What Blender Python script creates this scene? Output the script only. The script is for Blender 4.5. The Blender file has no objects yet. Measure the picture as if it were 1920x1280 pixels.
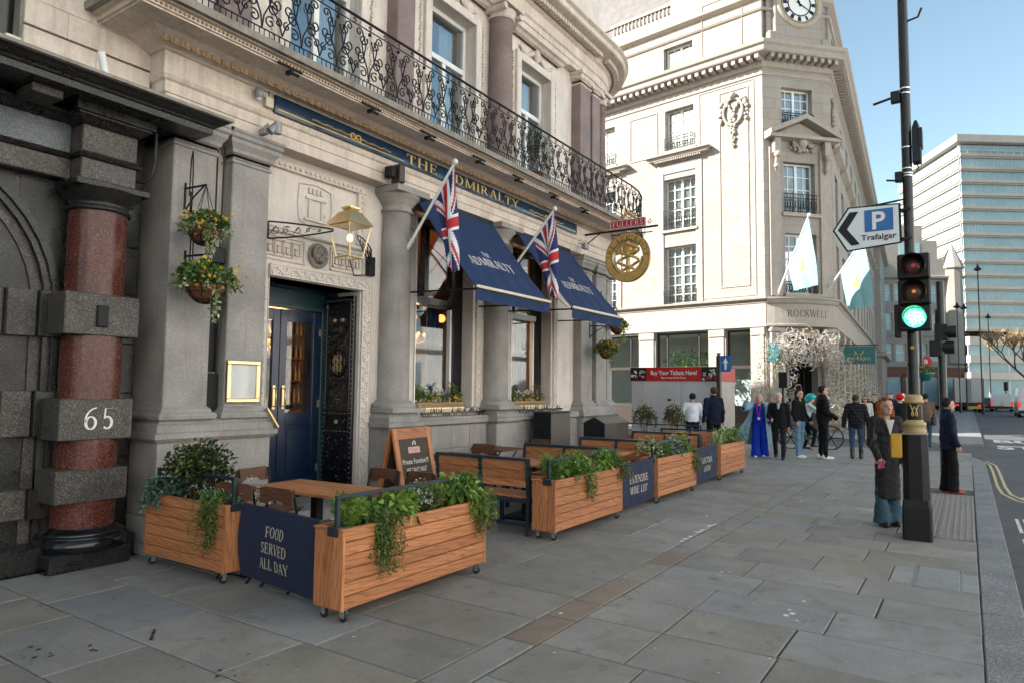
import bpy, math, random
import numpy as np
from mathutils import Vector, Matrix
R_=random.Random(7)
scene=bpy.context.scene
COL=scene.collection
rad=math.radians
# ---------------------------------------------------------------- camera
def _n(v):
    v=np.array(v,float); return v/np.linalg.norm(v)
up_=_n([196,-18400,1280.]); xa_=np.array([855,98,1280.]); xa_=_n(xa_-up_*(xa_@up_)); ya_=np.cross(up_,xa_)
RC=np.stack([xa_,ya_,up_])
cd=bpy.data.cameras.new('camera'); cam=bpy.data.objects.new('camera',cd); COL.objects.link(cam)
cd.lens=24; cd.sensor_width=36; cd.clip_start=.05; cd.clip_end=3000
mw=Matrix.Identity(4)
for i in range(3):
    mw[i][0]=RC[i][0]; mw[i][1]=-RC[i][1]; mw[i][2]=-RC[i][2]
mw[2][3]=1.68
cam.matrix_world=mw; scene.camera=cam
# ---------------------------------------------------------------- sky, sun, exposure
SUN_AZ,SUN_EL=128.,33.
w=bpy.data.worlds.new('World'); scene.world=w; w.use_nodes=True
nt=w.node_tree; nt.nodes.clear()
sk=nt.nodes.new('ShaderNodeTexSky'); sk.sky_type='NISHITA'; sk.sun_disc=False
sk.sun_elevation=rad(SUN_EL); sk.sun_rotation=rad(90-SUN_AZ); sk.air_density=1.0; sk.dust_density=1.6; sk.ozone_density=1.2
bg=nt.nodes.new('ShaderNodeBackground'); bg.inputs[1].default_value=.068
wo=nt.nodes.new('ShaderNodeOutputWorld')
wbm=nt.nodes.new('ShaderNodeMixRGB'); wbm.blend_type='MULTIPLY'; wbm.inputs[0].default_value=1; wbm.inputs[2].default_value=(.97,.975,.82,1)   # the sky as this warm white balance shows it
nt.links.new(sk.outputs[0],wbm.inputs[1]); nt.links.new(wbm.outputs[0],bg.inputs[0]); nt.links.new(bg.outputs[0],wo.inputs[0])
sl=bpy.data.lights.new('sun','SUN'); sl.energy=3.2; sl.angle=rad(.5); sl.color=(1,.955,.91)
so=bpy.data.objects.new('sun',sl); COL.objects.link(so)
sd=Vector((math.cos(rad(SUN_EL))*math.cos(rad(SUN_AZ)),math.cos(rad(SUN_EL))*math.sin(rad(SUN_AZ)),math.sin(rad(SUN_EL))))
so.rotation_euler=sd.to_track_quat('Z','Y').to_euler(); so.location=sd*60
vs=scene.view_settings; vs.view_transform='Standard'; vs.look='None'; vs.gamma=1; vs.use_curve_mapping=False; vs.exposure=2.27
scene.cycles.max_bounces=8; scene.cycles.diffuse_bounces=4; scene.cycles.glossy_bounces=4; scene.cycles.transmission_bounces=6; scene.cycles.transparent_max_bounces=8
scene.cycles.caustics_reflective=False; scene.cycles.caustics_refractive=False
scene.cycles.use_denoising=True
# ---------------------------------------------------------------- object helpers
WM={}
def _link(o,parent,m):
    COL.objects.link(o)
    if parent is not None: o.parent=parent
    WM[o.name]=m
def thing(name,label,cat,loc=(0,0,0),rz=0.,group=None,kind=None):
    o=bpy.data.objects.new(name,None); o.empty_display_size=.1
    m=Matrix.Translation(loc)@Matrix.Rotation(rz,4,'Z')
    o.location=loc; o.rotation_euler=(0,0,rz); _link(o,None,m)
    tag(o,label,cat,group,kind); return o
def tag(o,label=None,cat=None,group=None,kind=None):
    if label: o['label']=label
    if cat: o['category']=cat
    if group: o['group']=group
    if kind: o['kind']=kind
    return o
def copy_tree(o,parent=None,loc=None,rz=None,label=None):
    c=o.copy(); COL.objects.link(c)
    if parent is not None: c.parent=parent
    if loc is not None: c.location=loc
    if rz is not None: c.rotation_euler=(0,0,rz)
    if label: c['label']=label
    for k in list(o.children): copy_tree(k,c)
    return c
class MB:
    "collects polygons; build() makes ONE mesh object"
    def __init__(s): s.v=[]; s.f=[]; s.mi=[]; s.sm=[]; s.cur=0; s.smooth=False; s.M=None
    def _a(s,vs,fs,smooth=None):
        b=len(s.v)
        if s.M is not None: vs=[tuple(s.M@Vector(p)) for p in vs]
        s.v.extend(vs)
        for f in fs:
            s.f.append([i+b for i in f]); s.mi.append(s.cur); s.sm.append(s.smooth if smooth is None else smooth)
    def box(s,x0,x1,y0,y1,z0,z1,b=0.):
        if x1<x0: x0,x1=x1,x0
        if y1<y0: y0,y1=y1,y0
        if z1<z0: z0,z1=z1,z0
        b=min(b,(x1-x0)*.45,(y1-y0)*.45,(z1-z0)*.45)
        if b<=0:
            vs=[(x,y,z) for z in(z0,z1) for y in(y0,y1) for x in(x0,x1)]
            s._a(vs,[(0,2,3,1),(4,5,7,6),(0,1,5,4),(2,6,7,3),(0,4,6,2),(1,3,7,5)],False)
        else:
            V=[];F=[];ix={}
            for sx in(0,1):
                for sy in(0,1):
                    for sz in(0,1):
                        X=(x0,x1)[sx];Y=(y0,y1)[sy];Z=(z0,z1)[sz]
                        dx=b if sx==0 else -b;dy=b if sy==0 else -b;dz=b if sz==0 else -b
                        ix[sx,sy,sz]=len(V); V+= [(X,Y+dy,Z+dz),(X+dx,Y,Z+dz),(X+dx,Y+dy,Z)]
            I=lambda a,k:ix[a]+k
            q=lambda k,c:[I(a,k) for a in c]
            F+=[q(0,[(0,0,0),(0,0,1),(0,1,1),(0,1,0)]),q(0,[(1,0,0),(1,1,0),(1,1,1),(1,0,1)]),q(1,[(0,0,0),(1,0,0),(1,0,1),(0,0,1)]),q(1,[(0,1,0),(0,1,1),(1,1,1),(1,1,0)]),q(2,[(0,0,0),(0,1,0),(1,1,0),(1,0,0)]),q(2,[(0,0,1),(1,0,1),(1,1,1),(0,1,1)])]
            for a in(0,1):
                for c in(0,1):
                    def e(p,r,k1,k2,flip):
                        f=[I(p,k1),I(r,k1),I(r,k2),I(p,k2)]; F.append(f[::-1] if flip else f)
                    e((0,a,c),(1,a,c),1,2,(a==c)); e((a,0,c),(a,1,c),2,0,(a==c)); e((a,c,0),(a,c,1),0,1,(a==c))
            for a in ix:
                f=[I(a,0),I(a,1),I(a,2)]; F.append(f if sum(a)%2 else f[::-1])
            s._a(V,F,False)
    def tube(s,pts,r,n=6,cap=True,smooth=True):
        pts=[Vector(p) for p in pts]; m=len(pts)
        if m<2: return
        rs=r if isinstance(r,(list,tuple)) else [r]*m
        V=[];F=[];t=(pts[1]-pts[0]).normalized()
        a=Vector((0,0,1)) if abs(t.z)<.9 else Vector((1,0,0)); u=t.cross(a).normalized()
        for i in range(m):
            if i==0: t=pts[1]-pts[0]
            elif i==m-1: t=pts[-1]-pts[-2]
            else: t=pts[i+1]-pts[i-1]
            if t.length<1e-9: t=Vector((0,0,1))
            t.normalize(); u=(u-t*u.dot(t))
            if u.length<1e-6: u=t.orthogonal()
            u.normalize(); w_=t.cross(u)
            for k in range(n):
                c=2*math.pi*(k+.5)/n; V.append(tuple(pts[i]+(u*math.cos(c)+w_*math.sin(c))*rs[i]))
        for i in range(m-1):
            for k in range(n): F.append((i*n+k,i*n+(k+1)%n,(i+1)*n+(k+1)%n,(i+1)*n+k))
        s._a(V,F,smooth)
        if cap: s._a(V[:n],[tuple(range(n))[::-1]],False); s._a(V[-n:],[tuple(range(n))],False)
    def lathe(s,prof,c=(0,0,0),n=24,a0=0.,a1=360.,smooth=True,cap=True):
        full=abs(a1-a0)>=359.9; k=n if full else n+1; V=[];F=[]
        for r,z in prof:
            for i in range(k):
                a=rad(a0+(a1-a0)*i/n); V.append((c[0]+r*math.cos(a),c[1]+r*math.sin(a),c[2]+z))
        for j in range(len(prof)-1):
            for i in range(n):
                i2=(i+1)%k if full else i+1
                F.append((j*k+i,j*k+i2,(j+1)*k+i2,(j+1)*k+i))
        s._a(V,F,smooth)
        if cap and full:
            if prof[0][0]>1e-4: s._a(V[:k],[tuple(range(k))[::-1]],False)
            if prof[-1][0]>1e-4: s._a(V[-k:],[tuple(range(k))],False)
    def ball(s,c,r,n=8,sq=(1,1,1)):
        V=[];F=[];m=max(4,n//2+1)
        for j in range(m+1):
            t=math.pi*j/m
            for i in range(n):
                a=2*math.pi*i/n; V.append((c[0]+r*sq[0]*math.sin(t)*math.cos(a),c[1]+r*sq[1]*math.sin(t)*math.sin(a),c[2]-r*sq[2]*math.cos(t)))
        for j in range(m):
            for i in range(n): F.append((j*n+i,j*n+(i+1)%n,(j+1)*n+(i+1)%n,(j+1)*n+i))
        s._a(V,F,True)
    def prism(s,poly,o,u,v,d):
        "2D polygon in the plane o+u*a+v*b, extruded by vector d"
        o=Vector(o);u=Vector(u);v=Vector(v);d=Vector(d); n=len(poly)
        A=[o+u*a+v*b for a,b in poly]; flip=u.cross(v).dot(d)>0
        V=[tuple(p) for p in A]+[tuple(p+d) for p in A]
        F=[tuple(range(n)),tuple(range(n,2*n))[::-1]]+[((i+1)%n,i,n+i,n+(i+1)%n) for i in range(n)]
        if flip: F=[f[::-1] for f in F]
        s._a(V,F,False)
    def quad(s,*p): s._a([tuple(q) for q in p],[tuple(range(len(p)))],False)
    def sweep(s,prof,path,capends=True):
        "profile [(out,z)] along path [(x,y,nx,ny)] (n = outward)"
        n=len(prof);V=[];F=[]
        for x,y,nx,ny in path:
            for d,z in prof: V.append((x+nx*d,y+ny*d,z))
        for i in range(len(path)-1):
            for k in range(n-1): F.append((i*n+k,(i+1)*n+k,(i+1)*n+k+1,i*n+k+1))
        if capends: F+= [tuple(range(n))[::-1],tuple(range((len(path)-1)*n,len(path)*n))]
        s._a(V,F,False)
    def build(s,name,mat,parent=None,w=False,**pr):
        me=bpy.data.meshes.new(name)
        vs=s.v
        if w and parent is not None:
            im=WM[parent.name].inverted(); vs=[tuple(im@Vector(p)) for p in vs]
        me.from_pydata(vs,[],s.f)
        mats=mat if isinstance(mat,(list,tuple)) else [mat]
        for m in mats: me.materials.append(m)
        if len(mats)>1: me.polygons.foreach_set('material_index',s.mi)
        me.polygons.foreach_set('use_smooth',s.sm); me.update()
        o=bpy.data.objects.new(name,me)
        _link(o,parent,WM[parent.name] if parent is not None else Matrix.Identity(4))
        for k,v in pr.items(): o[k]=v
        return o
def inst(o,parent,loc=(0,0,0),rz=0.,name=None,scale=None):
    "another object sharing o's mesh"
    c=bpy.data.objects.new(name or o.name.split('.')[0],o.data); c.location=loc; c.rotation_euler=(0,0,rz)
    if scale: c.scale=scale
    COL.objects.link(c); c.parent=parent; WM[c.name]=WM[parent.name] if parent is not None else Matrix.Identity(4); return c
def np_obj(name,V,F,mats,parent=None,mi=None,smooth=False,w=False,**pr):
    V=np.asarray(V,float)
    if w and parent is not None:
        im=np.array(WM[parent.name].inverted()); V=V@im[:3,:3].T+im[:3,3]
    me=bpy.data.meshes.new(name); F=np.asarray(F,np.int32); k=F.shape[1]
    me.vertices.add(len(V)); me.vertices.foreach_set('co',V.astype(np.float32).ravel())
    me.loops.add(F.size); me.loops.foreach_set('vertex_index',F.ravel())
    me.polygons.add(len(F)); me.polygons.foreach_set('loop_start',np.arange(0,F.size,k,dtype=np.int32)); me.polygons.foreach_set('loop_total',np.full(len(F),k,np.int32))
    for m in (mats if isinstance(mats,(list,tuple)) else [mats]): me.materials.append(m)
    if mi is not None: me.polygons.foreach_set('material_index',np.asarray(mi,np.int32))
    if smooth: me.polygons.foreach_set('use_smooth',np.ones(len(F),bool))
    me.update(calc_edges=True); me.validate()
    o=bpy.data.objects.new(name,me); _link(o,parent,WM[parent.name] if parent is not None else Matrix.Identity(4))
    for a,b in pr.items(): o[a]=b
    return o
# ---------------------------------------------------------------- materials
MATS={}
def _rgb(c): return (c[0],c[1],c[2],1)
class NT:
    def __init__(s,name):
        s.m=bpy.data.materials.new(name); s.m.use_nodes=True; s.t=s.m.node_tree; s.b=s.t.nodes['Principled BSDF']
        s.co=None
    def n(s,k,**kw):
        x=s.t.nodes.new('ShaderNode'+k)
        for a,b in kw.items(): setattr(x,a,b)
        return x
    def l(s,a,b): s.t.links.new(a,b)
    def coord(s,sc=(1,1,1),rnd=True):
        tc=s.n('TexCoord'); mp=s.n('Mapping'); mp.inputs['Scale'].default_value=sc
        s.l(tc.outputs['Object'],mp.inputs['Vector'])
        if rnd:
            oi=s.n('ObjectInfo'); mm=s.n('Math',operation='MULTIPLY'); mm.inputs[1].default_value=37.
            s.l(oi.outputs['Random'],mm.inputs[0]); s.l(mm.outputs[0],mp.inputs['Location'])
        return mp.outputs[0]
    def noise(s,v,scale,detail=4,rough=.55,dist=0.):
        x=s.n('TexNoise'); x.inputs['Scale'].default_value=scale; x.inputs['Detail'].default_value=detail; x.inputs['Roughness'].default_value=rough; x.inputs['Distortion'].default_value=dist
        s.l(v,x.inputs['Vector']); return x.outputs['Fac']
    def ramp(s,f,stops,interp='LINEAR'):
        x=s.n('ValToRGB'); cr=x.color_ramp; cr.interpolation=interp
        while len(cr.elements)<len(stops): cr.elements.new(.5)
        for e,(p,c) in zip(cr.elements,stops):
            e.position=p; e.color=_rgb(c) if isinstance(c,(tuple,list)) else (c,c,c,1)
        s.l(f,x.inputs[0]); return x.outputs[0]
    def mix(s,a,b,f,mode='MIX'):
        x=s.n('MixRGB',blend_type=mode)
        for si,val in((1,a),(2,b),(0,f)):
            sock=x.inputs[si]
            if hasattr(val,'is_output'): s.l(val,sock)
            elif isinstance(val,(int,float)): sock.default_value=val if si==0 else (val,val,val,1)
            else: sock.default_value=_rgb(val)
        return x.outputs[0]
    def bump(s,h,st,dist=.01):
        x=s.n('Bump'); x.inputs['Strength'].default_value=st; x.inputs['Distance'].default_value=dist
        s.l(h,x.inputs['Height']); s.l(x.outputs[0],s.b.inputs['Normal'])
    def base(s,c):
        if hasattr(c,'is_output'): s.l(c,s.b.inputs['Base Color'])
        else: s.b.inputs['Base Color'].default_value=_rgb(c)
    def rough(s,r):
        if hasattr(r,'is_output'): s.l(r,s.b.inputs['Roughness'])
        else: s.b.inputs['Roughness'].default_value=r
def mat(name,c,rough=.6,metal=0.,var=.15,vs=6.,bump=0.,bs=60.,rnd=0.,spec=.5,emit=None,es=0.,coat=0.,streak=0.,dark=(.3,.3,.3),sub=0.):
    "general material: colour with two scales of noise, optional per-object tint, streaks, bump"
    t=NT(name); v=t.coord()
    col=t.mix(c,tuple(min(1,x*1.0) for x in c),0.)
    if var>0:
        f=t.noise(v,vs,5); k=t.ramp(f,[(.25,(1-var,)*3),(.75,(1+var,)*3)]); col=t.mix(c,k,1.,'MULTIPLY')
        f2=t.noise(v,vs*9,3); k2=t.ramp(f2,[(.3,(1-var*.6,)*3),(.7,(1+var*.6,)*3)]); col=t.mix(col,k2,1.,'MULTIPLY')
    if rnd>0:
        oi=t.n('ObjectInfo'); k=t.ramp(oi.outputs['Random'],[(0,(1-rnd,)*3),(1,(1+rnd,)*3)]); col=t.mix(col,k,1.,'MULTIPLY')
    if streak>0:
        v2=t.coord((9,9,.7)); f3=t.noise(v2,1.3,5,.6); k3=t.ramp(f3,[(.48,1.),(.75,1-streak)]); 
        col=t.mix(col,t.mix(col,dark,1.,'MULTIPLY'),t.mix(1.,k3,1.,'SUBTRACT'))
    t.base(col); t.rough(rough); t.b.inputs['Metallic'].default_value=metal; t.b.inputs['Specular IOR Level'].default_value=spec
    if coat: t.b.inputs['Coat Weight'].default_value=coat; t.b.inputs['Coat Roughness'].default_value=.08
    if emit: t.b.inputs['Emission Color'].default_value=_rgb(emit); t.b.inputs['Emission Strength'].default_value=es
    if bump: t.bump(t.noise(v,bs,4),bump)
    MATS[name]=t.m; return t.m
def m_granite(name,base,dark,light,rough=.25,scale=120,streak=None,bump=0.):
    t=NT(name); v=t.coord()
    vo=t.n('TexVoronoi'); vo.inputs['Scale'].default_value=scale; t.l(v,vo.inputs['Vector'])
    sp=t.n('SeparateColor'); t.l(vo.outputs['Color'],sp.inputs[0])
    c=t.ramp(sp.outputs[0],[(.0,dark),(.3,base),(.72,base),(.93,light)])
    c=t.mix(c,t.ramp(t.noise(v,2.5,5),[(.3,.78),(.7,1.2)]),1.,'MULTIPLY')
    if streak:
        v2=t.coord((6,6,.5)); c=t.mix(c,streak,t.ramp(t.noise(v2,1.6,6,.65),[(.56,0.),(.78,.75)]))
    t.b.inputs['Specular IOR Level'].default_value=.35; t.base(c); t.rough(t.ramp(t.noise(v,5,4),[(.3,rough*.8),(.7,min(1,rough*1.7))]))
    if bump: t.bump(sp.outputs[0],bump,.003)
    MATS[name]=t.m; return t.m
def m_wood(name,axis,c0,c1,c2,rough=.5,scale=1.,rnd=.16):
    t=NT(name); sc=[7*scale]*3; sc[axis]=.8*scale
    v=t.coord(tuple(sc)); d=t.noise(v,1.1,2,.5)
    wv=t.n('TexWave',wave_type='BANDS',bands_direction='DIAGONAL'); wv.inputs['Scale'].default_value=2.3; wv.inputs['Distortion'].default_value=11; wv.inputs['Detail'].default_value=3; wv.inputs['Detail Scale'].default_value=.7; wv.inputs['Detail Roughness'].default_value=.6
    t.l(v,wv.inputs['Vector'])
    mx=lambda a,b,k:tuple(x*(1-k)+y*k for x,y in zip(a,b))
    c=t.ramp(wv.outputs['Fac'],[(.0,mx(c1,c2,.30)),(.18,mx(c0,c1,.7)),(.55,c0),(1,mx(c0,c1,.35))])
    c=t.mix(c,t.ramp(d,[(.3,.82),(.7,1.14)]),1.,'MULTIPLY')
    sc2=[120*scale]*3; sc2[axis]=3.*scale; v2=t.coord(tuple(sc2)); f=t.noise(v2,1.5,4,.65)
    c=t.mix(c,t.ramp(f,[(.36,.70),(.56,1.06)]),1.,'MULTIPLY')
    kn=t.n('TexVoronoi'); sc3=[9*scale]*3; sc3[axis]=2.2*scale; t.l(t.coord(tuple(sc3)),kn.inputs['Vector']); kn.inputs['Scale'].default_value=.42; c=t.mix(c,c2,t.ramp(kn.outputs['Distance'],[(.04,.75),(.13,0.)]))
    oi=t.n('ObjectInfo'); c=t.mix(c,t.ramp(oi.outputs['Random'],[(0,(1-rnd,1-rnd*1.2,1-rnd*1.35)),(1,(1+rnd,1+rnd*1.05,1+rnd*1.1))]),1.,'MULTIPLY')
    t.base(c); t.rough(t.ramp(f,[(.3,rough+.2),(.7,rough)])); t.bump(f,.25,.002); MATS[name]=t.m; return t.m
def m_leaf(name,a,b,c,rough=.45):
    t=NT(name); g=t.n('NewGeometry'); k=t.ramp(g.outputs['Random Per Island'],[(0,a),(.5,b),(1,c)])
    t.base(k); t.rough(rough); t.b.inputs['Subsurface Weight'].default_value=0.
    tr=t.n('BsdfTranslucent'); t.l(k,tr.inputs[0]); mx=t.n('MixShader'); mx.inputs[0].default_value=.22
    out=t.t.nodes['Material Output']; t.l(t.b.outputs[0],mx.inputs[1]); t.l(tr.outputs[0],mx.inputs[2]); t.l(mx.outputs[0],out.inputs[0])
    MATS[name]=t.m; return t.m
def m_glass(name,tint=(.9,.95,.95),mixf=.75,rough=.02,ior=1.5):
    "window pane: clear with a mirror reflection that grows at grazing angles"
    t=NT(name); tr=t.n('BsdfTransparent'); tr.inputs[0].default_value=_rgb(tint); gl=t.n('BsdfGlossy'); gl.inputs['Roughness'].default_value=rough
    lw=t.n('LayerWeight'); lw.inputs[0].default_value=.5; fr=t.n('Math',operation='POWER'); fr.inputs[1].default_value=4.; t.l(lw.outputs['Facing'],fr.inputs[0]); ma=t.n('Math',operation='MULTIPLY_ADD'); ma.inputs[1].default_value=1.0; ma.inputs[2].default_value=mixf; ma.use_clamp=True
    t.l(fr.outputs[0],ma.inputs[0]); mx=t.n('MixShader'); t.l(ma.outputs[0],mx.inputs[0]); t.l(tr.outputs[0],mx.inputs[1]); t.l(gl.outputs[0],mx.inputs[2])
    t.l(mx.outputs[0],t.t.nodes['Material Output'].inputs[0]); MATS[name]=t.m; return t.m
def m_emit(name,c,s):
    t=NT(name); t.b.inputs['Emission Color'].default_value=_rgb(c); t.b.inputs['Emission Strength'].default_value=s; t.base(c); MATS[name]=t.m; return t.m
m_granite('granite_grey',(.30,.278,.26),(.20,.185,.172),(.40,.375,.352),rough=.85,scale=210,bump=.25,streak=(.19,.17,.155))
mat('limestone',(.61,.525,.45),rough=.85,var=.14,vs=3,bump=.2,streak=.55,dark=(.55,.5,.45))
mat('limestone_pale',(.64,.575,.515),rough=.85,var=.10,vs=3,bump=.15,streak=.35,dark=(.55,.5,.45))
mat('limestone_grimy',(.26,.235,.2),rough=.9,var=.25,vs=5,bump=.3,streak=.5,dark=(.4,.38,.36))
mat('gilt_stone',(.40,.27,.155),rough=.8,var=.25,vs=14,bump=.3)
m_granite('granite_dark',(.013,.013,.013),(.005,.005,.005),(.055,.05,.046),rough=.25,scale=140,streak=(.05,.038,.028))
m_granite('granite_block',(.060,.055,.050),(.018,.017,.016),(.15,.13,.11),rough=.4,scale=110,streak=(.105,.078,.055))
m_granite('granite_frieze',(.085,.098,.11),(.03,.035,.04),(.18,.19,.19),rough=.25,scale=130); m_granite('granite_red',(.088,.024,.016),(.03,.008,.006),(.19,.075,.055),rough=.18,scale=120,streak=(.20,.11,.08))
m_granite('granite_pink',(.215,.155,.142),(.14,.10,.09),(.31,.245,.225),rough=.45,scale=150)
m_granite('kerb_granite',(.20,.20,.20),(.09,.09,.09),(.34,.34,.33),rough=.85,scale=140,bump=.3)
OAK=((.50,.205,.082),(.40,.15,.056),(.16,.052,.019))
for i,a in enumerate('xyz'): m_wood('oak_'+a,i,*OAK)
DK=((.15,.062,.036),(.115,.046,.027),(.06,.024,.014))
for i,a in enumerate('xyz'): m_wood('teak_'+a,i,*DK,rough=.42)
mat('navy_paint',(.004,.014,.042),rough=.28,var=.05,coat=.25)
mat('teal_paint',(.010,.04,.052),rough=.35,var=.08)
mat('blue_steel',(.016,.030,.042),rough=.42,var=.1)
mat('black_iron',(.009,.009,.010),rough=.55,var=.2,bump=.1,spec=.3)
mat('black_gloss',(.008,.008,.009),rough=.18,var=.1)
mat('brass',(.74,.56,.28),rough=.28,metal=.85,var=.12,vs=8)
mat('brass_pale',(.85,.68,.36),rough=.3,metal=1.,var=.1)
mat('gold_leaf',(.62,.40,.13),rough=.35,metal=.35,var=.15,vs=20)
mat('gold_paint',(.36,.265,.125),rough=.5,metal=.2,var=.15,vs=20)
mat('navy_canvas',(.008,.027,.088),rough=.9,var=.12,vs=5,bump=.3,bs=500)
mat('navy_banner',(.012,.019,.05),rough=.85,var=.1,vs=4,bump=.3,bs=500)
mat('cream_print',(.62,.55,.44),rough=.8,var=.06)
mat('white_paint',(.74,.74,.72),rough=.4,var=.05)
mat('white_cloth',(.70,.70,.72),rough=.85,var=.04)
mat('red_cloth',(.45,.02,.03),rough=.85,var=.08)
mat('blue_cloth',(.012,.022,.10),rough=.85,var=.08)
mat('chrome',(.7,.7,.72),rough=.2,metal=1.,var=.05)
mat('grey_steel',(.25,.26,.27),rough=.45,metal=.3,var=.1)
mat('rubber',(.012,.012,.012),rough=.6,var=.1)
mat('soil',(.025,.017,.011),rough=.95,var=.4,vs=30,bump=.6)
mat('coir',(.16,.062,.026),rough=.95,var=.4,vs=30,bump=.8,bs=120)
mat('chalkboard',(.062,.042,.028),rough=.8,var=.15,vs=6)
mat('chalk',(.72,.70,.66),rough=.9,var=.1)
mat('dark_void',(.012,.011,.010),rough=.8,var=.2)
mat('asphalt',(.085,.085,.088),rough=.9,var=.22,vs=.7,bump=.5,bs=220)
mat('road_white',(.62,.61,.57),rough=.8,var=.25,vs=9)
mat('road_yellow',(.50,.42,.22),rough=.8,var=.25,vs=9)
mat('joint_dark',(.07,.065,.058),rough=.95,var=.3,vs=12)
mat('tactile_stone',(.23,.215,.19),rough=.9,var=.15,vs=6,bump=.2)
# paving: york stone, tint per slab
def m_paving(name,tan):
    t=NT(name); v=t.coord(); oi=t.n('ObjectInfo')
    if tan: base=t.ramp(oi.outputs['Random'],[(0,(.225,.178,.135)),(1,(.25,.20,.155))])
    else: base=t.ramp(oi.outputs['Random'],[(0,(.215,.200,.170)),(.16,(.275,.268,.252)),(.3,(.235,.236,.232)),(.45,(.262,.236,.190)),(.6,(.225,.214,.190)),(.75,(.305,.288,.262)),(.9,(.255,.236,.200)),(1,(.205,.206,.205))])
    c=t.mix(base,t.ramp(t.noise(v,1.6,5,.6),[(.25,.76),(.75,1.2)]),1.,'MULTIPLY')
    c=t.mix(c,(.17,.125,.085),t.ramp(t.noise(v,2.3,5,.7,1.),[(.52,0.),(.78,.6)]))
    c=t.mix(c,t.ramp(t.noise(v,45,3,.7),[(.3,.88),(.7,1.08)]),1.,'MULTIPLY')
    sp=t.n('TexVoronoi'); sp.inputs['Scale'].default_value=5.5; t.l(v,sp.inputs['Vector']); c=t.mix(c,(.42,.41,.39),t.ramp(sp.outputs['Distance'],[(.035,.55),(.05,0.)]))
    c=t.mix(c,(.07,.067,.06),t.ramp(t.noise(v,6,4,.6),[(.62,0.),(.74,.5)]))
    t.base(c); t.rough(t.ramp(t.noise(v,3,4),[(.3,.62),(.7,.85)])); t.b.inputs['Specular IOR Level'].default_value=.35; t.bump(t.noise(v,22,8,.7),.5,.008); MATS[name]=t.m
m_paving('paving',False); m_paving('paving_tan',True)
m_leaf('leaf_mid',(0.046,0.112,0.025),(0.085,0.186,0.039),(0.155,0.264,0.054))
m_leaf('leaf_lime',(0.109,0.217,0.031),(0.186,0.326,0.046),(0.341,0.449,0.093))
m_leaf('leaf_dark',(.012,.028,.010),(.022,.045,.014),(.05,.07,.022))
m_leaf('leaf_blue',(0.054,0.116,0.085),(0.093,0.186,0.139),(0.155,0.248,0.186))
m_leaf('leaf_olive',(0.070,0.109,0.022),(0.116,0.155,0.031),(0.202,0.217,0.054))
m_leaf('leaf_variegated',(0.093,0.155,0.046),(0.310,0.372,0.171),(0.600,0.600,0.388))
m_leaf('leaf_shrub',(.05,.05,.012),(.085,.075,.02),(.16,.12,.045)); m_leaf('petal_white',(.55,.55,.45),(.7,.7,.62),(.6,.62,.5))
m_leaf('petal_mix',(.60,.28,.02),(.62,.34,.02),(.58,.15,.02))
m_leaf('petal_violet',(.30,.28,.5),(.25,.2,.42),(.5,.4,.5))
m_leaf('petal_pink',(.35,.16,.20),(.45,.25,.28),(.5,.38,.36))
m_glass('pane_glass',mixf=.065); m_glass('sky_pane',tint=(.84,.90,.91),mixf=.28); m_glass('lamp_glass',tint=(.97,.98,.98),mixf=.02)
# ---------------------------------------------------------------- lettering
def _arc(cx,cy,rx,ry,a0,a1,w0,w1=None,n=9):
    "curved stroke as quads; w0 = width at the sides, w1 = width at top/bottom"
    w1=w0 if w1 is None else w1; P=[];Q=[]
    for i in range(n+1):
        a=rad(a0+(a1-a0)*i/n); k=abs(math.cos(a)); wd=w1+(w0-w1)*k
        c,s_=math.cos(a),math.sin(a); P.append((cx+(rx)*c,cy+(ry)*s_)); Q.append((cx+(rx-wd)*c,cy+(ry-wd)*s_))
    return [[P[i],P[i+1],Q[i+1],Q[i]] for i in range(n)]
def _ln(x0,y0,x1,y1,w):
    dx,dy=x1-x0,y1-y0
    if abs(dy)<1e-6: return [[(x0,y0-w/2),(x1,y1-w/2),(x1,y1+w/2),(x0,y0+w/2)]]
    h=w/2*math.hypot(dx,dy)/abs(dy) if abs(dy)>abs(dx)*.3 else w/2
    return [[(x0-h,y0),(x0+h,y0),(x1+h,y1),(x1-h,y1)]]
def _sf(x,y,s=.13,h=.045):
    return [[(x-s,y),(x+s,y),(x+s,y+h),(x-s,y+h)]]
TK,TN=.13,.055
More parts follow.
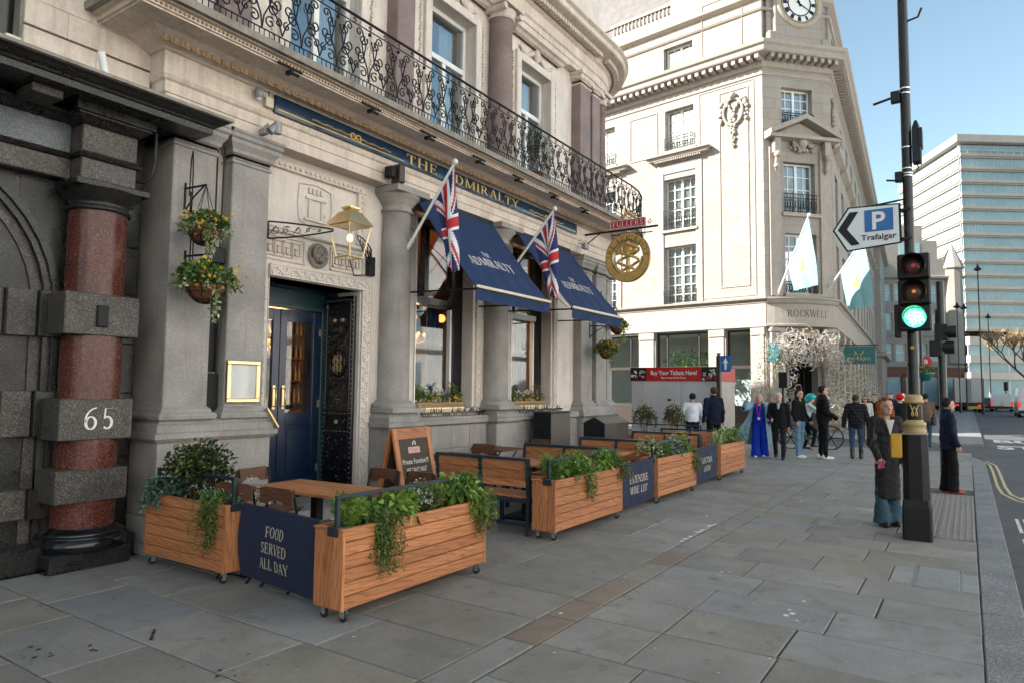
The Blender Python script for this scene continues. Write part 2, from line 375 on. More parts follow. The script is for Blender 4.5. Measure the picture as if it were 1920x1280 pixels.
def _glyph(c):
    t,n=TK,TN; V=lambda x,w=t:_ln(x,0,x,1,w)+_sf(x,0)+_sf(x,.955); e=.955
    vs=lambda x,y0,y1,w=.05:[[(x-w/2,y0),(x+w/2,y0),(x+w/2,y1),(x-w/2,y1)]]
    G={
    'A':(.80,_ln(.08,0,.38,1,n)+_ln(.40,1,.70,0,t)+_ln(.2,.33,.58,.33,n)+_sf(.08,0)+_sf(.70,0)),
    'C':(.76,_arc(.40,.5,.36,.51,45,315,t,n,14)+vs(.66,.68,.95)),
    'D':(.82,V(.14)+_arc(.34,.5,.42,.5,-90,90,t,n,12)+_ln(.14,.0275,.36,.0275,n)+_ln(.14,.9725,.36,.9725,n)),
    'E':(.68,V(.14)+_ln(.14,.0275,.58,.0275,n)+_ln(.14,.9725,.56,.9725,n)+_ln(.14,.51,.44,.51,n)+vs(.57,0,.24)+vs(.55,.78,1)+vs(.44,.4,.62)),
    'F':(.62,V(.14)+_ln(.14,.9725,.55,.9725,n)+_ln(.14,.51,.42,.51,n)+vs(.55,.76,1)+vs(.42,.4,.62)),
    'H':(.86,V(.14)+V(.70)+_ln(.14,.5,.70,.5,n)),
    'I':(.32,V(.15)),
    'K':(.80,V(.14)+_ln(.18,.45,.62,1,n)+_ln(.32,.58,.68,0,t)+_sf(.62,e)+_sf(.68,0)),
    'L':(.64,V(.14)+_ln(.14,.0275,.56,.0275,n)+vs(.55,0,.26)),
    'M':(1.0,V(.12,n)+V(.86)+_ln(.12,1,.48,.05,t)+_ln(.48,.05,.86,1,n)),
    'N':(.86,V(.12,n)+V(.72,n)+_ln(.12,1,.72,.0,t)),
    'O':(.84,_arc(.41,.5,.38,.51,0,360,t,n,20)),
    'R':(.78,V(.14)+_arc(.33,.74,.26,.26,-90,90,t,n,9)+_ln(.14,.9725,.34,.9725,n)+_ln(.14,.5075,.34,.5075,n)+_ln(.36,.5,.66,0,t)+_sf(.68,0,.1)),
    'S':(.60,_arc(.30,.74,.22,.26,40,270,t,n+.02,9)+_arc(.30,.25,.24,.26,-140,90,t,n+.02,9)+vs(.48,.76,.97)+vs(.07,.03,.25)),
    'T':(.72,V(.35)+_ln(.03,.9725,.67,.9725,n)+vs(.05,.74,1)+vs(.65,.74,1)),
    'U':(.84,_ln(.14,.35,.14,1,t)+_ln(.70,.35,.70,1,n)+_arc(.42,.35,.345,.36,180,360,t,n,9)+_sf(.14,e)+_sf(.70,e)),
    'V':(.80,_ln(.08,1,.38,0,t)+_ln(.40,0,.70,1,n)+_sf(.08,e)+_sf(.70,e)),
    'W':(1.14,_ln(.08,1,.34,0,t)+_ln(.35,0,.58,1,n)+_ln(.56,1,.80,0,t)+_ln(.81,0,1.04,1,n)+_sf(.08,e)+_sf(1.04,e)+_sf(.57,e)),
    'X':(.80,_ln(.10,1,.68,0,t)+_ln(.10,0,.66,1,n)+_sf(.1,e)+_sf(.66,e)+_sf(.1,0)+_sf(.68,0)),
    'Y':(.76,_ln(.06,1,.36,.46,t)+_ln(.68,1,.38,.46,n)+_ln(.36,0,.36,.5,t)+_sf(.06,e)+_sf(.67,e)+_sf(.36,0)),
    '6':(.66,_arc(.33,.31,.28,.32,0,360,t,n,16)+_arc(.62,.42,.57,.62,95,185,n+.03,n,8)),
    '5':(.62,_arc(.28,.31,.27,.32,-130,120,t,n+.02,12)+_ln(.15,.5,.19,.98,n+.02)+_ln(.17,.95,.56,.99,t*.8)),
    "'":(.2,vs(.1,.75,1,.07)),' ':(.38,[])}
    return G.get(c,(.5,[]))
def word_width(t,track=.06): return sum(_glyph(c)[0]+track for c in t)-track
def add_word(mb,t,o,u,v,h,d=None,track=.06,center=True,letters=None,fit=None):
    "serif capitals of height h; o = baseline start (or centre), u,v in-plane unit vectors, d = raise vector. letters: callback per glyph"
    o=Vector(o);u=Vector(u);v=Vector(v); W=word_width(t,track)*h; su=1.
    if fit: su=fit/W
    x=-W*su/2 if center else 0.
    for c in t:
        a,P=_glyph(c); m=mb
        if letters is not None:
            if not P: x+=(a+track)*h*su; continue
            m=MB()
        for q in P:
            if d is None: m.quad(*[o+u*(x+p[0]*h*su)+v*(p[1]*h) for p in q])
            else: m.prism(q,o+u*x,u*(h*su),v*h,d)
        if letters is not None: letters(m)
        x+=(a+track)*h*su
_FONT=None
def add_sans(mb,t,o,u,v,h,d=None,center=True,bold=0.,fit=None,shear=0.,space=1.):
    "sans lettering from Blender's own built-in font"
    cu=bpy.data.curves.new('txt','FONT'); cu.body=t; cu.size=h/.7; cu.offset=bold*h; cu.resolution_u=3; cu.shear=shear; cu.space_character=space
    ob=bpy.data.objects.new('txt',cu); me=bpy.data.meshes.new_from_object(ob)
    vs=[p.co.copy() for p in me.vertices]; 
    if vs:
        x0=min(p.x for p in vs);x1=max(p.x for p in vs); s=(fit/(x1-x0)) if fit else 1.; cx=(x0+x1)/2 if center else x0
        o=Vector(o);u=Vector(u);v=Vector(v);dd=Vector(d) if d is not None else Vector((0,0,0))
        mb._a([tuple(o+u*((p.x-cx)*s)+v*p.y+dd) for p in vs],[tuple(f.vertices) for f in me.polygons],False)
    bpy.data.objects.remove(ob); bpy.data.meshes.remove(me); bpy.data.curves.remove(cu)
# ---------------------------------------------------------------- foliage
def leaf_arrays(P,D,L,W,rng,up=.35,fold=.25,droop=.2):
    n=len(P); D=D/np.linalg.norm(D,axis=1,keepdims=True); A=rng.normal(size=(n,3)); A[:,2]+=up*3
    S=np.cross(D,A); S/=np.linalg.norm(S,axis=1,keepdims=True)+1e-9; N=np.cross(S,D)
    L=np.broadcast_to(L,(n,))[:,None];W=np.broadcast_to(W,(n,))[:,None]
    m=P+D*L*.45+N*fold*W; t=P+D*L-np.array([0,0,1])*droop*L
    V=np.stack([P,m+S*W*.5,t,m-S*W*.5],1).reshape(-1,3); F=np.arange(4*n).reshape(n,4)
    return V,F
class Leaves:
    def __init__(s): s.V=[];s.F=[];s.m=[];s.c=0
    def add(s,V,F,mi=0): s.V.append(V); s.F.append(F+s.c); s.c+=len(V); s.m.append(np.full(len(F),mi))
    def build(s,name,mats,parent=None,w=False,**pr):
        return np_obj(name,np.concatenate(s.V),np.concatenate(s.F),mats,parent,np.concatenate(s.m) if len(mats)>1 else None,w=w,**pr)
def sph_dirs(n,rng,zmin=-.3):
    z=rng.uniform(zmin,1,n); a=rng.uniform(0,2*np.pi,n); r=np.sqrt(1-z*z); return np.stack([r*np.cos(a),r*np.sin(a),z],1)
def bush(lv,c,r,n,L,W,rng,mi=0,sq=(1,1,1),inner=.35,clumps=7,zmin=-.4,droop=.2):
    "leaves on sprigs through an uneven crown"
    cc=sph_dirs(clumps,rng,zmin)*np.array(sq)*r*.62; k=rng.integers(0,clumps,n)
    d=sph_dirs(n,rng,-.7); rr=(inner+(1-inner)*rng.uniform(0,1,n)**.5)[:,None]*r*.52
    P=np.array(c)+cc[k]+d*rr*np.array(sq); D=d+rng.normal(0,.5,(n,3)); D[:,2]+=.1
    lv.add(*leaf_arrays(P,D,L*rng.uniform(.6,1.25,n),W*rng.uniform(.7,1.2,n),rng,droop=droop),mi)
def fern(lv,c,r,h,n,rng,mi=0,per=34,fine=.02):
    "feathery sprays: arching stems with hair-fine leaflets"
    for i in range(n):
        a=rng.uniform(0,2*np.pi); out=r*rng.uniform(.35,1.); hh=h*rng.uniform(.55,1.1); t=np.linspace(.12,1,per)
        P=np.array(c)+np.stack([np.cos(a)*out*t**1.5,np.sin(a)*out*t**1.5,hh*np.sin(t*1.75)/1.0],1)+rng.normal(0,.006,(per,3))
        D=rng.normal(0,1,(per,3)); D[:,2]+=.6
        lv.add(*leaf_arrays(P,D,fine*2.2*rng.uniform(.6,1.2,per),fine*.34,rng,droop=0),mi)
def blades(lv,c,r,h,n,W,rng,mi=0,spread=.4):
    P=np.array(c)+np.concatenate([rng.normal(0,r*.5,(n,2)),np.zeros((n,1))],1); a=rng.uniform(0,2*np.pi,n)
    D=np.stack([np.cos(a)*spread*rng.uniform(.2,1,n),np.sin(a)*spread*rng.uniform(.2,1,n),np.ones(n)],1)
    lv.add(*leaf_arrays(P,D,h*rng.uniform(.6,1.1,n),W,rng,up=0,droop=.08),mi)
def trail(lv,p0,out,drop,n,rng,mi=0,width=.05,per=40,L=.022):
    "hanging strings of small leaves spilling over an edge"
    for i in range(n):
        s=np.array(p0)+rng.normal(0,width,3)*np.array([1,1,.2]); dd=drop*rng.uniform(.45,1.05); t=np.linspace(0,1,per)
        P=s+np.outer(1-np.exp(-4*t),np.array(out)*rng.uniform(.7,1.2))+np.stack([np.zeros(per),np.zeros(per),.05*np.sin(t*6)*(1-t)-dd*np.clip(t-.12,0,1)**1.1],1)+rng.normal(0,.012,(per,3))
        D=rng.normal(0,1,(per,3)); D[:,2]-=.6
        lv.add(*leaf_arrays(P,D,L*rng.uniform(.6,1.3,per),L*.5,rng),mi)
def flowers(lv,c,ext,n,size,rng,mi):
    P=np.array(c)+rng.uniform(-1,1,(n,3))*np.array(ext)
    for k in range(5):
        a=2*np.pi*k/5+rng.uniform(0,.4,n); D=np.stack([np.cos(a),np.sin(a)*.6-.5,np.sin(a)*.8],1)
        lv.add(*leaf_arrays(P,D,size,size*.9,rng,up=0,droop=0),mi)
RG=np.random.default_rng(11)
# ================================================================ GROUND
M=MATS
pav=MB(); pts=[(-3,-.29),(19.5,-.29)]
for i in range(9):
    a=rad(-90+90*i/8); pts.append((21.2+1.6*math.cos(a)+.9,1.31+1.6*math.sin(a)))
kerbline=pts[1:]
pts+=[(23.7,9.5),(-3,9.5)]
pav._a([(x,y,-.014) for x,y in pts],[tuple(range(len(pts)))])
pavement=pav.build('pavement',M['joint_dark'],kind='structure')
def slab(x0,x1,y0,y1,tan=False,z=0.):
    b=.008; g=R_.uniform(.004,.0068); m=MB(); cx,cy=(x0+x1)/2,(y0+y1)/2; a=(x1-x0)/2-g; c=(y1-y0)/2-g
    j=[R_.uniform(-.002,.002) for _ in range(4)]
    P=[(-a,-c),(a,-c),(a,c),(-a,c)]; P=[(x+R_.uniform(-.003,.003),y+R_.uniform(-.003,.003)) for x,y in P]; B=[(x,y,-.013) for x,y in P]; T=[(x,y,-.004) for x,y in P]; U=[(x-math.copysign(b,x),y-math.copysign(b,y),j[i]*.4) for i,(x,y) in enumerate(P)]
    m._a(B+T+U,[(8,9,10,11)]+[(i,(i+1)%4,4+(i+1)%4,4+i) for i in range(4)]+[(4+i,4+(i+1)%4,8+(i+1)%4,8+i) for i in range(4)],False)
    o=m.build('paving_slab',M['paving_tan' if tan else 'paving'],pavement); o.location=(cx,cy,R_.uniform(-.0015,.0015)+z)
    return o
def cuts(y0,y1,lo,hi,fixed=None):
    if fixed: return [y0]+list(fixed)+[y1]
    ys=[y0]; 
    while ys[-1]<y1-hi*1.25: ys.append(ys[-1]+R_.uniform(lo,hi))
    if y1-ys[-1]>hi: ys.append((ys[-1]+y1)/2)
    return ys+[y1]
rows=[1.55,2.15,2.76,3.38,4.0,4.65,5.28,5.89,6.48,7.11,7.78,8.40,8.93,9.55,10.17,10.8,11.4,12.0,12.62,13.25,13.9]
known={4.65:[.87,1.81],5.28:[.9,1.83],4.0:[1.05,1.83],5.89:[.63,1.57],6.48:[.82,1.77],7.11:[.65,1.29,2.03],7.78:[.93,1.79],8.40:[.79,1.75]}
known={4.0:[1.05,1.82],4.65:[1.06,1.82],5.28:[.89,1.82],5.89:[.63,1.57],6.48:[.82,1.77],7.11:[.65,1.29,2.03],7.78:[.93,1.79],8.40:[.79,1.6]}
rest=MB()
def restslab(x0,x1,y0,y1):
    g=.005; rest.box(x0+g,x1-g,y0+g,y1-g,-.013,R_.uniform(-.0015,.001))
for i in range(len(rows)-1):
    x0,x1=rows[i],rows[i+1]; ylo=-.035 if x0<9.5 else .78
    ys=cuts(ylo,2.42,.75,1.25,[y for y in known.get(x0,[]) if y>ylo+.1] or None)
    for a,b in zip(ys,ys[1:]): slab(x0,x1,a,b)
    off=.25; r0,r1=x0-.02,x1-.02
    ys=cuts(2.69,6.95 if x0<3.5 else 6.72,.85,1.35)
    for a,b in zip(ys,ys[1:]): slab(r0-off,r1-off,a,b)
xs=[1.3,2.2,3.1,3.95,4.52,4.97,5.76,6.43,7.02,7.8,8.7,9.6,10.4,11.3,12.2,13.1,13.9]
for a,b in zip(xs,xs[1:]): slab(a,b,2.425,2.685,tan=(3.9<a<5.0 or 6.4<a<7.0))
for a,b in zip(*(lambda c:(c,c[1:]))(cuts(2.69,7.5,.85,1.35))): restslab(13.64,13.9,a,b)
x=13.9
while x<23.2:
    for a,b in zip(*(lambda c:(c,c[1:]))(cuts(.78 if x<14.3 else -.035,2.42,.75,1.25))): restslab(x,x+.61,a,b)
    for a,b in zip(*(lambda c:(c,c[1:]))(cuts(2.43,7.5,.75,1.35))): restslab(x,x+.61,a,b)
    x+=.61
rest.build('paving_slab',M['paving'],pavement,kind='stuff')
# kerb stones, laid flush and dropping to the road
kb=[1.2,2.0,2.9,3.8,4.72,5.62,6.5,7.2,7.95,8.6,9.35,10.3,11.4,12.5,13.6,14.7,15.8,16.9,18.0,19.3]
for a,b in zip(kb,kb[1:]):
    m=MB(); wd=.27 if a<9 else .33; y0=-.31
    m.box(a+.004,b-.004,y0,-.04,-.14,R_.uniform(-.001,.003),.008); m.build('kerb_stone',M['kerb_granite'],pavement)
kp=[(19.3,-.31),(20.2,-.3),(21.1,-.27),(22.0,-.1),(22.8,.3),(23.4,.95),(23.7,1.9),(23.75,3.2),(23.75,4.6),(23.75,6.2)]
for (ax,ay),(bx,by) in zip(kp,kp[1:]):
    m=MB(); d=Vector((bx-ax,by-ay,0)).normalized(); nn=Vector((-d.y,d.x,0))*.27
    A=Vector((ax,ay,-.14));B=Vector((bx,by,-.14)); m.prism([(0,0),(1,0),(1,1),(0,1)],A,B-A-d*.008,nn,Vector((0,0,.142))); m.build('kerb_stone',M['kerb_granite'],pavement)
# tactile paving: studded slabs by the crossing
tp=MB()
for i in range(7):
    for k in range(2): tp.box(9.58+i*.6+.004,9.58+(i+1)*.6-.004,-.03+k*.4+.004,-.03+(k+1)*.4-.004,-.013,.0)
tac=tp.build('tactile_slab',M['tactile_stone'],pavement)
st=MB()
for i in range(63):
    for k in range(12): st.lathe([(.0165,0),(.012,.0055)],(9.62+i*.0665,.0+k*.0665,0),5,smooth=False)
st.build('tactile_stud',M['tactile_stone'],pavement,kind='stuff')
# utility covers in the slabs
m=MB()
for a in range(4):
    m.box(7.44+.0,8.84,2.72+a*.148+.004,2.72+(a+1)*.148-.004,-.005,.0035,.002)
m.build('utility_cover',M['paving'],pavement)
m=MB(); 
for k in range(9):
    x0=7.5+k*.15; m._a([(x0,2.705+R_.uniform(0,.01),.004),(x0+R_.uniform(.1,.17),2.7,.004),(x0+R_.uniform(.02,.12),2.7+R_.uniform(.03,.11),.004)],[(0,1,2)])
for k in range(12):
    x0=7.45+k*.115; m._a([(x0,3.318,.004),(x0+.09,3.31,.004),(x0+.05,3.31+R_.uniform(.01,.04),.004)],[(0,1,2)])
m.build('cracked_mortar',M['chalk'],pavement)
m=MB()
for a in range(3): m.box(9.52,10.16,1.18+a*.16+.004,1.18+(a+1)*.16-.004,-.004,.0035,.002)
m.build('utility_cover',M['paving'],pavement)
m=MB(); m.box(7.06,7.88,.11,.44,-.004,.0045,.003); m.build('utility_cover',M['paving'],pavement)
m=MB()
for q in((7.03,7.91,.085,.10),(7.03,7.91,.45,.465),(7.03,7.045,.10,.45),(7.895,7.91,.10,.45)): m.box(*q,-.004,.0035)
m.build('cover_frame',M['grey_steel'],pavement)
# droppings, gum and leaves lying on the slabs
m=MB()
def blot(mb,x,y,r,z=.0042,n=9):
    k=[R_.uniform(.6,1.15) for _ in range(n)]; mb._a([(x+r*k[i]*math.cos(2*math.pi*i/n),y+r*.7*k[i]*math.sin(2*math.pi*i/n),z) for i in range(n)],[tuple(range(n))])
for x,y,r in((5.62,1.16,.035),(5.55,1.19,.03),(5.7,1.2,.022),(5.47,1.1,.015),(6.0,1.15,.02),(3.9,2.25,.014),(4.6,2.6,.02),(3.36,3.5,.014),(4.35,1.75,.012),(6.5,1.96,.02),(6.55,1.9,.015),(9.8,2.4,.03),(11.4,2.2,.03),(9.3,3.0,.03)): blot(m,x,y,r)
for _ in range(34): blot(m,R_.uniform(2.6,12),R_.uniform(.1,3.4),R_.uniform(.005,.012))
m.build('pale_spots',M['chalk'],pavement,kind='stuff')
m=MB()
for _ in range(8): blot(m,R_.uniform(2.3,2.8),R_.uniform(3.55,4.05),R_.uniform(.006,.02))
for _ in range(9): blot(m,2.55+_*.014,4.55+_*.02,R_.uniform(.008,.018))
for _ in range(10): blot(m,1.95+R_.uniform(0,.35),4.85+R_.uniform(-.25,.25),R_.uniform(.008,.022))
m.build('dark_stains',M['rubber'],pavement,kind='stuff')
# road sheet to the horizon, markings
m=MB(); m._a([(-60,-60,-.085),(900,-60,-.085),(900,60,-.085),(-60,60,-.085)],[(0,1,2,3)]); road=m.build('road',M['asphalt'],kind='structure')
m=MB(); m._a([(-800,-800,-.6),(1600,-800,-.6),(1600,800,-.6),(-800,800,-.6)],[(0,1,2,3)]); m.build('ground',M['asphalt'],kind='structure')
def mark(name,polys,mt='road_white'):
    m=MB()
    for p in polys: m._a([(x,y,-.081) for x,y in p],[tuple(range(len(p)))])
    return m.build(name,M[mt],road)
def bar(x0,x1,y0,y1): return [(x0,y0),(x1,y0),(x1,y1),(x0,y1)]
m=MB(); 
for t,x,hh in(('BUS',31.,1.7),('STOP',27.4,1.7)):
    add_sans(m,t,(x,-.75-(.0 if t=='BUS' else .0),-.081),(0,-1,0),(1,0,0),hh,center=False,bold=.05,fit=2.0 if t=='BUS' else 2.5)
m.build('bus_stop_lettering',M['road_white'],road)
P=[]
for k in range(6):
    y=-.52-k*.085; P.append(bar(9.35+k*.02,10.55,y-.022,y+.022)); P.append(bar(11.0,12.2,y-.02,y+.02))
mark('give_way_marking',P)
mark('lane_marking',[bar(25+7*i,28+7*i,-4.05,-3.95) for i in range(14)]+[bar(14.6,14.75,-1.6,-.7)])
def arcband(cx,cy,r,a0,a1,w_):
    return [[(cx+(r+s*w_/2)*math.cos(rad(a)),cy+(r+s*w_/2)*math.sin(rad(a))) for a,s in((a0+(a1-a0)*i/10,-1),(a0+(a1-a0)*(i+1)/10,-1),(a0+(a1-a0)*(i+1)/10,1),(a0+(a1-a0)*i/10,1))] for i in range(10)]
def pathband(P,w_):
    out=[]
    for (ax,ay),(bx,by) in zip(P,P[1:]):
        d=Vector((bx-ax,by-ay,0)).normalized(); n=Vector((-d.y,d.x,0))*w_/2; out.append([(ax-n.x,ay-n.y),(bx-n.x,by-n.y),(bx+n.x,by+n.y),(ax+n.x,ay+n.y)])
    return out
yl=lambda o:[(13.75+o*.6,-.84-o),(14.3+o*.4,-.62-o),(15.1,-.46-o),(16.2,-.42-o),(19.5,-.42-o),(21.0,-.40-o),(22.1,-.24-o*.9),(23.0,.16-o*.7),(23.75+o*.5,.8-o*.4),(24.05+o,1.9),(24.1+o,5)]
mark('double_yellow_line',pathband(yl(0),.05)+pathband(yl(.12),.05),'road_yellow')
mark('worn_patch',[[(10.8,-1.0),(13.2,-.95),(13.3,-2.2),(10.9,-2.4)]],'joint_dark')
# hotel pavement across the side street
m=MB(); m.box(28.2,95,-.1,14,-.3,-.0,0); m.build('hotel_pavement',M['paving'],kind='structure')
m=MB(); m.box(-60,300,-19.2,-13.5,-.3,.02); m.build('opposite_pavement',M['cream_print'],kind='structure')  # unseen strip, added pale to bounce sunlight into the shaded street
m=MB(); m.box(27.9,28.2,-.1,14,-.3,.0); m.box(28.2,95,-.4,-.1,-.3,-.0); m.build('hotel_kerb',M['kerb_granite'],kind='structure')
# ================================================================ PLANTERS, BANNERS
def planter(loc,rz,L,label,group='oak planters round the terrace',W=.30,H=.57,rail=(0,1),railh=.20):
    "box of six oak boards a side on castors; local x along its length, front face at local y=0"
    t=thing('planter',label,'planter',loc,rz,group); z0=.10; n=6; h=H/n; ax='x'
    flip=abs(math.sin(rz))>.7
    for k in range(n):
        for y0,y1 in((0,.02),(W-.02,W)):
            m=MB(); m.box(.022,L-.022,y0+R_.uniform(0,.0015),y1,z0+k*h+.0028,z0+(k+1)*h-.0028,.004); o=m.build('board',M['oak_x'],t)
    for x0,x1 in((.002,.02),(L-.02,L-.002)):
        for k in range(3):
            m=MB(); m.box(x0,x1,.0+k*W/3+.002,(k+1)*W/3-.002,z0,z0+H-.02,.003); m.build('end_board',M['oak_z'],t)
    for x0,x1,y0,y1 in((0,.024,-.004,.024),(L-.024,L,-.004,.024)):
        m=MB(); m.box(x0-.001,x1+.001,y0,y1-.025,z0-.004,z0+H-.02,.002); m.build('corner_trim',M['oak_z'],t)
    for y0,y1 in((-.006,.034),(W-.034,W+.006)):
        m=MB(); m.box(-.006,L+.006,y0,y1,z0+H-.018,z0+H,.003); m.build('cap_rail',M['oak_x'],t)
    for x0,x1 in((-.006,.05),(L-.05,L+.006)):
        m=MB(); m.box(x0,x1,.036,W-.036,z0+H-.018,z0+H-.001,.003); m.build('cap_rail',M['oak_y'],t)
    m=MB(); m.box(.03,L-.03,.03,W-.03,z0+H-.09,z0+H-.05); m.build('soil',M['soil'],t)
    for x in(.07,L-.07):
        for y in(.05,W-.05):
            m=MB(); m.box(x-.03,x+.03,y-.03,y+.03,z0-.008,z0+.0); m.box(x-.018,x-.012,y-.02,y+.02,.03,z0-.008); m.box(x+.012,x+.018,y-.02,y+.02,.03,z0-.008); c=m.build('castor',M['grey_steel'],t)
            m=MB(); 
            m.tube([(x-.011,y,.036),(x+.011,y,.036)],.035,12); m.build('wheel',M['rubber'],c)
    if rail:
        m=MB(); y=.10; zt=z0+H+railh
        xs=[.035,L-.035]
        for x in xs: m.box(x-.016,x+.016,y-.016,y+.016,z0+H-.02,zt,.003)
        m.box(xs[0]-.016,xs[1]+.016,y-.016,y+.016,zt,zt+.025,.003)
        for x,s in((xs[0],-1),(xs[1],1)):
            m.box(x-.05,x+.05,y-.045,y+.045,z0+H+.001,z0+H+.008); xe=-.008 if s<0 else L+.002
            m.box(xe,xe+.006,y-.055,y+.055,z0+H-.06,z0+H+.002)
            for q in(-.035,.035): m.tube([(xe-.004 if s<0 else xe+.006,y+q,z0+H-.03),(xe+.003 if s<0 else xe+.01,y+q,z0+H-.03)],.008,6)
        m.build('rail',M['blue_steel'],t)
    return t
LA=(3.55,6.53,0.)
PA=planter((3.55,6.53,0),-math.pi/2,1.26,'short oak planter beside the granite pier, left of the food banner')
PB=planter((3.45,3.73,0),0,1.74,'nearest long oak planter, right of the food banner')
PC=planter((6.66,3.85,0),0,1.78,'long oak planter between the bench and the wine banner')
PD=planter((9.77,3.88,0),0,1.72,'oak planter between the wine banner and the function room banner')
PE=planter((13.02,3.92,0),0,1.66,'farthest oak planter of the front row, at the far end of the terrace',rail=None)
PF=planter((14.55,7.0,0),-math.pi/2,2.2,'oak planter with two flowering shrubs closing the far end of the terrace',railh=.25)
def banner(p0,p1,ztop,lines,label,h,slack=.05,mt='navy_banner'):
    "cloth barrier hung from a tube between two planters"
    p0=Vector((*p0,0));p1=Vector((*p1,0)); d=p1-p0; L=d.length; u=d/L; nn=Vector((u.y,-u.x,0))
    t=thing('banner',label,'banner',tuple(p0),0,'cloth barriers between the planters')
    m=MB(); m.tube([p0+Vector((0,0,ztop)),p1+Vector((0,0,ztop))],.017,8); m.build('tube',M['chrome'],t,w=True)
    nx,nz=14,10; V=[];F=[]
    def S(a,b):
        z=ztop-.0-b*(ztop-.09); bul=slack*math.sin(b*math.pi)*.5+.012*math.sin(a*9+b*3)*b*(1-b)*2+.004*math.sin(a*23)
        return p0+u*(L*(.03+.94*a)*(1)+ (b*.02*(1-2*a)))+nn*(.019+bul)+Vector((0,0,z+.0*a))
    for j in range(nz+1):
        for i in range(nx+1): V.append(tuple(S(i/nx,j/nz)))
    for j in range(nz):
        for i in range(nx): F.append((j*(nx+1)+i,j*(nx+1)+i+1,(j+1)*(nx+1)+i+1,(j+1)*(nx+1)+i))
    m=MB(); m._a(V,F,True); b=[tuple(Vector(p)-nn*.004) for p in V]; m._a(b,[f[::-1] for f in F],True)
    rr=[tuple(p0+Vector((0,0,ztop))+u*(L*.03)),tuple(p0+Vector((0,0,ztop))+u*(L*.97))]; m.tube(rr,.021,8)
    c=m.build('cloth',M[mt],t,w=True)
    n=len(lines); gap=h*1.5
    for k,tx in enumerate(lines):
        q=MB(); zc=(ztop+.09)/2+.0+gap*((n-1)/2-k)-h/2; tmp=MB(); add_word(tmp,tx,(0,0,0),(1,0,0),(0,1,0),h)
        V=[]
        for vx,vy,_ in tmp.v:
            a=.5+vx/L; z=zc+vy; bb=(ztop-z)/(ztop-.09); V.append(tuple(S((a-.03)/.94,bb)+nn*.003))
        q._a(V,tmp.f,False); q.build('lettering',M['cream_print'],c,w=True)
    return t
banner((3.69,5.25),(3.55,4.05),.665,['FOOD','SERVED','ALL DAY'],'navy cloth barrier reading FOOD SERVED ALL DAY',.085)
banner((8.46,3.93),(9.76,3.95),.66,['EXTENSIVE','WINE LIST'],'navy cloth barrier reading EXTENSIVE WINE LIST',.10)
banner((11.5,3.96),(13.0,4.0),.67,['FUNCTION','ROOM'],'navy cloth barrier reading FUNCTION ROOM',.10)
# ---- plants standing in the planters
def plant(label,loc,group,fn,mats,name='potted_plant'):
    t=thing(name,label,'plant',loc,0,group); lv=Leaves(); fn(lv); lv.build('foliage',[M[k] for k in mats],t); return t
zt=.62; r=RG
def laurel(lv):
    for k in range(3): bush(lv,(.02,(k-1)*.17,.23+.03*(k%2)),.25,620,.05,.03,r,0,(.85,.9,1.15),clumps=11); 
    bush(lv,(.02,0,.30),.28,420,.05,.028,r,1,(.8,1.4,.9),clumps=11)
t=plant('dark glossy upright shrub in the short planter by the granite pier',(3.73,5.98,zt),None,laurel,['leaf_dark','leaf_olive'],'shrub')
m=MB()
for k in range(7): m.tube([(0.02,(k-3)*.07,-.04),(.02+R_.uniform(-.05,.05),(k-3)*.09,.36)],[.008,.004],5)
m.build('stem',M['teak_z'],t)
plant('blue green ivy spilling over the left end of the short planter',(3.68,6.35,zt),None,lambda lv:(bush(lv,(0,0,.08),.20,420,.05,.035,r,0,(.9,1,.75)),trail(lv,(-.10,0,.08),(-.09,0,0),.22,9,r,0,L=.035)),['leaf_blue'],'ivy')
plant('white flowering filler plant along the short planter',(3.72,5.62,zt),None,lambda lv:(bush(lv,(0,0,.05),.21,420,.03,.018,r,0,(.7,1.25,.55)),bush(lv,(0,-.05,.09),.21,420,.016,.014,r,1,(.7,1.2,.5))),['leaf_blue','petal_white'],'filler_plant')
plant('trailing plant hanging down the front of the short planter',(3.60,5.42,zt+.02),None,lambda lv:(trail(lv,(.03,.05,.05),(-.10,-.0,0),.50,54,r,0,.06,56,L=.024),trail(lv,(.03,.05,.08),(-.08,-.0,0),.32,30,r,1,.075,50,L=.028),blades(lv,(0,.07,0),.07,.18,30,.012,r,1)),['leaf_olive','leaf_mid'],'trailing_plant')
plant('white flowering filler plant at the right end of the short planter',(3.80,5.36,zt),None,lambda lv:(bush(lv,(0,0,.07),.15,240,.028,.017,r,0),bush(lv,(.02,-.02,.10),.16,260,.016,.014,r,1)),['leaf_blue','petal_white'],'filler_plant')
def row(P,x0,x1,y,items):
    for label,fx,fn,mats,nm in items:
        plant(label,(x0+(x1-x0)*fx,y,zt),None,fn,mats,nm)
B=lambda rr,n,L,W,mi=0,sq=(1,.75,1.):(lambda lv:bush(lv,(0,0,rr*.55),rr,n,L,W,r,mi,sq,droop=.35))
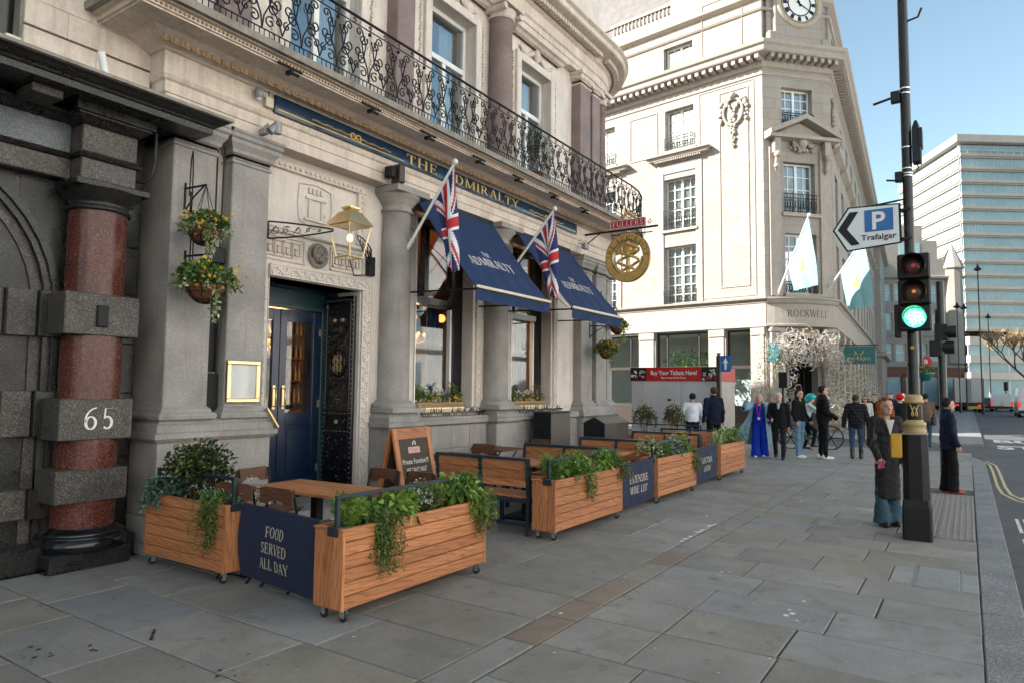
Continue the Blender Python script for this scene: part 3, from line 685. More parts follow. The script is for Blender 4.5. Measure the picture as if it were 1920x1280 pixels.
row(PB,3.45,5.19,3.88,[
 ('feathery fern at the left end of the nearest long planter',.12,lambda lv:(fern(lv,(0,0,-.03),.17,.24,80,r,0,44),fern(lv,(.03,.03,-.03),.16,.26,40,r,1,44)),['leaf_lime','leaf_mid'],'fern'),
 ('bright broad leaved plant left of middle in the nearest long planter',.36,lambda lv:(bush(lv,(0,0,.07),.19,360,.08,.045,r,0,(1.5,.85,.9),droop=.4),bush(lv,(.0,0,.07),.18,150,.08,.046,r,1,(1.3,.75,.85),droop=.4)),['leaf_lime','leaf_mid'],'leafy_plant'),
 ('white flowered filler plant in the middle of the nearest long planter',.55,lambda lv:(bush(lv,(0,.04,.10),.16,240,.028,.018,r,0),bush(lv,(0,.04,.13),.16,220,.018,.015,r,1)),['leaf_mid','petal_white'],'filler_plant'),
 ('feathery fern right of middle in the nearest long planter',.645,lambda lv:(fern(lv,(0,0,-.03),.16,.22,90,r,0,44),fern(lv,(0,0,-.03),.13,.24,36,r,1,44)),['leaf_olive','leaf_lime'],'fern'),
 ('bright broad leaved plant at the right end of the nearest long planter',.83,lambda lv:(bush(lv,(0,0,.10),.21,400,.08,.045,r,0,(1.3,.85,1.),droop=.4),bush(lv,(.03,0,.09),.2,150,.085,.047,r,1,(1.2,.75,1),droop=.4)),['leaf_lime','leaf_mid'],'leafy_plant'),
 ('spiky young shoots standing in the nearest long planter',.30,lambda lv:blades(lv,(0,.08,0),.06,.26,16,.022,r,0,.25),['leaf_lime'],'shoots'),
 ('arching fern over the right corner of the nearest long planter',.95,lambda lv:fern(lv,(0,0,.05),.16,.22,34,r,0),['leaf_olive'],'fern')])
plant('trailing plant hanging down the front of the nearest long planter',(3.86,3.75,zt+.04),None,lambda lv:(trail(lv,(0,.03,.04),(0,-.075,0),.50,56,r,0,.06,60,.022),trail(lv,(0,.03,.04),(0,-.07,0),.36,26,r,1,.06,50,.026)),['leaf_olive','leaf_mid'],'trailing_plant')
plant('trailing plant hanging at the right end of the nearest long planter',(5.06,3.75,zt+.04),None,lambda lv:(trail(lv,(0,.03,.05),(.03,-.075,0),.40,52,r,0,.06,56,.022),trail(lv,(0,.03,.05),(0,-.07,0),.25,24,r,1,.06,48,.026)),['leaf_olive','leaf_lime'],'trailing_plant')
row(PC,6.66,8.44,4.0,[
 ('feathery fern at the left end of the planter behind the bench',.12,lambda lv:(fern(lv,(0,0,-.03),.2,.26,80,r,0,44),fern(lv,(0,0,-.03),.27,.34,24,r,1,44)),['leaf_mid','leaf_lime'],'fern'),
 ('bright leafy plant left of middle in the planter behind the bench',.36,lambda lv:(bush(lv,(0,0,.10),.20,330,.07,.044,r,0,(1.3,.85,1.05),droop=.4),bush(lv,(0,0,.1),.22,150,.075,.042,r,1)),['leaf_lime','leaf_mid'],'leafy_plant'),
 ('spiky bladed plant in the middle of the planter behind the bench',.58,lambda lv:(blades(lv,(0,0,0),.1,.26,46,.018,r,0,.7),bush(lv,(0,0,.06),.16,110,.06,.035,r,1)),['leaf_variegated','leaf_lime'],'spiky_plant'),
 ('bright leafy plant right of middle in the planter behind the bench',.74,lambda lv:(bush(lv,(0,0,.11),.20,320,.068,.042,r,0,(1.1,.85,1.15),droop=.4),),['leaf_lime'],'leafy_plant'),
 ('arching fern at the right end of the planter behind the bench',.91,lambda lv:fern(lv,(0,0,-.02),.26,.27,90,r,0,44),['leaf_mid'],'fern')])
plant('trailing plant on the front of the planter behind the bench',(7.43,3.86,zt+.04),None,lambda lv:(trail(lv,(0,.03,.04),(0,-.07,0),.40,30,r,0,.06,40,.026),),['leaf_mid'],'trailing_plant')
plant('trailing plant at the right corner of the planter behind the bench',(8.38,3.86,zt+.04),None,lambda lv:trail(lv,(0,.03,.05),(.03,-.07,0),.22,22,r,0,.06,36,.03),['leaf_olive'],'trailing_plant')
row(PD,9.77,11.49,4.03,[
 ('variegated pale plant at the left end of the planter after the wine banner',.08,lambda lv:bush(lv,(0,.05,.16),.2,240,.05,.036,r,0),['leaf_variegated'],'leafy_plant'),
 ('dark feathery plant left of middle in the planter after the wine banner',.28,lambda lv:(fern(lv,(0,0,-.03),.2,.24,48,r,0),bush(lv,(0,0,.1),.17,160,.045,.03,r,0)),['leaf_mid'],'fern'),
 ('white flowered blue green plant in the middle of the planter after the wine banner',.52,lambda lv:(bush(lv,(0,-.02,.1),.22,300,.05,.034,r,0),bush(lv,(.05,0,.14),.2,120,.026,.022,r,1)),['leaf_blue','petal_white'],'filler_plant'),
 ('yellow green leafy plant in the planter after the wine banner',.72,lambda lv:bush(lv,(0,0,.15),.2,230,.06,.04,r,0),['leaf_lime'],'leafy_plant'),
 ('bladed plant at the right end of the planter after the wine banner',.88,lambda lv:(blades(lv,(0,0,0),.09,.30,36,.02,r,0,.4),trail(lv,(.08,-.13,.05),(.0,-.07,0),.45,20,r,0,.05,36,.03)),['leaf_olive'],'spiky_plant')])
row(PE,13.02,14.68,4.07,[
 ('upright bladed plant at the left end of the farthest front planter',.15,lambda lv:blades(lv,(0,0,0),.13,.32,70,.026,r,0,.25),['leaf_variegated'],'spiky_plant'),
 ('yellow green plant in the middle of the farthest front planter',.45,lambda lv:bush(lv,(0,0,.12),.22,240,.06,.04,r,0),['leaf_lime'],'leafy_plant'),
 ('dark leafy plant with small white flowers at the right end of the farthest front planter',.78,lambda lv:(bush(lv,(0,0,.18),.28,420,.055,.034,r,0),blades(lv,(0,0,0),.15,.36,24,.02,r,0,.3),bush(lv,(-.15,0,.3),.14,40,.022,.02,r,1)),['leaf_mid','petal_white'],'leafy_plant')])
for i,(y,lb) in enumerate(((6.15,'left of the two white flowering shrubs in the far planter'),(5.45,'right of the two white flowering shrubs in the far planter'))):
    t=plant(lb,(14.72,y,zt),'flowering shrubs in the far planter',lambda lv:(bush(lv,(0,0,.42),.30,760,.055,.036,r,0,(1,.8,1.05),clumps=12),bush(lv,(0,0,.48),.31,200,.05,.034,r,2,(1,.8,1),clumps=12),bush(lv,(0,0,.56),.30,60,.03,.028,r,1,(1,.8,.9),clumps=10)),['leaf_shrub','petal_white','leaf_olive'],'flowering_shrub')
    m=MB()
    for k in range(5): m.tube([((k-2)*.03,0,-.04),((k-2)*.07,R_.uniform(-.08,.08),.35)],[.01,.005],5)
    m.build('stem',M['teak_z'],t)
plant('low blue green plant under the shrubs of the far planter',(14.7,5.8,zt),None,lambda lv:bush(lv,(0,0,.06),.3,300,.06,.04,r,0,(.5,2.3,.45),clumps=14),['leaf_blue'],'filler_plant')
# ================================================================ CORNER PUB
pub=thing('pub_building','ornate stone corner pub with granite columns, navy awnings and an iron balcony','building',(9,6.95,0))
def part(mb,name,mt,par=None,**k): return mb.build(name,M[mt] if isinstance(mt,str) else mt,par or pub,w=True,**k)
AC=(13.9,9.1); AR=2.15
def ppath(x0=3.85,ret=8.0,n=14,end=26.,rr=None):
    P=[]
    if ret: P+=[(x0,ret,-1,0),(x0,6.95,-1,-1)]
    else: P+=[(x0,6.95,0,-1)]
    for i in range(n+1):
        a=rad(-90+90*i/n); P.append((AC[0]+AR*math.cos(a),AC[1]+AR*math.sin(a),math.cos(a),math.sin(a)))
    P.append((AC[0]+AR,end,1,0)); return P
def rloop(x0,x1,y0,y1): return [(x0,y1,-1,1),(x0,y0,-1,-1),(x1,y0,1,-1),(x1,y1,1,1)]
# ---- plinths and ledge
def pl(x0,x1,y0=6.80,y1=7.5,nm='plinth'):
    m=MB(); m.box(x0,x1,y0,y1,0,.36,.008); part(m,nm,'granite_grey')
    m=MB(); m.box(x0+.03,x1-.03,y0+.03,y1,.364,1.105,.008); part(m,nm,'granite_grey')
    m=MB(); m.sweep([(.03,1.10),(.05,1.10),(.09,1.14),(.09,1.19),(.05,1.205),(.05,1.27),(.02,1.29),(.0,1.33),(-.12,1.33)],rloop(x0+.06,x1-.06,y0+.06,y1)); m.box(x0+.06,x1-.06,y0+.06,y1,1.11,1.328); part(m,'ledge_moulding','granite_grey')
pl(3.76,5.16,6.78,7.62); pl(6.93,7.62,6.64,7.1); pl(9.53,10.22,6.64,7.1); pl(12.80,14.45,6.72,7.4)
m=MB(); m.box(3.72,3.80,6.76,7.62,0,.10); part(m,'plinth','granite_grey')
for x0,x1 in((7.62,9.53),(10.22,12.80)):
    n=4 if x1-x0<2 else 5; d=(x1-x0)/n
    for i in range(n):
        for z0,z1 in((.0,.36),(.364,.735),(.739,1.10)):
            m=MB(); m.box(x0+i*d+.003,x0+(i+1)*d-.003,6.86+R_.uniform(0,.004),7.3,z0,z1,.005); part(m,'ashlar_block','granite_grey')
    m=MB(); m.sweep([(.0,1.10),(.06,1.13),(.06,1.19),(.03,1.21),(.03,1.24),(-.3,1.27)],[(x0,6.86,0,-1),(x1,6.86,0,-1)]); part(m,'ledge_moulding','granite_grey')
    m=MB(); m.box(x0+.2,x1-.1,6.98,7.3,1.24,1.36,.01); part(m,'sill','limestone')
# ---- walls between the piers
wl=[(4.30,5.20,0,4.6),(5.20,6.72,3.02,4.6),(6.72,7.85,0,4.6),(7.85,9.35,4.42,4.6),(9.35,10.50,0,4.6),(10.5,12.0,4.42,4.6),(12.0,13.9,0,4.6)]
for x0,x1,z0,z1 in wl:
    m=MB(); m.box(x0,x1,7.05,7.5,z0,z1); part(m,'wall','limestone_pale')
m=MB(); m.sweep([(-.1,0),(-.1,4.6)],ppath(13.9,None)[0:]); part(m,'corner_wall','granite_grey')
m=MB(); m.sweep([(0.02,0),(.02,1.1),(.08,1.14),(.08,1.2),(0,1.33),(-.1,1.33)],ppath(13.9,None)); part(m,'corner_plinth','granite_grey')
# ---- piers
def pier(x0,x1,y0,y1,z1=4.57,mt='granite_grey',nm='pier'):
    m=MB(); m.box(x0,x1,y0,y1,1.33,4.27,.012); p=part(m,nm,mt)
    m=MB(); m.sweep([(0,4.20),(.018,4.21),(.018,4.235),(0,4.25),(0,4.30),(.03,4.32),(.035,4.36),(.075,4.42),(.08,4.46),(.105,4.48),(.105,4.52),(.12,4.535),(.12,4.565),(0,4.568)],rloop(x0,x1,y0,y1)); m.box(x0,x1,y0,y1,4.272,4.56); part(m,'capital',mt,p)
    m=MB(); m.sweep([(.07,1.332),(.075,1.37),(.06,1.395),(.035,1.40),(.03,1.43),(0,1.46)],rloop(x0,x1,y0,y1)); part(m,'base_moulding',mt,p); return p
pier(3.85,4.34,6.85,7.62); pier(4.54,5.03,6.85,7.2); pier(12.95,13.45,6.85,7.35); pier(13.65,14.16,6.85,7.4); pier(14.36,14.62,6.93,7.5)
def column(x,y,r):
    m=MB(); prof=[(r+.012,1.50)]+[(r-(.028*((k/10)**1.6)),1.50+2.72*k/10) for k in range(11)]+[(r-.02,4.225)]; m.lathe(prof,(x,y,0),40); c=part(m,'column_shaft','granite_grey')
    m=MB(); m.box(x-r-.10,x+r+.10,y-r-.10,y+r+.10,1.332,1.40,.006); m.lathe([(r+.09,1.40),(r+.105,1.43),(r+.09,1.46),(r+.05,1.475),(r+.03,1.50),(r,1.505)],(x,y,0),36); part(m,'column_base','granite_grey',c)
    m=MB(); q=r-.028; m.lathe([(q,4.22),(q+.03,4.225),(q+.035,4.25),(q+.015,4.265),(q+.012,4.33),(q+.04,4.345),(q+.045,4.36),(q+.1,4.42),(q+.13,4.45),(q+.13,4.47)],(x,y,0),36); m.box(x-r-.11,x+r+.11,y-r-.11,y+r+.11,4.47,4.565,.006); part(m,'column_capital','granite_grey',c); return c
column(7.30,6.94,.235); column(9.88,6.94,.235)
# ---- entablature
ent=[(-.2,4.57),(.15,4.57),(.15,4.70),(.165,4.705),(.165,4.82),(.19,4.84),(.21,4.88),(.21,4.895),(.20,4.90),(.20,5.115),(.23,5.12),(.25,5.135),(.42,5.20),(.46,5.215),(.72,5.215),(.72,5.232),(.745,5.235),(.745,5.285),(.80,5.29),(.80,5.30)]
m=MB(); m.sweep(ent,ppath()); part(m,'entablature','limestone')
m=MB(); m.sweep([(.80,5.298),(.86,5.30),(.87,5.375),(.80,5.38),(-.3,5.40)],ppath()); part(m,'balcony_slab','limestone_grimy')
eg=MB(); bd=MB(); dt=MB()
def along(step,d,fn,x0=3.85,x1=13.9):
    n=int((x1-x0+2*d*0)/step)
    for i in range(n): fn(x0-d+.06+i*step,6.95-d,0.)
    L=AR+d; k=int(L*math.pi/2/step)
    for i in range(k):
        a=rad(-90+90*(i+.5)/k); fn(AC[0]+L*math.cos(a),AC[1]+L*math.sin(a),a+math.pi/2)
def egg(x,y,a):
    eg.M=Matrix.Translation((x,y,5.172))@Matrix.Rotation(a,4,'Z'); eg.ball((0,0,0),.036,7,(.95,.8,1.25)); eg.box(.055,.068,-.022,.012,-.045,.05)
    c=[(.046*math.cos(t*math.pi/5),-.012,-.05+.0+.05*0+(.052*math.sin(t*math.pi/5)*-1)) for t in range(6)]; eg.tube([(p[0],p[1],p[2]+.055) for p in c],.008,4,False)
along(.115,.36,egg); eg.M=None; part(eg,'egg_and_dart_moulding','gilt_stone',kind='stuff')
along(.046,.75,lambda x,y,a: bd.ball((x,y,5.262),.017,5)); part(bd,'bead_moulding','gilt_stone',kind='stuff')
# ---- balcony railing: scrolled iron panels
def spiral(cx,cz,r,a0,turn,n=13,y=0.):
    P=[]
    for i in range(n+1):
        k=i/n; a=rad(a0+turn*k); q=r*(1-.8*k); P.append((cx+q*math.cos(a),y,cz+q*math.sin(a)))
    return P
pw=.52
g=MB(); tb=lambda P,r=.009: g.tube(P,r,4,False)
for sx in(1,-1):
    f=lambda P:[(pw/2+sx*(p[0]-pw/2),p[1],p[2]) for p in P]
    tb(f([(pw/2,0,.10),(pw/2-.02,0,.25),(pw/2-.10,0,.42),(pw/2-.13,0,.56),(pw/2-.08,0,.66)]))
    tb(f(spiral(pw/2-.105,.615,.075,20,-430))); tb(f(spiral(pw/2-.12,.36,.085,60,430))); tb(f(spiral(pw/2-.10,.20,.07,120,-420)))
    tb(f([(0.0,0,.12),(.05,0,.26),(.17,0,.40),(.2,0,.55),(.13,0,.72)])); tb(f(spiral(.085,.685,.06,0,420))); tb(f(spiral(.08,.44,.07,-30,-430))); tb(f(spiral(.055,.25,.05,90,400)))
    for k in range(4):
        x=.035+k*.065; tb(f([(x,0,.01),(x,0,.10)]),.006)
    for k in range(3): g._a(*[[tuple(p) for p in f([(pw/2-.05,0.,.5+k*.05),(pw/2-.02-.02*k,.004,.54+k*.05),(pw/2-.005,0,.60+k*.04),(pw/2-.03,-.004,.55+k*.05)])],[(0,1,2,3)]])
g.ball((pw/2,0,.72),.026,6); tb(spiral(pw/2,.81,.034,-90,360,8),.007)
tb(spiral(.0,.81,.034,-90,360,8),.007)
for z in(.10,.765): tb([(0,0,z),(pw,0,z)],.008)
g.box(0,pw,-.018,.018,.855,.872); g.box(0,pw,-.012,.012,.0,.012)
railmesh=None
def railpanel(x,y,a):
    global railmesh
    if railmesh is None:
        railmesh=g.build('railing_panel',M['black_iron'],pub)
        o=railmesh
    else: o=inst(railmesh,pub)
    o.location=(x-9,y-6.95,5.39); o.rotation_euler=(0,0,a); return o
x=3.07+.02
RD=.80
for i in range(21): railpanel(3.05+i*pw,6.95-RD,0.)
L=AR+RD; k=9
for i in range(k):
    a=-math.pi/2+math.pi/2*i/k; b=a+math.pi/2/k; railpanel(13.97+L*math.cos(a),AC[1]+L*math.sin(a),(a+b)/2+math.pi/2)
for i in range(2): railpanel(3.05,7.18-i*pw,-math.pi/2) if False else railpanel(3.05,6.95-RD+ (i+1)*pw,-math.pi/2)
# ---- upper storey
for x0,x1 in((3.85,5.45),(6.65,8.20),(9.40,10.88),(12.02,13.9)):
    m=MB(); m.box(x0,x1,7.15,7.55,5.39,8.95); part(m,'upper_wall','limestone_pale')
for x0,x1 in((5.45,6.65),(8.2,9.4),(10.88,12.02)):
    m=MB(); m.box(x0,x1,7.15,7.55,8.13,8.95); part(m,'upper_wall','limestone_pale')
m=MB(); m.sweep([(-.2,5.39),(-.2,8.95)],ppath(13.9,None)); part(m,'upper_corner_wall','limestone_pale')
m=MB(); m.box(3.85,3.9,7.15,9,5.39,14); m.sweep([(-.2,8.9),(-.2,14.)],ppath(3.9,9.)); part(m,'attic_wall','limestone_pale')
upper=[(-.25,8.70),(-.02,8.70),(-.02,8.80),(.0,8.80),(.0,8.92),(.04,8.95),(.04,9.16),(.10,9.2),(.12,9.3),(.42,9.34),(.45,9.36),(.45,9.46),(.52,9.5),(.52,9.54),(-.2,9.58)]
m=MB(); m.sweep(upper,ppath()); part(m,'upper_cornice','limestone')
along(.105,.22,lambda x,y,a:(setattr(dt,'M',Matrix.Translation((x,y,9.26))@Matrix.Rotation(a,4,'Z')),dt.box(-.034,.034,-.06,.06,-.05,.05)))
dt.M=None; part(dt,'dentil',  'limestone',kind='stuff')
along(.05,.015,lambda x,y,a: dt2.ball((x,y,8.935),.017,5)) if False else None
def pilaster(x0,x1,y0,y1,mt='granite_pink'):
    m=MB(); m.box(x0,x1,y0,y1,5.5,8.42,.012); p=part(m,'pilaster',mt)
    m=MB(); m.box(x0-.05,x1+.05,y0-.05,y1,5.39,5.50,.01); part(m,'pilaster_base','limestone',p)
    m=MB(); m.sweep([(0,8.40),(.02,8.41),(.02,8.44),(.0,8.46),(.0,8.50),(.06,8.56),(.07,8.62),(.10,8.63),(.10,8.69),(0,8.70)],rloop(x0,x1,y0,y1)); m.box(x0,x1,y0,y1,8.42,8.695)
    for x in(x0-.03,x1+.03): m.tube([(x,y0-.06,8.56),(x,y0+.06,8.56)],.062,10)
    m.ball(((x0+x1)/2,y0-.03,8.58),.05,7); part(m,'ionic_capital','limestone',p)
pilaster(4.42,4.80,6.97,7.2); pilaster(7.22,7.61,6.93,7.2); pilaster(13.0,13.48,6.92,7.4); pilaster(13.64,14.02,6.95,7.45)
for x,y in((9.99,6.98),(14.36,7.12)):
    m=MB(); r0=.235 if x<11 else .15; m.lathe([(r0+.03,5.5),(r0,5.56),(r0,6.5),(r0-.03,8.40),(r0,8.42)],(x,y,0),32); p=part(m,'upper_column','granite_pink')
    m=MB(); m.box(x-r0-.06,x+r0+.06,y-r0-.06,y+r0+.06,5.39,5.5,.01); m.lathe([(r0-.03,8.42),(r0+.02,8.44),(r0,8.5),(r0+.05,8.58)],(x,y,0),24)
    m.box(x-r0-.08,x+r0+.08,y-r0-.08,y+r0+.08,8.62,8.70)
    for s in(-1,1): m.tube([(x+s*(r0+.02),y-r0-.05,8.56),(x+s*(r0+.02),y+r0,8.56)],.06,10)
    part(m,'ionic_capital','limestone',p)
def upwin(x0,x1):
    cx=(x0+x1)/2
    m=MB()
    for q in((x0,x0+.07,7.34,7.42,5.4,8.13),(x1-.07,x1,7.34,7.42,5.4,8.13),(x0+.07,x1-.07,7.34,7.42,8.05,8.13),(x0+.07,x1-.07,7.33,7.43,7.24,7.33),(cx-.045,cx+.045,7.335,7.425,5.4,7.24),(x0+.07,x1-.07,7.34,7.42,5.4,5.5)): m.box(*q,.004)
    f=part(m,'window','white_paint')
    m=MB(); m.box(x0+.06,x1-.06,7.376,7.382,5.45,8.08); part(m,'pane','sky_pane',f)
    m=MB()
    for s,(a,b) in ((1,(x1-.42,x1-.05)),(-1,(x0+.05,x0+.14))):
        V=[];n=20
        for i in range(n+1):
            xx=a+(b-a)*i/n
            for z in(5.45,8.1): V.append((xx,7.62+.03*math.sin(i*1.9),z))
        m._a(V,[(2*i,2*i+2,2*i+3,2*i+1) for i in range(n)],True)
    part(m,'curtain','white_cloth',f)
    # stone architrave, carved strip and head
    m=MB()
    for a,b in((x0-.16,x0),(x1,x1+.16)): m.box(a,b,7.09,7.15,5.4,8.29,.01)
    m.box(x0,x1,7.09,7.15,8.13,8.29,.01); part(m,'architrave','limestone_pale')
    m=MB()
    for s in(-1,1):
        xx=cx+s*((x1-x0)/2+.24)
        for i in range(46): m.ball((xx+.014*math.sin(i*2.1),7.135,5.5+i*.06),.026,5,(1,.7,1.1))
    part(m,'carved_strip','limestone',kind='stuff')
    m=MB(); m.sweep([(0,8.54),(.06,8.56),(.10,8.60),(.16,8.62),(.16,8.66),(0,8.67)],rloop(x0-.28,x1+.28,7.08,7.2)); part(m,'window_hood','limestone')
    m=MB(); m.ball((cx,7.1,8.42),.15,10,(.8,.45,1.)); m.lathe([(.115,0),(.14,.02),(.115,.04)],(0,0,0),16,cap=False) if False else None
    for s in(-1,1):
        for i in range(15):
            t=i/14; m.ball((cx+s*(.14+.46*t),7.11,8.44-.10*math.sin(t*math.pi)-.05*t+R_.uniform(-.012,.012)),.055-.02*t,6,(1,.7,1))
    part(m,'carved_swag','limestone')
for a,b in((5.45,6.65),(8.2,9.4),(10.88,12.02)): upwin(a,b)
# dark rooms and the mass of the block behind
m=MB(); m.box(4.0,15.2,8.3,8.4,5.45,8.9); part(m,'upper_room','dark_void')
m=MB(); pts=[(3.95,8.6),(13.9,8.6),(15.4,10.2),(15.4,16),(3.95,16)]; m.prism(pts,(0,0,9.0),(1,0,0),(0,1,0),(0,0,9.5)); part(m,'roof_mass','limestone'); m=MB(); m.box(3.95,15.4,18.2,33,9.0,18.5); part(m,'rear_roof_mass','limestone')  # unseen roof masses, split by an added gap that lets sun reach the road
m=MB(); pts=[(3.95,13.6),(15.6,13.6),(15.6,33),(3.95,33)]; m.prism(pts,(0,0,0),(1,0,0),(0,1,0),(0,0,9.0)); part(m,'rear_wall','limestone')
# ---- entrance
def carved(x0,x1,z0,z1,y,step=.07):
    "vine scroll in relief on a strip"
    m=MB(); vert=(z1-z0)>(x1-x0); Ln=(z1-z0) if vert else (x1-x0); wd=(x1-x0) if vert else (z1-z0)
    P=lambda s,t:(x0+wd*(.5+t),y,z0+s) if vert else (x0+s,y,z0+wd*(.5+t))
    n=int(Ln/.03); m.tube([P(Ln*i/n,.26*math.sin(i*.03/step*1.6)) for i in range(n+1)],.010,4,False)
    k=int(Ln/step)
    for i in range(k):
        s=(i+.5)*step; sg=1 if i%2 else -1
        m.ball(P(s,.25*sg),.021,5,(1,.6,1)); m.ball(P(s+.02,-.20*sg),.014,5,(1,.6,1)); m.ball(P(s-.015,.05*sg),.012,4)
    for e in(-.47,.47): m.tube([P(0,e),P(Ln,e)],.008,4)
    part(m,'carved_strip','limestone_pale',kind='stuff')
    b=MB(); 
    b.box(x0,x1,y+.004,7.052,z0,z1); part(b,'architrave','limestone_pale')
carved(6.74,6.92,.25,3.19,7.02); carved(5.03,5.2,.25,3.0,7.02); carved(5.2,6.73,3.03,3.17,7.0)
carved(9.42,9.56,1.36,4.40,7.02,.06); carved(12.06,12.20,1.36,4.40,7.02,.06)
# moulded panel over the door
m=MB(); m.box(6.60,6.76,7.0,7.05,3.66,4.38,.01); m.box(5.1,6.76,7.0,7.05,4.38,4.48,.012); part(m,'panel_moulding','limestone')
m=MB()
for i in range(20): m.ball((5.12+i*.08,6.995,4.43),.026,5,(1,.7,1))
for i in range(9): m.ball((6.68,6.995,3.70+i*.08),.026,5,(1,.7,1))
part(m,'carved_strip','limestone',kind='stuff')
m=MB(); m.box(5.06,6.80,7.0,7.05,3.58,3.635,.008); m.tube([(5.05,7.0,3.64),(6.0,6.99,3.6),(6.8,6.99,3.6)],.012,4); part(m,'panel_moulding','limestone_pale')
# greek key frieze
def key(x0,x1):
    m=MB(); T=lambda a,b:m.box(min(a[0],b[0])-.007,max(a[0],b[0])+.007,7.028,7.05,min(a[1],b[1])-.007,max(a[1],b[1])+.007)
    zb,zt=3.27,3.50
    for a,b in(((x0,zb-.03),(x1,zb-.03)),((x0,zt+.03),(x1,zt+.03)),((x0,zb-.03),(x0,zt+.03)),((x1,zb-.03),(x1,zt+.03))): T(a,b)
    n=4; wd=(x1-x0-.08)/n
    for i in range(n):
        a=x0+.04+i*wd; P=[(0,0),(0,1),(.85,1),(.85,.22),(.32,.22),(.32,.62),(.58,.62)]; P=[(a+p*wd*.98,zb+.02+q*(zt-zb-.04)) for p,q in P]
        for p,q in zip(P,P[1:]): T(p,q)
        if i<n-1: T((a,zb+.02),(a+wd*.98,zb+.02))
    part(m,'greek_key','limestone')
key(5.10,5.72); key(6.16,6.74)
m=MB(); m.M=Matrix.Translation((5.94,7.035,3.385))@Matrix.Rotation(math.pi/2,4,'X'); m.lathe([(.165,0),(.165,.02),(.15,.035),(.135,.02),(.0,.02)],(0,0,0),28); m.M=None
m.ball((5.94,7.0,3.385),.10,12,(.85,.6,1.1)); m.ball((5.94,6.935,3.385),.022,6,(.8,1,1.4)); m.ball((5.94,6.955,3.33),.055,8,(1,.6,.9))
for s in(-1,1): m.ball((5.94+s*.034,6.945,3.415),.016,5); m.ball((5.94+s*.085,6.99,3.38),.035,6)
for i in range(9): m.ball((5.94+.1*math.cos(i*math.pi/8),6.98,3.41+.09*math.sin(i*math.pi/8)),.03,6)
part(m,'carved_medallion','limestone_grimy')
# shield in low relief
m=MB(); ol=[(-.26,.36),(0,.41),(.26,.34),(.28,0),(.24,-.28),(0,-.40),(-.25,-.30),(-.28,0),(-.26,.36)]
sm=[]
for i in range(len(ol)-1):
    for k in range(4): t=k/4; sm.append((5.88+ol[i][0]*(1-t)+ol[i+1][0]*t,7.04,4.02+.72*(ol[i][1]*(1-t)+ol[i+1][1]*t)))
m.tube(sm+[sm[0]],.012,5,False); m.box(5.76,5.79,7.02,7.05,3.86,4.1); m.box(5.97,6.0,7.02,7.05,3.86,4.1); m.box(5.7,6.06,7.02,7.05,3.82,3.855); m.box(5.72,6.05,7.02,7.05,4.105,4.135)
for i in range(4): m.box(5.76+i*.065,5.80+i*.065,7.02,7.05,4.18,4.26,.006)
m.ball((6.02,7.04,3.93),.03,6); part(m,'shield_relief','limestone_pale')
# door recess, frame, leaves
m=MB(); m.box(5.05,5.24,7.5,8.2,0,3.3); m.box(6.72,7.0,7.5,8.2,0,3.3); m.box(5.2,6.72,7.1,8.2,3.02,3.3); part(m,'porch_wall','teal_paint')
m=MB()
for q in((5.24,5.32,7.70,7.84,0,2.74),(6.62,6.72,7.70,7.84,0,2.74),(5.24,6.72,7.70,7.84,2.74,2.80),(5.24,6.72,7.76,7.84,2.80,3.02)): m.box(*q,.006)
part(m,'door_frame','teal_paint')
m=MB(); m.box(5.04,6.85,6.82,7.9,0,.16,.01); part(m,'doorstep','granite_grey')
for x0,x1,hx in((5.325,5.93,5.86),(5.94,6.615,6.01)):
    m=MB(); y0,y1=7.74,7.785; a=x0+.11;b=x1-.11
    for q in((x0,a,y0,y1,.17,2.73),(b,x1,y0,y1,.17,2.73),(a,b,y0,y1,2.57,2.73),(a,b,y0,y1,1.16,1.33),(a,b,y0,y1,.17,.45),(a,b,y0+.02,y1,.45,1.16)): m.box(*q,.004)
    m.box(a+.05,b-.05,y0+.006,y0+.02,.51,1.10,.01); d=part(m,'door','navy_paint')
    m=MB(); m.box(a,b,7.762,7.766,1.33,2.57); part(m,'pane','pane_glass',d)
    m=MB(); m.tube([(hx,7.74,1.42),(hx,7.69,1.42),(hx,7.69,1.66),(hx,7.74,1.66)],.012,8); m.box(hx-.02,hx+.02,7.732,7.74,1.38,1.70); part(m,'handle','brass',d)
    m=MB()
    for z in(.5,1.4,2.4): m.box(x1-.012,x1+.014,7.728,7.745,z,z+.1)
    if x0>5.9: part(m,'hinge','brass_pale',d)
# folded ornate iron gate on the right reveal (plane x = 6.69)
m=MB(); m.box(6.665,6.715,7.10,7.70,.18,2.96,.01)
for z0,z1 in((.25,1.02),(1.12,1.28),(1.36,2.86)):
    for a,b in(((7.16,z0),(7.16,z1)),((7.64,z0),(7.64,z1)),((7.16,z0),(7.64,z0)),((7.16,z1),(7.64,z1))): m.tube([(6.66,a[0],a[1]),(6.66,b[0],b[1])],.012,5)
    for _ in range(int(46*(z1-z0))):
        cy,cz=R_.uniform(7.2,7.6),R_.uniform(z0+.06,z1-.06); rr=R_.uniform(.02,.045); q0=R_.uniform(0,360)
        m.tube([(6.655,p[0],p[2]) for p in spiral(cy,cz,rr,q0,R_.choice([300,-300]),7)],.006,4,False); 
        if _%3==0: m.ball((6.66,cy+.03,cz),.014,5)
gate=part(m,'iron_gate','black_gloss')
m=MB()
for k in range(40): 
    for y in(7.125,7.675): m.ball((6.662,y,.24+k*.068),.0085,5)
for k in range(8):
    for z in(1.07,1.32,2.9): m.ball((6.662,7.17+k*.066,z),.008,5)
for _ in range(60): m.ball((6.656,R_.uniform(7.2,7.6),R_.uniform(.3,2.8)),.007,4)
part(m,'stud','chrome',gate,kind='stuff')
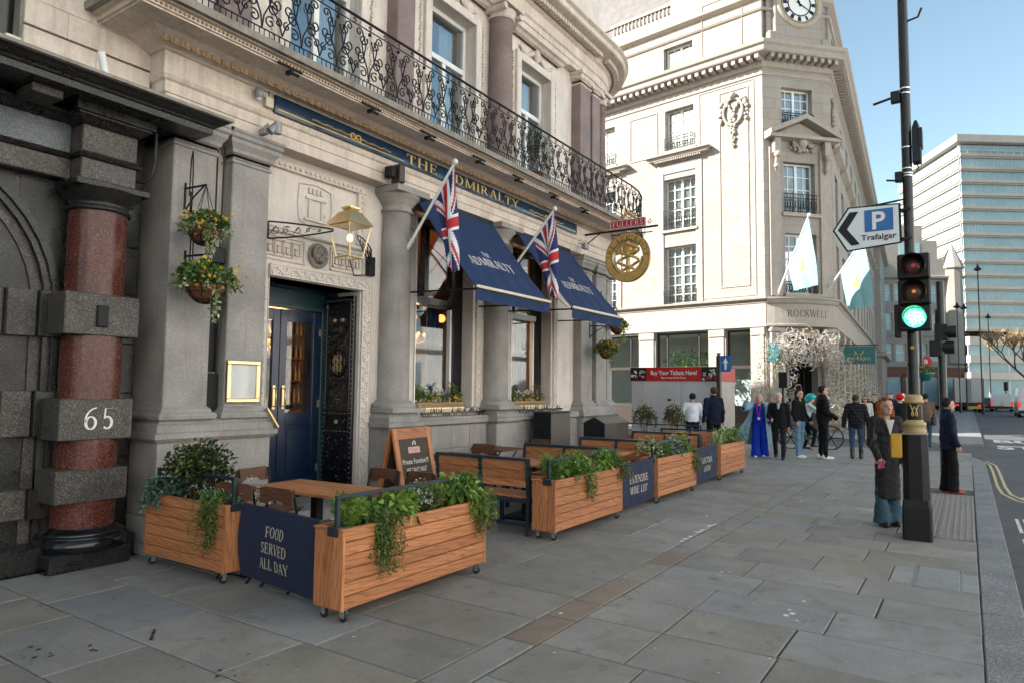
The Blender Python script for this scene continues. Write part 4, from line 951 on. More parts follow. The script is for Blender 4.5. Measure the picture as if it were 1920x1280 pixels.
m=MB(); m.tube([(6.655,7.40+.15*math.cos(t*.3927),2.02+.19*math.sin(t*.3927)) for t in range(17)],.014,5,False); part(m,'oval_ring','black_gloss',gate)
m=MB()
for cy,cz,rr,a in((7.36,2.07,.07,0),(7.44,2.07,.07,180),(7.36,1.96,.06,90),(7.44,1.96,.06,-90)): m.tube([(6.65,p[0],p[2]) for p in spiral(cy,cz,rr,a,400,12)],.007,5,False)
for y in(7.34,7.40,7.46): m.box(6.645,6.66,y-.008,y+.008,1.90,2.14)
m.ball((6.655,7.40,1.20),.03,7); m.ball((6.655,7.32,2.62),.03,6,(1,1.6,1)); m.ball((6.655,7.48,2.62),.03,6,(1,1.6,1)); part(m,'gilt_monogram','gold_paint',gate)
# ---- ground floor windows
mt_bulb=m_emit('bulb_warm',(1,.42,.10),.5)
def gwin(x0,x1):
    m=MB(); y0,y1=7.28,7.40
    for q in((x0,x0+.05,y0,y1,1.36,4.42),(x1-.30,x1,y0,y1,1.36,4.42),(x0+.05,x1-.3,y0-.06,y1,3.02,3.14),(x0+.05,x1-.3,y0,y1,4.3,4.42),(x0+.05,x1-.3,y0,y1,1.36,1.44),(x0+.50,x0+.60,y0,y1,3.14,4.3)): m.box(*q,.005)
    f=part(m,'window','black_gloss')
    m=MB(); m.box(x1-.36,x1-.315,7.26,7.34,1.40,3.0,.005); part(m,'mullion','white_paint',f)
    m=MB(); m.box(x0+.01,x0+.03,7.03,7.3,1.36,4.4); part(m,'window_stop','white_paint',f)
    m=MB(); m.box(x0+.05,x1-.3,7.338,7.344,1.44,3.02); m.box(x0+.05,x1-.3,7.338,7.344,3.14,4.3); part(m,'pane','pane_glass',f)
    m=MB(); V=[];n=16
    for i in range(n+1):
        for z in(1.4,3.0): V.append((x1-.62+.32*i/n,7.55+.03*math.sin(i*1.7),z))
    m._a(V,[(2*i,2*i+2,2*i+3,2*i+1) for i in range(n)],True); part(m,'curtain','navy_canvas',f)
gwin(7.85,9.35); gwin(10.5,12.0)
# bar room seen through the glass
mat('room_brown',(.085,.045,.026),rough=.7,var=.3,vs=2); mat('room_red',(.10,.022,.012),rough=.6,var=.3,vs=2)
m=MB(); m.box(5.05,16,12.9,13.0,0,4.55); part(m,'room_wall','room_brown')
m=MB(); m.box(5.0,16,7.5,13,4.5,4.55); part(m,'room_ceiling','room_red')
m=MB(); m.box(5.0,16,7.9,13,.1,.14); part(m,'room_floor','room_brown')
m=MB(); m.box(5.0,5.05,8.2,13,0,4.5); m.box(15.9,16,9.6,13,0,4.5); part(m,'room_wall','room_red')
m=MB(); m.box(7.0,14,11.4,11.9,.14,1.2,.02); part(m,'bar_counter','teak_x')
m=MB()
for k in range(4): m.box(7.2,13.8,12.6,12.88,1.3+k*.5,1.34+k*.5)
sh=part(m,'bar_shelf','teak_x')
m=MB()
for k in range(4):
    for i in range(44): m.lathe([(.035,0),(.035,.18),(.014,.24),(.014,.3)],(7.3+i*.145+R_.uniform(-.03,.03),12.74,1.34+k*.5),6)
part(m,'bottle','gold_paint',sh,kind='stuff')
def chandelier(x,y,z,lb,n=8,rr=.42):
    t=thing('chandelier',lb,'chandelier',(x,y,z),0,'lit chandeliers inside the pub'); fr=MB(); bl=MB()
    fr.tube([(0,0,.0),(0,0,4.5-z)],.012,5)
    for tier,(q,zz,k) in enumerate(((rr,.0,n),(rr*.62,.32,n-2))):
        for i in range(k):
            a=2*math.pi*i/k; c,s=math.cos(a),math.sin(a); fr.tube([(0,0,zz+.1),(q*.5*c,q*.5*s,zz-.06),(q*c,q*s,zz),(q*c,q*s,zz+.08)],.009,5); bl.ball((q*c,q*s,zz+.115),.027,6,(1,1,1.4))
    ld=bpy.data.lights.new('lamp_glow','POINT'); ld.energy=26; ld.color=(1,.50,.20); ld.shadow_soft_size=.3; lo=bpy.data.objects.new('lamp_glow',ld); COL.objects.link(lo); lo.parent=t; lo.location=(0,0,.1)
    fr.build('frame',M['gold_paint'],t); bl.build('bulb',mt_bulb,t,kind='stuff')
chandelier(9.35,8.7,2.55,'lit chandelier behind the nearer ground floor window'); chandelier(11.75,8.55,2.35,'lit chandelier behind the farther ground floor window',9,.5); chandelier(7.1,9.6,2.3,'lit chandelier seen through the glass of the navy door',6,.3)
m=MB(); 
for x,y in((8.2,9.4),(8.9,10.6),(10.0,9.4),(12.3,10.2)):
    m.box(x-.4,x+.4,y-.25,y+.25,1.5,1.9) if False else m.ball((x,y,3.3),.10,8)
gl=part(m,'globe_lamp',mt_bulb)

t=thing('balcony_plant','thin green plant in a pot standing on the pub balcony behind the railing','plant',(10.55,6.55,5.40)); m=MB(); m.lathe([(.10,0),(.14,.25),(.15,.27),(.12,.27)],(0,0,0),12); m.build('pot',M['coir'],t); lv=Leaves(); bush(lv,(0,0,.55),.26,260,.07,.03,RG,0,(.8,.8,1.5)); blades(lv,(0,0,.5),.08,.9,26,.02,RG,1,.2); lv.build('foliage',[M['leaf_olive'],M['leaf_dark']],t)
# ================================================================ DARK GRANITE BUILDING, NUMBER 65
gb=thing('granite_building','dark polished granite building front with a red column, numbered 65','building',(2.5,7.2,0))
def gp(mb,name,mt,par=None,**k): return mb.build(name,M[mt],par or gb,w=True,**k)
# wall of large blocks, arch of a window at the left
CX,CZ,RO=1.56,2.40,1.43    # arch centre and outer radius
ys=7.22
cour=[0.22,.62,1.16,1.60,2.10,2.62,3.10,3.62]
for i in range(len(cour)-1):
    z0,z1=cour[i],cour[i+1]
    for x0,x1 in((2.99,3.05),(3.46,3.72)):
        m=MB(); m.box(x0,x1,ys+R_.uniform(0,.006),7.6,z0+.003,z1-.003,.004); gp(m,'granite_block','granite_dark')
m=MB(); m.box(-1.5,3.76,ys+.06,7.7,0,5.0); gp(m,'wall','granite_dark')
m=MB(); m.box(-1.5,3.70,6.98,7.3,0,.22,.01); gp(m,'plinth','granite_dark')
# spandrel over the arch, cut into voussoir-like blocks by the joints
def spb(x0,x1,z1):
    m=MB(); n=6; P=[]
    for i in range(n+1):
        x=x0+(x1-x0)*i/n; P.append((x,CZ+math.sqrt(max(0,RO*RO-(x-CX)**2))))
    m.prism(P+[(x1,z1),(x0,z1)],(0,ys,0),(1,0,0),(0,0,1),(0,.2,0)); gp(m,'granite_block','granite_dark')
for x0,x1 in((CX,1.95),(1.953,2.62),(2.623,2.986)): spb(x0,x1,3.62)
# splayed arch mouldings, in rings
for r0,r1,y0,y1,mt in((1.43,1.37,7.17,7.24,'granite_dark'),(1.37,1.31,7.20,7.30,'granite_dark'),(1.31,1.22,7.26,7.36,'granite_block'),(1.22,1.15,7.32,7.44,'granite_dark'),(1.15,1.10,7.40,7.5,'granite_dark')):
    m=MB(); n=20
    for i in range(n):
        a,b=rad(180*i/n),rad(180*(i+1)/n); q=lambda r,t,y:(CX+r*math.cos(t),y,CZ+r*math.sin(t))
        m.quad(q(r0,a,y0),q(r0,b,y0),q(r1,b,y0),q(r1,a,y0)); m.quad(q(r1,a,y0),q(r1,b,y0),q(r1,b,y1+.1),q(r1,a,y1+.1)); m.quad(q(r0,a,y0),q(r0,a,y1+.1),q(r0,b,y1+.1),q(r0,b,y0))
    for s in(1,-1):
        x0,x1=sorted((CX+s*r0,CX+s*r1)); m.box(x0,x1,y0,y1+.1,.2,CZ)
    gp(m,'arch_moulding',mt)
for z0,z1,mt in((2.12,2.55,'granite_dark'),(1.2,1.62,'granite_dark'),(.45,.72,'granite_dark')):
    for x0,x1,y in((2.30,2.56,7.24),(2.564,2.80,7.18),(2.804,2.99,7.12)):
        m=MB(); m.box(x0,x1,y,7.45,z0,z1,.006); gp(m,'banded_block','granite_block' if (x0>2.5 and x0<2.7) else mt)
m=MB(); m.box(CX-1.12,CX+1.12,7.52,7.56,.2,3.4); gp(m,'window_pane','pane_glass')
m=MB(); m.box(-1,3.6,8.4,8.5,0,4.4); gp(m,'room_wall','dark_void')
m=MB(); m.box(CX+.0,CX+.05,7.48,7.54,.2,3.3); m.box(CX-1.1,CX+1.1,7.48,7.54,2.35,2.42); gp(m,'window_frame','black_gloss')
# banded red column
cx,cy=3.235,7.06
for z0,z1 in((.33,.60),(.90,1.17),(1.55,2.14),(2.53,3.345)):
    m=MB(); r=lambda z:.268-.018*((z/3.4)**1.5); m.lathe([(r(z0),z0),(r(z1),z1)],(cx,cy,0),40); gp(m,'column_drum','granite_red')
m=MB(); m.lathe([(.37,.16),(.385,.19),(.385,.24),(.35,.27),(.34,.285),(.36,.30),(.33,.325),(.30,.34),(.285,.36)],(cx,cy,0),40); m.box(2.83,3.52,6.80,7.3,.0,.05); gp(m,'column_base','black_gloss')
m=MB(); m.box(2.84,3.54,6.74,7.35,.0,.16,.012); gp(m,'column_plinth','granite_dark')
for z0,z1,x1 in((.60,.90,3.50),(1.17,1.55,3.52),(2.14,2.53,3.54)):
    m=MB(); m.box(2.87,x1,6.79,7.24,z0,z1,.008); b=gp(m,'square_block','granite_block')
    if z0==1.17:
        add_word(None,'65',((2.87+x1)/2+.02,6.7895,1.265),(1,0,0),(0,0,1),.20,track=.12,letters=lambda q:gp(q,'digit','chalk',b))
m=MB(); m.box(3.14,3.24,6.76,6.79,2.22,2.42,.006); gp(m,'wall_light','black_iron')
m=MB(); m.box(3.515,3.60,7.0,7.2,2.42,2.52,.01); gp(m,'junction_box','grey_steel')
q=.252
m=MB(); m.lathe([(q,3.335),(q+.03,3.34),(q+.035,3.365),(q+.005,3.38),(q+.01,3.43),(q+.05,3.45),(q+.06,3.48),(q+.11,3.52),(q+.12,3.535)],(cx,cy,0),40); m.box(2.90,3.58,6.76,7.3,3.535,3.60,.008); gp(m,'column_capital','granite_dark')
m=MB(); m.box(2.97,3.48,6.86,7.3,3.60,3.82,.01); gp(m,'square_block','granite_block')
m=MB(); m.sweep([(0,3.815),(.03,3.82),(.045,3.845),(.03,3.86),(0,3.875)],rloop(2.97,3.48,6.86,7.3)); gp(m,'string_moulding','granite_dark')
m=MB(); m.box(2.97,3.48,6.86,7.3,3.875,4.19,.01); gp(m,'square_block','granite_block')
m=MB(); m.box(-1.5,2.97,7.06,7.3,3.62,3.82,.01); gp(m,'architrave','granite_block')
m=MB(); m.sweep([(0,3.815),(.03,3.82),(.05,3.845),(.03,3.865),(0,3.875)],[(-1.5,7.06,0,-1),(2.97,7.06,0,-1)]); gp(m,'string_moulding','granite_dark')
for x0,x1 in((-1.5,1.2),(1.203,2.968)):
    m=MB(); m.box(x0,x1,7.08,7.3,3.875,4.20,.008); gp(m,'frieze_panel','granite_frieze')
# cornice
m=MB(); m.sweep([(0,4.15),(.03,4.16),(.07,4.20),(.10,4.22),(.10,4.24),(0,4.30)],[(-1.5,7.06,0,-1),(2.97,7.06,0,-1)]); m.build if 0 else None; gp(m,'bed_moulding','granite_dark')
m=MB(); m.sweep([(0,4.13),(.02,4.14),(.06,4.18),(.08,4.20),(.08,4.215),(.11,4.22),(.11,4.30),(0,4.30)],rloop(2.97,3.48,6.84,7.3)); gp(m,'bed_moulding','granite_dark')
m=MB(); m.sweep([(-.2,4.295),(.50,4.295),(.50,4.355),(.52,4.36),(.53,4.38),(.56,4.395),(.59,4.42),(.62,4.435),(.62,4.455),(-.3,4.48)],[(-1.5,7.0,0,-1),(3.56,7.0,1,-1),(3.56,7.35,1,0)]); gp(m,'cornice','granite_dark')
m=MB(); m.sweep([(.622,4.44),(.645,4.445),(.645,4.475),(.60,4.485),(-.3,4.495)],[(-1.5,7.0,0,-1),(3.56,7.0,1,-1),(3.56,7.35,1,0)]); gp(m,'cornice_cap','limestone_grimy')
for x in(.9,1.7,2.46):
    m=MB(); m.box(x,x+.25,6.66,7.0,4.215,4.294,.008); gp(m,'modillion','granite_block')
# pale ashlar storey above
cs=[4.49,4.94,5.20,5.46,5.72,5.98,6.5,7.02,7.6]
for i in range(len(cs)-1):
    z0,z1=cs[i],cs[i+1]; xs=[2.50]; k=2.50+(.36 if i%2 else .62)
    while k<3.35: xs.append(k); k+=.62
    xs.append(3.655)
    for a,b in zip(xs,xs[1:]):
        gr=z0 in(4.94,5.46,5.98,6.5,7.02); g1=z1 in(4.94,5.46,5.98,6.5,7.02)
        m=MB(); m.box(a+.0012,b-.0012,7.02,7.4,z0+(.012 if gr else .0012),z1-(.012 if g1 else .0012),.004); gp(m,'ashlar_block','limestone')
m=MB(); m.box(2.48,3.62,7.06,7.5,4.45,8.6); gp(m,'upper_wall','limestone_grimy')
m=MB(); m.box(-1.5,2.37,7.04,7.3,4.46,4.66); m.box(2.37,2.50,7.03,7.3,4.46,4.80,.01); gp(m,'window_sill','limestone_pale')
m=MB(); m.box(2.28,2.36,7.14,7.2,4.66,8.6); m.box(2.36,2.48,7.2,7.3,4.66,8.6); gp(m,'window_frame','black_gloss')
m=MB(); m.box(-1.5,2.28,7.16,7.17,4.66,8.6); gp(m,'window_pane','sky_pane')
m=MB(); m.box(-45,3.9,8.5,30,0,17.5); m.box(-45,-1.5,7.1,8.5,0,17.5); gp(m,'rear_mass','limestone')
# services in the gap between the two buildings
m=MB()
for i,x in enumerate((3.69,3.73,3.77,3.81)):
    m.tube([(x,6.98,4.5),(x+.005,6.98,5.2),(x-.004,6.97,6.2),(x,6.98,8.6)],.012,6)
for z in(5.2,5.6): m.box(3.66,3.84,6.965,6.985,z,z+.03)
t=thing('pipe_run','grey conduits running up the gap left of the iron balcony','pipe',(3.75,6.98,4.5)); m.build('conduit',M['grey_steel'],t,w=True)
m=MB(); m.box(3.64,3.74,6.9,6.97,4.5,4.62,.006); m.box(3.75,3.85,6.9,6.97,4.5,4.61,.006); m.build('conduit_box',M['cream_print'],t,w=True)
m=MB(); m.tube([(3.66,6.86,4.25),(3.66,6.86,3.95),(3.65,6.9,3.80),(3.60,6.95,3.74),(3.52,7.1,3.76)],.018,6); t=thing('drain_pipe','black hose curling down beside the red column','pipe',(3.6,6.95,3.8)); m.build('hose',M['rubber'],t,w=True)
# ================================================================ WHITE STONE HOTEL ON THE CORNER
def m_ashlar(name,c):
    t=NT(name); tc=t.n('TexCoord'); sp=t.n('SeparateXYZ'); t.l(tc.outputs['Object'],sp.inputs[0]); a=t.n('Math',operation='MULTIPLY_ADD'); a.inputs[1].default_value=-.35; t.l(sp.outputs[0],a.inputs[0]); t.l(sp.outputs[1],a.inputs[2]); cb=t.n('CombineXYZ'); t.l(a.outputs[0],cb.inputs[0]); t.l(sp.outputs[2],cb.inputs[1])
    br=t.n('TexBrick'); t.l(cb.outputs[0],br.inputs['Vector'])
    for k,v in (('Scale',1.),('Mortar Size',.012),('Brick Width',1.15),('Row Height',.48),('Bias',0.)): br.inputs[k].default_value=v
    br.inputs['Color1'].default_value=_rgb(c); br.inputs['Color2'].default_value=_rgb(tuple(x*.92 for x in c)); br.inputs['Mortar'].default_value=_rgb(tuple(x*.62 for x in c))
    k=br.outputs['Color']; v=t.coord((1,1,1),False); k=t.mix(k,t.ramp(t.noise(v,1.1,5,.6),[(.3,.9),(.7,1.08)]),1.,'MULTIPLY'); v2=t.coord((5,5,.4),False); k=t.mix(k,(.22,.17,.13),t.ramp(t.noise(v2,1.,6,.65),[(.56,0.),(.8,.5)])); t.base(k); t.rough(.85); MATS[name]=t.m
m_ashlar('portland',(.335,.298,.262))
mat('portland_trim',(.355,.313,.27),rough=.85,var=.10,vs=4,bump=.1,streak=.25,dark=(.62,.52,.45))
mat('bronze_dark',(.035,.026,.02),rough=.4,var=.15); mat('hotel_teal',(.01,.10,.10),rough=.5,var=.06); mat('pale_teal',(.20,.40,.45),rough=.85,var=.05)
mat('flag_amber',(.50,.28,.10),rough=.85,var=.3,vs=4); mat('twig_white',(.52,.49,.45),rough=.9,var=.2,vs=20); mat('twig_tan',(.42,.30,.17),rough=.9,var=.3,vs=20); mat('drape',(.62,.62,.58),rough=.9,var=.1)
mat('roof_slate',(.11,.10,.10),rough=.7,var=.25,vs=3)
ho=thing('hotel_building','white stone hotel with a clock on its chamfered corner','building',(31.02,7.3,0))
P1=Vector((31.02,7.3,0)); P2=Vector((33.52,4.88,0))
def frame(o,az):
    x=Vector((math.cos(rad(az)),math.sin(rad(az)),0)); y=Vector((-x.y,x.x,0)); return Matrix(((x.x,y.x,0,o.x),(x.y,y.y,0,o.y),(0,0,1,0),(0,0,0,1)))
FL=frame(P1,82-180); FC=frame(P1,-44); FR=frame(P2,3.2)
def hp(mb,name,mt,par=None,**k): mb.M=None; return mb.build(name,M[mt],par or ho,w=True,**k)
def hm(F): m=MB(); m.M=F; return m
def wallpanel(F,x0,x1,z0,z1,holes,y=0.,t=.45):
    "wall between x0..x1 with rectangular holes [(x0,x1,z0,z1)], built of butted blocks"
    zs=sorted({z0,z1}|{h[2] for h in holes}|{h[3] for h in holes}); m=hm(F)
    for a,b in zip(zs,zs[1:]):
        hs=sorted([h for h in holes if h[2]<b-1e-6 and h[3]>a+1e-6]); x=x0
        for h in hs:
            if h[0]>x: m.box(x,h[0],y,y+t,a,b)
            x=h[1]
        if x<x1: m.box(x,x1,y,y+t,a,b)
    return hp(m,'wall','portland')
def casement(F,x0,x1,z0,z1,rows,y=.30,rail=None,glass='sky_pane',cols=4,drape=True,mt='white_paint'):
    m=hm(F); fw=.07
    for q in((x0,x0+fw,z0,z1),(x1-fw,x1,z0,z1),(x0+fw,x1-fw,z1-fw,z1),(x0+fw,x1-fw,z0,z0+fw)): m.box(q[0],q[1],y,y+.08,q[2],q[3])
    cx=(x0+x1)/2; m.box(cx-.06,cx+.06,y-.01,y+.09,z0+fw,z1-fw)
    for i in range(1,cols):
        if i*2==cols: continue
        x=x0+(x1-x0)*i/cols; m.box(x-.02,x+.02,y+.015,y+.06,z0+fw,z1-fw)
    for j in range(1,rows):
        z=z0+(z1-z0)*j/rows; m.box(x0+fw,x1-fw,y+.012,y+.062,z-.02,z+.02)
    f=hp(m,'window',mt)
    m=hm(F); m.box(x0+fw,x1-fw,y+.034,y+.040,z0+fw,z1-fw); hp(m,'pane',glass,f)
    if drape:
        m=hm(F); n=16
        for a,b in((x0,x0+(x1-x0)*.475),(x1-(x1-x0)*.475,x1)):
            V=[]
            for i in range(n+1):
                for z in(z0,z1): V.append((a+(b-a)*i/n,y+.10+.02*math.sin(i*2),z))
            m._a(V,[(2*i,2*i+2,2*i+3,2*i+1) for i in range(n)],True)
        hp(m,'curtain','drape',f)
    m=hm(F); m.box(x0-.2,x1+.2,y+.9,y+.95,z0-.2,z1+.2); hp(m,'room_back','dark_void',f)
    if rail:
        m=hm(F); h=rail
        for z in(z0+.06,z0+h*.78,z0+h): m.box(x0-.03,x1+.03,-.09,-.06,z-.015,z+.015)
        k=int((x1-x0)/.13)
        for i in range(k+1): x=x0+(x1-x0)*i/k; m.box(x-.009,x+.009,-.083,-.066,z0+.06,z0+h)
        for i in range(k):
            x=x0+(x1-x0)*(i+.5)/k; m.tube([(x+.05*math.cos(t),-.075,z0+h*.42+h*.24*math.sin(t)) for t in [2*math.pi*j/8 for j in range(9)]],.010,4,False)
        hp(m,'window_rail','black_iron',f)
    return f
# ---- left face (local x runs from -14 at the far left to 0 at the corner)
LH=[]
for c in(-4.12,-8.6): 
    LH+=[(c-.84,c+.84,5.86,8.66),(c-.84,c+.84,9.5,12.02),(c-.76,c+.76,13.45,15.5)]
AH=[(c-.78,c+.78,17.55,18.72) for c in(-4.18,-8.7)]
GH=[(-1.85,-.70,.95,4.44),(-5.47,-2.70,.95,4.46),(-9.3,-6.41,.95,4.42)]
wallpanel(FL,-14,0,0,4.5,GH); wallpanel(FL,-14,0,4.5,16.0,LH); wallpanel(FL,-14,0,16.0,20.4,AH,y=.02)
for c in(-4.12,-8.6):
    casement(FL,c-.84,c+.84,5.86,8.66,6,rail=.62); casement(FL,c-.84,c+.84,9.5,12.02,5,rail=.95); casement(FL,c-.76,c+.76,13.45,15.5,4,rail=.62); casement(FL,c-.78,c+.78,17.55,18.72,3)
    m=hm(FL)
    for s in(-1,1): m.box(c+s*1.02-.16 if s>0 else c-1.18,c+1.18 if s>0 else c-.86+.0,-.05,0,5.7,12.75)
    m.box(c-.84,c+.84,-.05,0,12.3,12.75); m.box(c-1.1,c+1.1,-.14,0,5.70,5.84); m.box(c-.95,c+.95,-.12,0,9.36,9.48); m.box(c-.9,c+.9,-.10,0,13.32,13.44); hp(m,'architrave','portland_trim')
    m=hm(FL); m.sweep([(0,12.78),(.06,12.8),(.08,12.92),(.30,12.98),(.34,13.10),(.45,13.14),(.45,13.2),(0,13.24)],rloop(c-1.25,c+1.25,0,.1)); h=hp(m,'window_hood','portland_trim')
    m=hm(FL)
    for i in range(22): m.box(c-1.22+i*.113,c-1.16+i*.113,-.28,-.07,12.87,12.96)
    hp(m,'dentil','portland_trim',h,kind='stuff')
def outline(F,x0,x1,z0,z1,y=0,w_=.05,d=.035,nm='panel_moulding'):
    m=hm(F)
    for q in((x0,x1,z0,z0+w_),(x0,x1,z1-w_,z1),(x0,x0+w_,z0+w_,z1-w_),(x1-w_,x1,z0+w_,z1-w_)): m.box(q[0],q[1],y-d,y,q[2],q[3])
    return hp(m,nm,'portland_trim')
outline(FL,-2.06,-.66,6.4,15.6); outline(FL,-3.06,-.38,5.95,15.85,w_=.035,d=.03); outline(FL,-6.9,-5.3,13.3,15.55,w_=.04)
m=hm(FL)
for (cx,cz,rx,rz) in((-1.36,14.55,.46,.62),): m.tube([(cx+rx*math.cos(t),-.06,cz+rz*math.sin(t)) for t in [2*math.pi*i/24 for i in range(25)]],.07,6,False)
for i in range(70):
    t=R_.uniform(-.35,math.pi+.35); s=R_.choice((-1,1)); m.ball((-1.36+s*abs(math.cos(t*.5))*.62+R_.uniform(-.06,.06),-.08,14.5+.8*math.sin(t)-.15),R_.uniform(.05,.11),5,(1,.7,1))
for i in range(22): m.ball((-1.36+R_.uniform(-.09,.09),-.07,13.95-i*.05),R_.uniform(.04,.09),5)
m.ball((-1.36,-.12,15.3),.17,7); hp(m,'carved_cartouche','portland_trim')
# strings, cornices
hpath=None
def mitre(pts,close=False):
    out=[]
    for i,p in enumerate(pts):
        ns=[]
        if i>0: d=(pts[i]-pts[i-1]).normalized(); ns.append(Vector((d.y,-d.x,0)))
        if i<len(pts)-1: d=(pts[i+1]-pts[i]).normalized(); ns.append(Vector((d.y,-d.x,0)))
        n=sum(ns,Vector((0,0,0))); n=n.normalized(); k=1/max(.3,n.dot(ns[0])); out.append((p.x,p.y,n.x*k,n.y*k))
    return out
LE=FL@Vector((-14,0,0)); RE=FR@Vector((38,0,0)); HP=mitre([LE,P1,P2,RE])
def band(prof,nm,mt='portland_trim',path=None): m=MB(); m.sweep(prof,path or HP); return hp(m,nm,mt)
band([(0,5.62),(.06,5.64),(.10,5.70),(.24,5.74),(.26,5.82),(0,5.86)],'fascia_cornice'); band([(0,4.50),(.10,4.52),(.10,4.60),(.05,4.62),(.05,5.56),(.09,5.58),(.09,5.62),(0,5.625)],'fascia')
band([(0,15.92),(.05,15.94),(.05,16.06),(0,16.1)],'string_course'); band([(0,16.25),(.10,16.30),(.10,16.62),(.16,16.68),(.62,16.74),(.66,16.80),(.66,16.98),(.76,17.06),(.80,17.20),(0,17.26)],'main_cornice')
band([(0,18.95),(.05,18.97),(.10,19.05),(0,19.1)],'string_course'); band([(0,19.5),(.04,19.52),(.22,19.62),(.24,19.74),(0,19.8)],'attic_cornice')
m=MB()
def dent(F,x0,x1,step=.36):
    m.M=F; x=x0
    while x<x1: m.box(x,x+.17,-.56,-.10,16.52,16.72); x+=step
dent(FL,-13.8,-.05); dent(FC,.1,3.4); dent(FR,.1,37.5); hp(m,'modillion','portland_trim',kind='stuff')
m=MB()
for F,a,b in((FL,-8.0,-4.6),):
    m.M=F
    for i in range(16): x=a+(b-a)*i/15; m.lathe([(.05,20.4),(.09,20.6),(.05,20.8),(.06,20.95)],(x,.2,0),6)
    m.box(a-.2,b+.2,.1,.32,20.95,21.1)
hp(m,'balustrade','portland_trim',kind='stuff')
m=hm(FL); m.box(-14,0,.6,12,20.3,21.2); m.box(-14,-4.7,1.0,11,21.2,24.0); m._a([(-14,.55,21.2),(-4.7,.55,21.2),(-4.7,2.4,27.5),(-14,2.4,27.5)],[(0,1,2,3)]); m.box(-14,-4.7,2.4,10,24.0,27.4); hp(m,'slate_roof','roof_slate')
m=hm(FL); m.box(-4.6,-.2,.1,3,20.35,24.5); hp(m,'attic_block','portland')
outline(FL,-2.9,-.9,17.6,20.2,y=.02,w_=.04)
# ground floor of the left face: bronze shopfront frames, stall riser
for x0,x1,z0,z1 in GH:
    m=hm(FL); f=.09; y=.18
    for q in((x0,x0+f,.95,z1),(x1-f,x1,.95,z1),(x0+f,x1-f,z1-f,z1),(x0+f,x1-f,.95,1.05),(x0+f,x1-f,2.72,2.86)): m.box(q[0],q[1],y,y+.10,q[2],q[3])
    if x1-x0>2:
        for a in(.2,.8): x=x0+(x1-x0)*a; m.box(x-.03,x+.03,y,y+.08,2.86,z1-f)
    w_=hp(m,'shop_window','bronze_dark')
    m=hm(FL); m.box(x0+f,x1-f,y+.04,y+.046,1.05,2.72); m.box(x0+f,x1-f,y+.04,y+.046,2.86,z1-f); hp(m,'pane','pane_glass',w_)
    m=hm(FL); m.box(x0-.02,x1+.02,-.03,0.,.0,.95,.0); hp(m,'stall_riser','bronze_dark',w_)
m=hm(FL); m.box(-12,0,2.4,2.5,0,4.5); hp(m,'room_back','drape')
m=hm(FL); m.box(-12,0,.5,2.4,4.4,4.45); hp(m,'room_ceiling','drape')
t=thing('indoor_tree','green leafy indoor plants behind the hotel shop window','plant',tuple(FL@Vector((-4.1,1.2,0)))); lv=Leaves(); bush(lv,(0,0,3.0),1.05,500,.16,.09,RG,0,(1,1.3,.65)); bush(lv,(0,-1.0,2.7),.5,160,.16,.09,RG,0); lv.build('foliage',[M['leaf_mid']],t)
m=MB(); m.tube([(0,0,0),(0,0,3)],.05,6); m.build('trunk',M['teak_z'],t)
for x0,x1 in((-.7,.0),(-2.7,-1.85),(-6.41,-5.47),(-14,-9.3)):
    m=hm(FL); m.box(x0+.06,x1-.06,-.07,0,.0,.5,.01); m.box(x0+.08,x1-.08,-.05,0,.5,4.15,.01); m.box(x0+.03,x1-.03,-.10,0,4.15,4.48,.02); hp(m,'pilaster','portland_trim')
# ---- chamfered corner
CHh=[(.95,2.53,13.75,15.45),(1.0,2.6,9.68,12.0),(1.02,2.62,6.05,8.75)]
wallpanel(FC,0,3.48,4.5,16.0,CHh); wallpanel(FC,0,3.48,0,4.5,[(.95,2.55,0,4.1)]); wallpanel(FC,0.02,3.46,16.0,17.4,[],y=.02)
casement(FC,.95,2.53,13.75,15.45,4,rail=.5); casement(FC,1.0,2.6,9.68,12.0,4,rail=.85); casement(FC,1.02,2.62,6.05,8.75,5,rail=.5)
m=hm(FC)
m.box(.25,.8,-.10,0,5.9,12.6); m.box(2.8,3.36,-.10,0,5.9,12.6); m.box(.85,2.75,-.16,0,9.5,9.66); m.box(.9,2.75,-.2,0,5.88,6.02); hp(m,'pilaster','portland_trim')
for x in(.52,3.06):
    m=hm(FC); m.box(x-.15,x+.15,-.34,-.1,12.3,13.0); m.ball((x,-.30,12.2),.17,7); m.ball((x,-.2,11.7),.13,7); m.tube([(x,-.3,12.2),(x,-.2,11.9),(x,-.14,11.5)],[.12,.09,.05],6); hp(m,'console','portland_trim')
m=hm(FC); A=[(.05,13.05),(1.83,13.85),(3.58,13.05)]
m.box(.05,3.6,-.5,0,12.95,13.1)
for (a,b),(c,d) in zip(A,A[1:]): m.prism([(a,b),(c,d),(c,d+.22),(a,b+.22)],(0,-.58,0),(1,0,0),(0,0,1),(0,.58,0))
m.prism([(.2,13.05),(1.83,13.8),(3.45,13.05)],(0,-.1,0),(1,0,0),(0,0,1),(0,.1,0)); p=hp(m,'pediment','portland_trim')
m=hm(FC); 
for i in range(40): t=R_.uniform(0,math.pi*2); q=R_.uniform(.1,.62); m.ball((1.83+q*math.cos(t)*1.1,-.16,12.72+.55*q*math.sin(t)),R_.uniform(.06,.12),5)
m.ball((1.83,-.22,12.85),.3,8,(.8,.6,1)); hp(m,'carved_crest','portland_trim',p)
